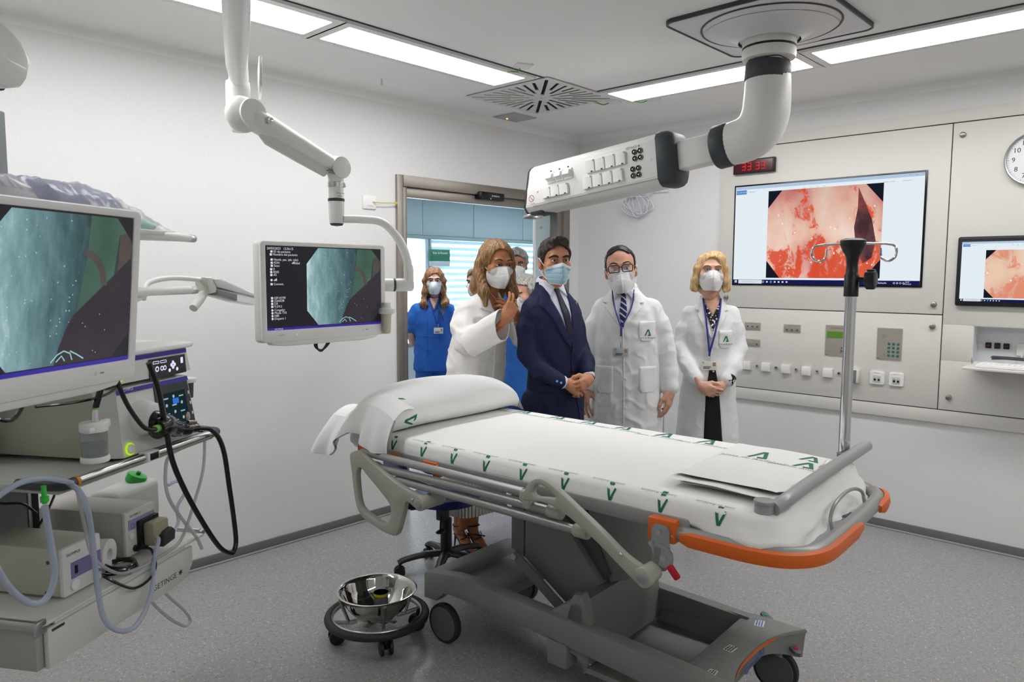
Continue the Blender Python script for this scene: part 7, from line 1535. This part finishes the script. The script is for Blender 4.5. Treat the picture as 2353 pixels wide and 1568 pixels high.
coat_bits(t, cb, .02, (.098, 1.350, .095, .118), ((-.150, 1.082, .105, .165), (.105, 1.085, .10, .155)), ((.022, 1.165), (.028, 1.01), (.031, .838)), [(.006, 1.31), (.012, 1.2), (.018, 1.0), (.02, .8), (.02, .6)], (.150, 1.283))
def lanyard(t, cb, P, m, r=.0035): pline(t, 'lanyard', P, cb, m, r, .012)
lanyard(t, cb, [(-.062, 1.53), (-.05, 1.45), (-.015, 1.345), (-.003, 1.315)], m_lany); lanyard(t, cb, [(.066, 1.53), (.055, 1.43), (.015, 1.345), (-.001, 1.315)], m_lany); lanyard(t, cb, [(-.002, 1.318), (-.002, 1.26)], m_lany, .005)
def badge(t, cb, x, z, w, h, col, strap_z):
    q = cb.ray_cast(Vector((x, -.6, z)), Vector((0, 1, 0)), 1)[0] + Vector((0, -.016, 0)); o = ob('badge', MB().box(q, (w, .003, h), .001), mat(col[0], col[1], .35), t)
    ob('badge_photo', MB().box(q + Vector((w * .33, -.002, h * .14)), (w * .2, .0008, h * .42)), mat('badge_photo_tan', 'a9866f', .5), o); ob('badge_print', MB().box(q + Vector((-w * .12, -.002, -h * .15)), (w * .5, .0008, h * .07)).box(q + Vector((-w * .16, -.002, -h * .3)), (w * .42, .0008, h * .07)), m_ink, o); ob('badge_mark', MB().prism([(a * .010, c * .010) for a, c in A_POLY], .0006, frame(q + Vector((-w * .38, -.002, h * .33)), (1, 0, 0), (0, 0, 1))), m_green, o)
    ob('badge_clip', MB().cyl(q + Vector((0, -.002, h * .5)), q + Vector((0, -.002, h * .5 + strap_z)), .0045, n=8), m_chrome, o)
badge(t, cb, .0, 1.168, .085, .052, ('badge_grey', 'b9c0c8'), .03); legs_and_shoes(t, mat('grey_trousers', '3a3c42', .7), sx=.08, r=(.085, .07, .06))
# ---------------------------------------------------------------- blonde woman in the white coat
t = person('blonde woman in white coat over black dress, white mask, looking up', (-.861, -1.717), -55.9)
sk = skin('skin_fair', 'd6a68e'); hm = hairm('hair_blonde', 'a17a48', 'cfab78', 'e6cfa6')
M = HM((-.012, -.03, 1.632), 3, -11, 1, 1.0); sp = Soup(); hb = head(t, sp, M, sk, fem=True, iris=BLUE, brow=hairm('brow_blonde', '6b4e33', '80603f', '8f6e4a'), brow_r=.0030, lid=.24, nb=(0, .026, 1.425))
hand(sp, (-.062, -.165, .955), (.11, -.04, -.055), (.35, -.2, 1.0), (34, 40, 46, 52), 2, (30, 20), 42, .92, fdir=(-.55, .1, .83), L=False)
hand(sp, (.062, -.15, .955), (-.11, -.03, -.06), (-.35, -.1, 1.0), (40, 46, 50, 56), 2, (35, 25), 30, .92, fdir=(.45, .12, .88))
inner_body(sp, [((0, .02, 1.5), (0, .02, .9), .05, .08), ((0, .02, 1.42), (-.14, .02, 1.39), .04, .04), ((0, .02, 1.42), (.14, .02, 1.39), .04, .04), ((-.14, .02, 1.39), (-.175, .0, 1.17), .035, .03), ((-.175, .0, 1.17), (-.07, -.15, .975), .03, .022), ((.14, .02, 1.39), (.17, .0, 1.17), .035, .03), ((.17, .0, 1.17), (.07, -.14, .975), .03, .022), ((-.07, .02, .9), (-.07, .02, .1), .05, .03), ((.07, .02, .9), (.07, .02, .1), .05, .03)])
vob('body', sp, sk, t, smooth=1); bob_hair(t, M, hm); kn95(t, M, hb)
for x in (-1, 1): ob('hoop_earring', MB().tube([M @ Vector((x * .084, .0 + .004 * math.cos(a), -.062 + .014 * math.sin(a) - .001)) + M.to_3x3() @ Vector((.011 * math.cos(a), 0, 0)) for a in [2 * math.pi * i / 20 for i in range(20)]], .0015, 6, True), m_alu, t, smooth=80)
st = [(.50, 0, .03, .200, .150), (.80, 0, .025, .178, .14), (.95, 0, .02, .165, .130), (1.12, 0, .015, .148, .115), (1.27, 0, .01, .153, .120), (1.345, 0, .013, .150, .108), (1.395, 0, .018, .128, .092), (1.435, 0, .022, .092, .074), (1.47, 0, .024, .066, .062), (1.50, 0, .028, .056, .056)]
SL = [([(-.120, .02, 1.378), (-.152, .01, 1.28), (-.172, -.01, 1.16), (-.135, -.085, 1.06), (-.092, -.13, .995)], [.054, .051, .049, .048, .046]), ([(.120, .02, 1.378), (.152, .01, 1.28), (.170, -.01, 1.16), (.135, -.08, 1.06), (.092, -.125, .995)], [.054, .051, .049, .048, .046])]
g = garment(st, SL, res=.007, k=.02); ct = vob('white_coat', Soup().add(g.mesh()), m_coat, t, folds(.0075, 23)); cb = bvh_of(ct)
m_dots = mat('black_dotted_cloth', '0e0e11', .7); N = NT(m_dots); tc = N('TexCoord'); vo = N('TexVoronoi', i_Scale=62.0); N.link(tc.outputs['Object'], vo.inputs['Vector']); N.link(N.ramp(vo.outputs['Distance'], [(.30, (.85, .85, .85)), (.34, (.006, .006, .008))], 'CONSTANT'), N.n['Principled BSDF'].inputs['Base Color'])
patch(t, 'neckline_skin', [(-.050, 1.50), (.050, 1.50), (.040, 1.44), (.004, 1.375), (-.036, 1.44)], cb, sk, .004, .004)
patch(t, 'dress_neckline', [(-.055, 1.47), (-.036, 1.44), (.004, 1.37), (.040, 1.44), (.052, 1.47), (.040, 1.37), (.004, 1.28), (-.030, 1.37)], cb, m_dots, .006, .005)
patch(t, 'dress_front', [(-.006, 1.10), (.016, 1.10), (.032, 1.02), (.050, .92), (.085, .52), (-.035, .52), (-.028, .90), (-.014, 1.02)], cb, m_blackc, .005, .004)
patch(t, 'dress_trim', [(-.004, 1.095), (.014, 1.095), (.024, 1.035), (.004, 1.03), (-.008, 1.04)], cb, m_dots, .008, .003)
for s in (-1, 1): patch(t, 'lapel', [(s * .045, 1.505), (s * .075, 1.48), (s * .098, 1.405), (s * .074, 1.40), (s * .088, 1.375), (s * .03, 1.27), (s * .004, 1.235), (s * .004, 1.255), (s * .040, 1.37), (s * .050, 1.46)], cb, m_coat, .009, .008)
collar_band(t, (0, .034, 1.452), .060, .060, .034, m_coat, 14, 'coat_collar')
coat_bits(t, cb, 0, (.040, 1.285, .082, .108), (), ((-.020, 1.045), (-.038, .80)), [(.002, 1.24), (-.002, 1.15), (-.014, 1.02), (-.03, .9), (-.038, .52)], (.082, 1.235))
lanyard(t, cb, [(-.052, 1.475), (-.040, 1.38), (-.022, 1.22), (-.014, 1.155)], m_lany, .0055); lanyard(t, cb, [(.055, 1.475), (.045, 1.40), (.012, 1.25), (-.010, 1.155)], m_lany, .0055); lanyard(t, cb, [(-.012, 1.16), (-.013, 1.125)], m_lany, .006)
badge(t, cb, -.014, 1.073, .092, .056, ('badge_cream', 'dde0d4'), .03)
ob('dress_cuff', MB().tube([(.105, -.115, 1.01), (.088, -.137, .975)], [.046, .040], 18), m_dots, t)
legs_and_shoes(t, m_blackc, hip=.86, sx=.065, r=(.07, .05, .035), bottom=.05)
# ---------------------------------------------------------------- gesturing woman in ivory
t = person('woman with long brown hair in ivory blazer and white mask, gesturing with raised hands', (-2.059, -.965), -6.8)
sk = skin('skin_golden', 'b97c58'); hm = hairm('hair_brown_highlights', '5a3f28', '8a6742', 'bd9766')
M = HM((.026, -.05, 1.678), -10, 5, 2, 1.05); sp = Soup(); hb = head(t, sp, M, sk, fem=True, brow=hairm('brow_dark', '2a1a10', '38241a', '452e20'), brow_r=.0030, lid=.06, brow_z=.023, nb=(.008, .004, 1.46))
f1 = hand(sp, (-.105, -.305, 1.385), (.50, -.04, .86), (-.80, .35, .40), (20, 24, 32, 46), 3, (30, 25), 12, .94, fdir=(-.42, .62, -.66), L=False)
f2 = hand(sp, (.100, -.145, 1.392), (-.78, .12, .60), (-.3, .35, 1.0), (26, 30, 34, 38), 4, (25, 15), 35, .94, fdir=(.40, .20, -.88))
inner_body(sp, [((0, 0, 1.52), (0, .06, .9), .05, .08), ((0, .0, 1.46), (-.15, .02, 1.44), .04, .04), ((0, 0, 1.46), (.15, .0, 1.44), .04, .04), ((-.15, .02, 1.44), (-.195, -.08, 1.245), .035, .03), ((-.195, -.08, 1.245), (-.12, -.29, 1.365), .03, .024), ((.15, .0, 1.44), (.172, -.09, 1.25), .035, .03), ((.172, -.09, 1.25), (.09, -.15, 1.38), .028, .024), ((-.05, .10, .9), (-.08, .13, .14), .06, .034), ((.03, .10, .9), (-.02, .11, .14), .06, .034)])
s_ = SDF((-.2, -.12, -.0), (.12, .26, .24), .005)
for x, y in ((-.085, .15), (-.02, .10)): s_.cone((x, y, .24), (x, y + .005, .125), .036, .030, .01).cone((x, y + .018, .115), (x, y - .06, .055), .026, .027, .02).cone((x, y - .06, .05), (x, y - .125, .026), .027, .019, .015)
sp.add(s_.mesh())
vob('body', sp, sk, t, smooth=1); long_hair(t, M, hm, .22, .0, -.012, 0., 4., .076, tuck=1, top=.090); kn95(t, M, hb)
for i, (x, y) in enumerate(((-.085, .15), (-.02, .10))):
    o = ob('sandal', MB().tube([(x, y + .035, .085), (x, y + .0, .07), (x, y - .06, .028), (x, y - .13, .008)], [.020, .024, .030, .024], 12, flat=.35), m_shoe, t); ob('heel', MB().cyl((x, y + .037, .085), (x, y + .05, .0), .009, .004, n=10), m_shoe, o)
    for a, c in (((-.04, .0, .14), (.04, .0, .135)), ((-.034, -.02, .10), (.034, -.055, .075)), ((.034, -.02, .10), (-.034, -.055, .075))):
        ob('strap', MB().tube([(x + a[0], y + a[1], a[2]), (x + a[0] * .4, y + a[1] - .042, (a[2] + c[2]) / 2 + .012), (x + c[0] * .4, y + c[1] - .038, (a[2] + c[2]) / 2 + .010), (x + c[0], y + c[1], c[2])], .0035, 6).tube([(x + .036 * math.cos(q), y + .006 + .036 * math.sin(q), .142) for q in [2 * math.pi * k / 20 for k in range(20)]], .0032, 6, True), m_shoe, o)
def skirt(a, c):
    th = 2 * math.pi * a; z = .95 - .70 * c; f = .008 * c * (1 if int(a * 120) % 2 else -1) + .004 * math.sin(5 * th) * c; return (-.02 + (.165 + .035 * c + f) * math.cos(th), .085 + (.125 + .03 * c + f) * math.sin(th), z + .006 * math.sin(th * 3) * c)
ob('pleated_skirt', MB().grid(skirt, 120, 14, wrapu=True), mat('ivory_skirt', 'dcd6cf', .8), t, smooth=20)
st = [(.82, -.03, .085, .180, .150), (1.0, -.035, .07, .178, .14), (1.15, -.03, .05, .172, .130), (1.30, -.02, .03, .160, .122), (1.385, -.012, .015, .150, .108), (1.44, -.004, .01, .122, .090), (1.485, .004, .006, .085, .072), (1.525, .008, .004, .056, .056)]
SL = [([(-.130, .015, 1.415), (-.168, -.01, 1.33), (-.190, -.07, 1.250), (-.165, -.14, 1.285)], [.062, .066, .070, .068]), ([(.125, .0, 1.41), (.172, -.03, 1.33), (.212, -.085, 1.255), (.185, -.115, 1.30)], [.058, .062, .066, .062])]
g = garment(st, SL, res=.0075, k=.022); bl = vob('blazer', Soup().add(g.mesh()), m_blazer, t, folds(.009, 31)); bb = bvh_of(bl)
def sleeve(p0, p1, r0, r1, sq, seed, up):
    a = Vector(p0); c = Vector(p1); F = frame(a, c - a, up); L = (c - a).length
    def fn(i, j, d=0.):
        th = 2 * math.pi * i; r = r0 + (r1 - r0) * j - d; w = .006 * noise.noise(Vector((math.cos(th) * 2, math.sin(th) * 2, j * 4 + seed))); cut = .030 * math.cos(th) * j
        return F @ Vector((L * j + cut, (r + w) * math.cos(th) * sq, (r + w) * math.sin(th)))
    ob('sleeve', MB().grid(lambda i, j: fn(i, j), 40, 16, wrapu=True).grid(lambda i, j: fn(i, .25 + .75 * j, .004), 40, 10, wrapu=True).tube([fn(i / 40, 1, .002) for i in range(40)], .0028, 6, True), m_blazer, t, smooth=70)
sleeve((-.190, -.09, 1.245), (-.112, -.275, 1.350), .072, .072, 1.12, 3, (.2, 0, 1)); sleeve((.212, -.085, 1.235), (.138, -.140, 1.385), .066, .060, 1.1, 8, (.6, -1, 0))
patch(t, 'neckline_skin', [(-.045, 1.52), (.055, 1.52), (.045, 1.46), (.01, 1.36), (-.03, 1.46)], bb, sk, .003, .003)
for s in (-1, 1): patch(t, 'collar_flap', [(s * .040, 1.53), (s * .075, 1.505), (s * .095, 1.43), (s * .040, 1.41), (s * .008, 1.35), (s * .008, 1.38), (s * .040, 1.46)], bb, m_blazer, .010, .009)
pline(t, 'front_edge', [(.008, 1.36), (.0, 1.2), (-.01, 1.0), (-.01, .84)], bb, m_blazer, .004, .001); pline(t, 'side_slit', [(.125, 1.0), (.13, .93), (.135, .85)], bb, m_dark, .0015, .0005)
ob('necklace', MB().tube(spline([(-.035, -.06, 1.53), (-.005, -.10, 1.47), (.012, -.115, 1.42), (.015, -.118, 1.38)], 5), .0014, 5), m_alu, t)
ring_on(t, *f1[2], m_gold); ring_on(t, *f2[2], m_alu)
for x in (-1, 1): ob('ear_stud', MB().sphere(M @ Vector((x * .080, .004, -.044)), .004, 8, 6), m_alu, t)
# ---------------------------------------------------------------- nurse in blue in the doorway
HB = [None]
def scrubs_person(label, pos, rz, hc, hs, skn, hair_fn, arms, res=.0042, fem=True, st=None, yaw=0, pitch=0, coat=False, lid=.32):
    t = person(label, pos, rz); M = HM(hc, yaw, pitch, 0, hs); sp = Soup(); z0 = hc[2] - 1.55
    HB[0] = head(t, sp, M, skn, res, fem, nb=(hc[0] * .5, .022, hc[2] - .185), brow=hairm('brow_dark', '2a1a10', '38241a', '452e20'), lid=lid)
    for pts, rs in arms:
        s = SDF(tuple(min(p[i] for p in pts) - .08 for i in range(3)), tuple(max(p[i] for p in pts) + .08 for i in range(3)), .007); s.chain(pts, rs, .01); sp.add(s.mesh())
    inner_body(sp, [((0, .02, 1.36 + z0), (0, .02, .85), .05, .08), ((-.07, .02, .85), (-.07, .02, .1), .05, .035), ((.07, .02, .85), (.07, .02, .1), .05, .035)]); return t, M, sp, z0
sk = skin('skin_light_rose', 'dcae98')
arms = [([(-.205, .02, 1.22), (-.225, .02, 1.08), (-.205, .07, .98), (-.10, .14, .90), (-.02, .17, .87)], [.048, .040, .038, .028, .022]), ([(.165, .02, 1.22), (.178, .03, 1.08), (.165, .08, .98), (.09, .15, .90), (.02, .17, .88)], [.045, .040, .036, .028, .022])]
t, M, sp, z0 = scrubs_person('nurse in blue scrubs with long wavy hair standing in the doorway, hands behind back', (-.494, 1.30), -43.8, (.003, -.02, 1.555), 1.0, sk, None, arms, res=.0038, yaw=2)
hand(sp, (-.02, .17, .875), (.8, .2, -.4), (0, .2, 1), fore=.04, res=.004); hand(sp, (.02, .18, .885), (-.8, .2, -.4), (0, .2, 1), fore=.04, res=.004)
vob('body', sp, sk, t, smooth=1); long_hair(t, M, hairm('hair_ombre', '4a2e20', '8a5c3a', 'd8b184'), .30, .0, .012, .012, 9., .072); kn95(t, M, HB[0])
def scrub_top(t, st, SL, seed, z0, neck, skn):
    g = garment(st, SL, res=.011, lo=(-.36, -.3, .6), hi=(.36, .3, 1.6)); o = vob('scrub_top', Soup().add(g.mesh()), m_scrub, t, folds(.007, seed)); b = bvh_of(o)
    patch(t, 'neckline_skin', neck, b, skn, .003, .003); return b
st = [(.72, -.01, .02, .185, .15), (.90, -.01, .02, .178, .145), (1.05, -.012, .012, .165, .135), (1.18, -.015, .01, .17, .135), (1.28, -.018, .012, .17, .115), (1.34, -.015, .015, .135, .09), (1.385, -.008, .02, .08, .07), (1.41, 0, .024, .056, .056)]
cb = scrub_top(t, st, [([(-.165, .02, 1.285), (-.20, .02, 1.20), (-.222, .02, 1.115)], [.062, .064, .062]), ([(.125, .02, 1.285), (.158, .02, 1.20), (.175, .02, 1.115)], [.062, .062, .060])], 41, z0, [(-.05, 1.41), (.05, 1.41), (.004, 1.29)], sk)
pline(t, 'neck_trim', [(-.062, 1.40), (-.03, 1.34), (.004, 1.285), (.035, 1.34), (.06, 1.40)], cb, m_scrub2, .007, .002)
for q in ([(-.055, 1.25), (-.055, 1.0), (-.06, .86)], [(.06, 1.25), (.06, 1.0)], [(-.10, 1.05), (.07, 1.03)], [(-.16, 1.0), (-.10, .93), (-.02, .92)]): pline(t, 'seam', q, cb, m_scrub2, .003, .0005)
lanyard(t, cb, [(-.045, 1.38), (.0, 1.26), (.03, 1.16)], m_lany, .004); lanyard(t, cb, [(.05, 1.38), (.045, 1.26), (.035, 1.16)], m_lany, .004); badge(t, cb, .045, 1.10, .085, .055, ('badge_cream', 'dde0d4'), .035)
ob('stethoscope', MB().tube(spline([cb.ray_cast(Vector((x, -.6, z)), Vector((0, 1, 0)), 1)[0] + Vector((0, -.012, 0)) for x, z in ((.02, 1.33), (.06, 1.28), (.085, 1.22), (.09, 1.18))], 5), .005, 8), m_dark, t)
g = SDF((-.26, -.2, .02), (.26, .26, .92), .011)
for x in (-1, 1): g.chain([(x * .085 - .0, .02, .85), (x * .092, .02, .45), (x * .095, .03, .06)], [.10, .088, .08], .02)
g.ell((0, .02, .82), (.175, .135, .10), .03); vob('scrub_trousers', Soup().add(g.mesh()), m_scrub, t, folds(.007, 44))
for x in (-1, 1): ob('shoe', MB().sphere((x * .1, -.04, .035), (.045, .13, .035), 16, 8), m_white, t)
# ---- three more people half hidden behind the front row
sk = skin('skin_pale', 'd3a893'); arms = [([(-.165, .02, 1.22), (-.185, .0, 1.02), (-.15, -.06, .86)], [.045, .036, .026]), ([(.165, .02, 1.22), (.185, .0, 1.02), (.15, -.06, .86)], [.045, .036, .026])]
def scrub_set(t, sp, z0, sk, seed, w=1.):
    arms = [([(s * .17 * w, .02, 1.20 + z0), (s * .19 * w, .0, 1.0 + z0), (s * .16 * w, -.06, .82 + z0)], [.045, .036, .026]) for s in (-1, 1)]
    for pts, rs in arms: s = SDF(tuple(min(p[i] for p in pts) - .08 for i in range(3)), tuple(max(p[i] for p in pts) + .08 for i in range(3)), .008); s.chain(pts, rs, .01); sp.add(s.mesh())
    hand(sp, (-.16 * w, -.06, .83 + z0), (.0, -.15, -1), (.5, -.8, 0), fore=.03, res=.0045); hand(sp, (.16 * w, -.06, .83 + z0), (.0, -.15, -1), (-.5, -.8, 0), fore=.03, res=.0045)
    st = [(.74 + z0, 0, .02, .18 * w, .14), (1.05 + z0, 0, .015, .165 * w, .13), (1.22 + z0, 0, .01, .18 * w, .13), (1.30 + z0, 0, .015, .165 * w, .11), (1.35 + z0, 0, .018, .12 * w, .085), (1.40 + z0, 0, .024, .062, .06)]
    b = scrub_top(t, st, [([(s * .145 * w, .02, 1.29 + z0), (s * .175 * w, .02, 1.12 + z0)], [.06, .06]) for s in (-1, 1)], seed, z0, [(-.05, 1.41 + z0), (.05, 1.41 + z0), (.0, 1.28 + z0)], sk)
    g = SDF((-.26, -.2, .02), (.26, .26, .95 + z0), .012)
    for x in (-1, 1): g.chain([(x * .085, .02, .85 + z0), (x * .092, .02, .45), (x * .095, .03, .06)], [.10, .085, .075], .02)
    g.ell((0, .02, .82 + z0), (.17, .13, .10), .03); vob('scrub_trousers', Soup().add(g.mesh()), m_scrub, t, folds(.006, seed + 3))
    for x in (-1, 1): ob('shoe', MB().sphere((x * .1, -.04, .035), (.045, .13, .035), 16, 8), m_white, t)
    return b
t, M, sp, z0 = scrubs_person('woman in blue scrubs and white mask half hidden behind the long brown hair', (-.545, .665), -53.3, (-.008, -.02, 1.545), .93, sk, None, [], yaw=-22, pitch=0)
b = scrub_set(t, sp, z0, sk, 51, .98); vob('body', sp, sk, t, smooth=1); short_hair(t, M, hairm('hair_ash_blonde', '6a5540', '9a8265', 'c0a988'), .074, -.03, -.09, .013, .01, -.045, 12); kn95(t, M, HB[0])
t, M, sp, z0 = scrubs_person('tall grey-haired man in blue scrubs and white mask between the two front figures', (-.50, .24), -50, (-.005, -.02, 1.698), 1.03, skin('skin_olive', 'a9775c'), None, [], fem=False, yaw=2, pitch=2, lid=.4)
sk = MATS['skin_olive']; b = scrub_set(t, sp, z0, sk, 57, 1.05); vob('body', sp, sk, t, smooth=1); short_hair(t, M, hairm('hair_grey', '54534f', '8d8c88', 'c2c1bd'), .070, -.03, -.085, .018, .012, -.045, 15, curl=.006); kn95(t, M, HB[0])
g = garment([(.80 + z0, 0, .025, .205, .155), (1.22 + z0, 0, .022, .20, .135), (1.31 + z0, 0, .022, .18, .115), (1.365 + z0, 0, .026, .13, .085), (1.41 + z0, 0, .035, .07, .06)], [([(s * .155, .02, 1.30 + z0), (s * .195, .02, 1.12 + z0), (s * .21, .0, .95 + z0)], [.068, .064, .058]) for s in (-1, 1)], res=.012, hi=(.42, .3, 1.8))
g.keep(lambda x, y, z: .12 - np.abs(x) - np.maximum(0, y * 4) * 1. + 0 * z - .07 + 0.0); vob('open_coat', Soup().add(g.mesh()), m_coat, t, folds(.005, 61))
t, M, sp, z0 = scrubs_person('curly grey-haired man in blue peeping over the navy suit shoulder', (-1.081, -.38), -77.9, (-.008, -.02, 1.485), 1.0, skin('skin_pink', 'd89f8a'), None, [], fem=False, yaw=-14, pitch=8, lid=.3)
sk = MATS['skin_pink']; b = scrub_set(t, sp, z0, sk, 63, 1.0); vob('body', sp, sk, t, smooth=1); short_hair(t, M, hairm('hair_silver', '77756f', 'aaa79f', 'd6d3cb'), .082, -.03, -.085, .016, .0, -.03, 19, curl=.007); kn95(t, M, HB[0])
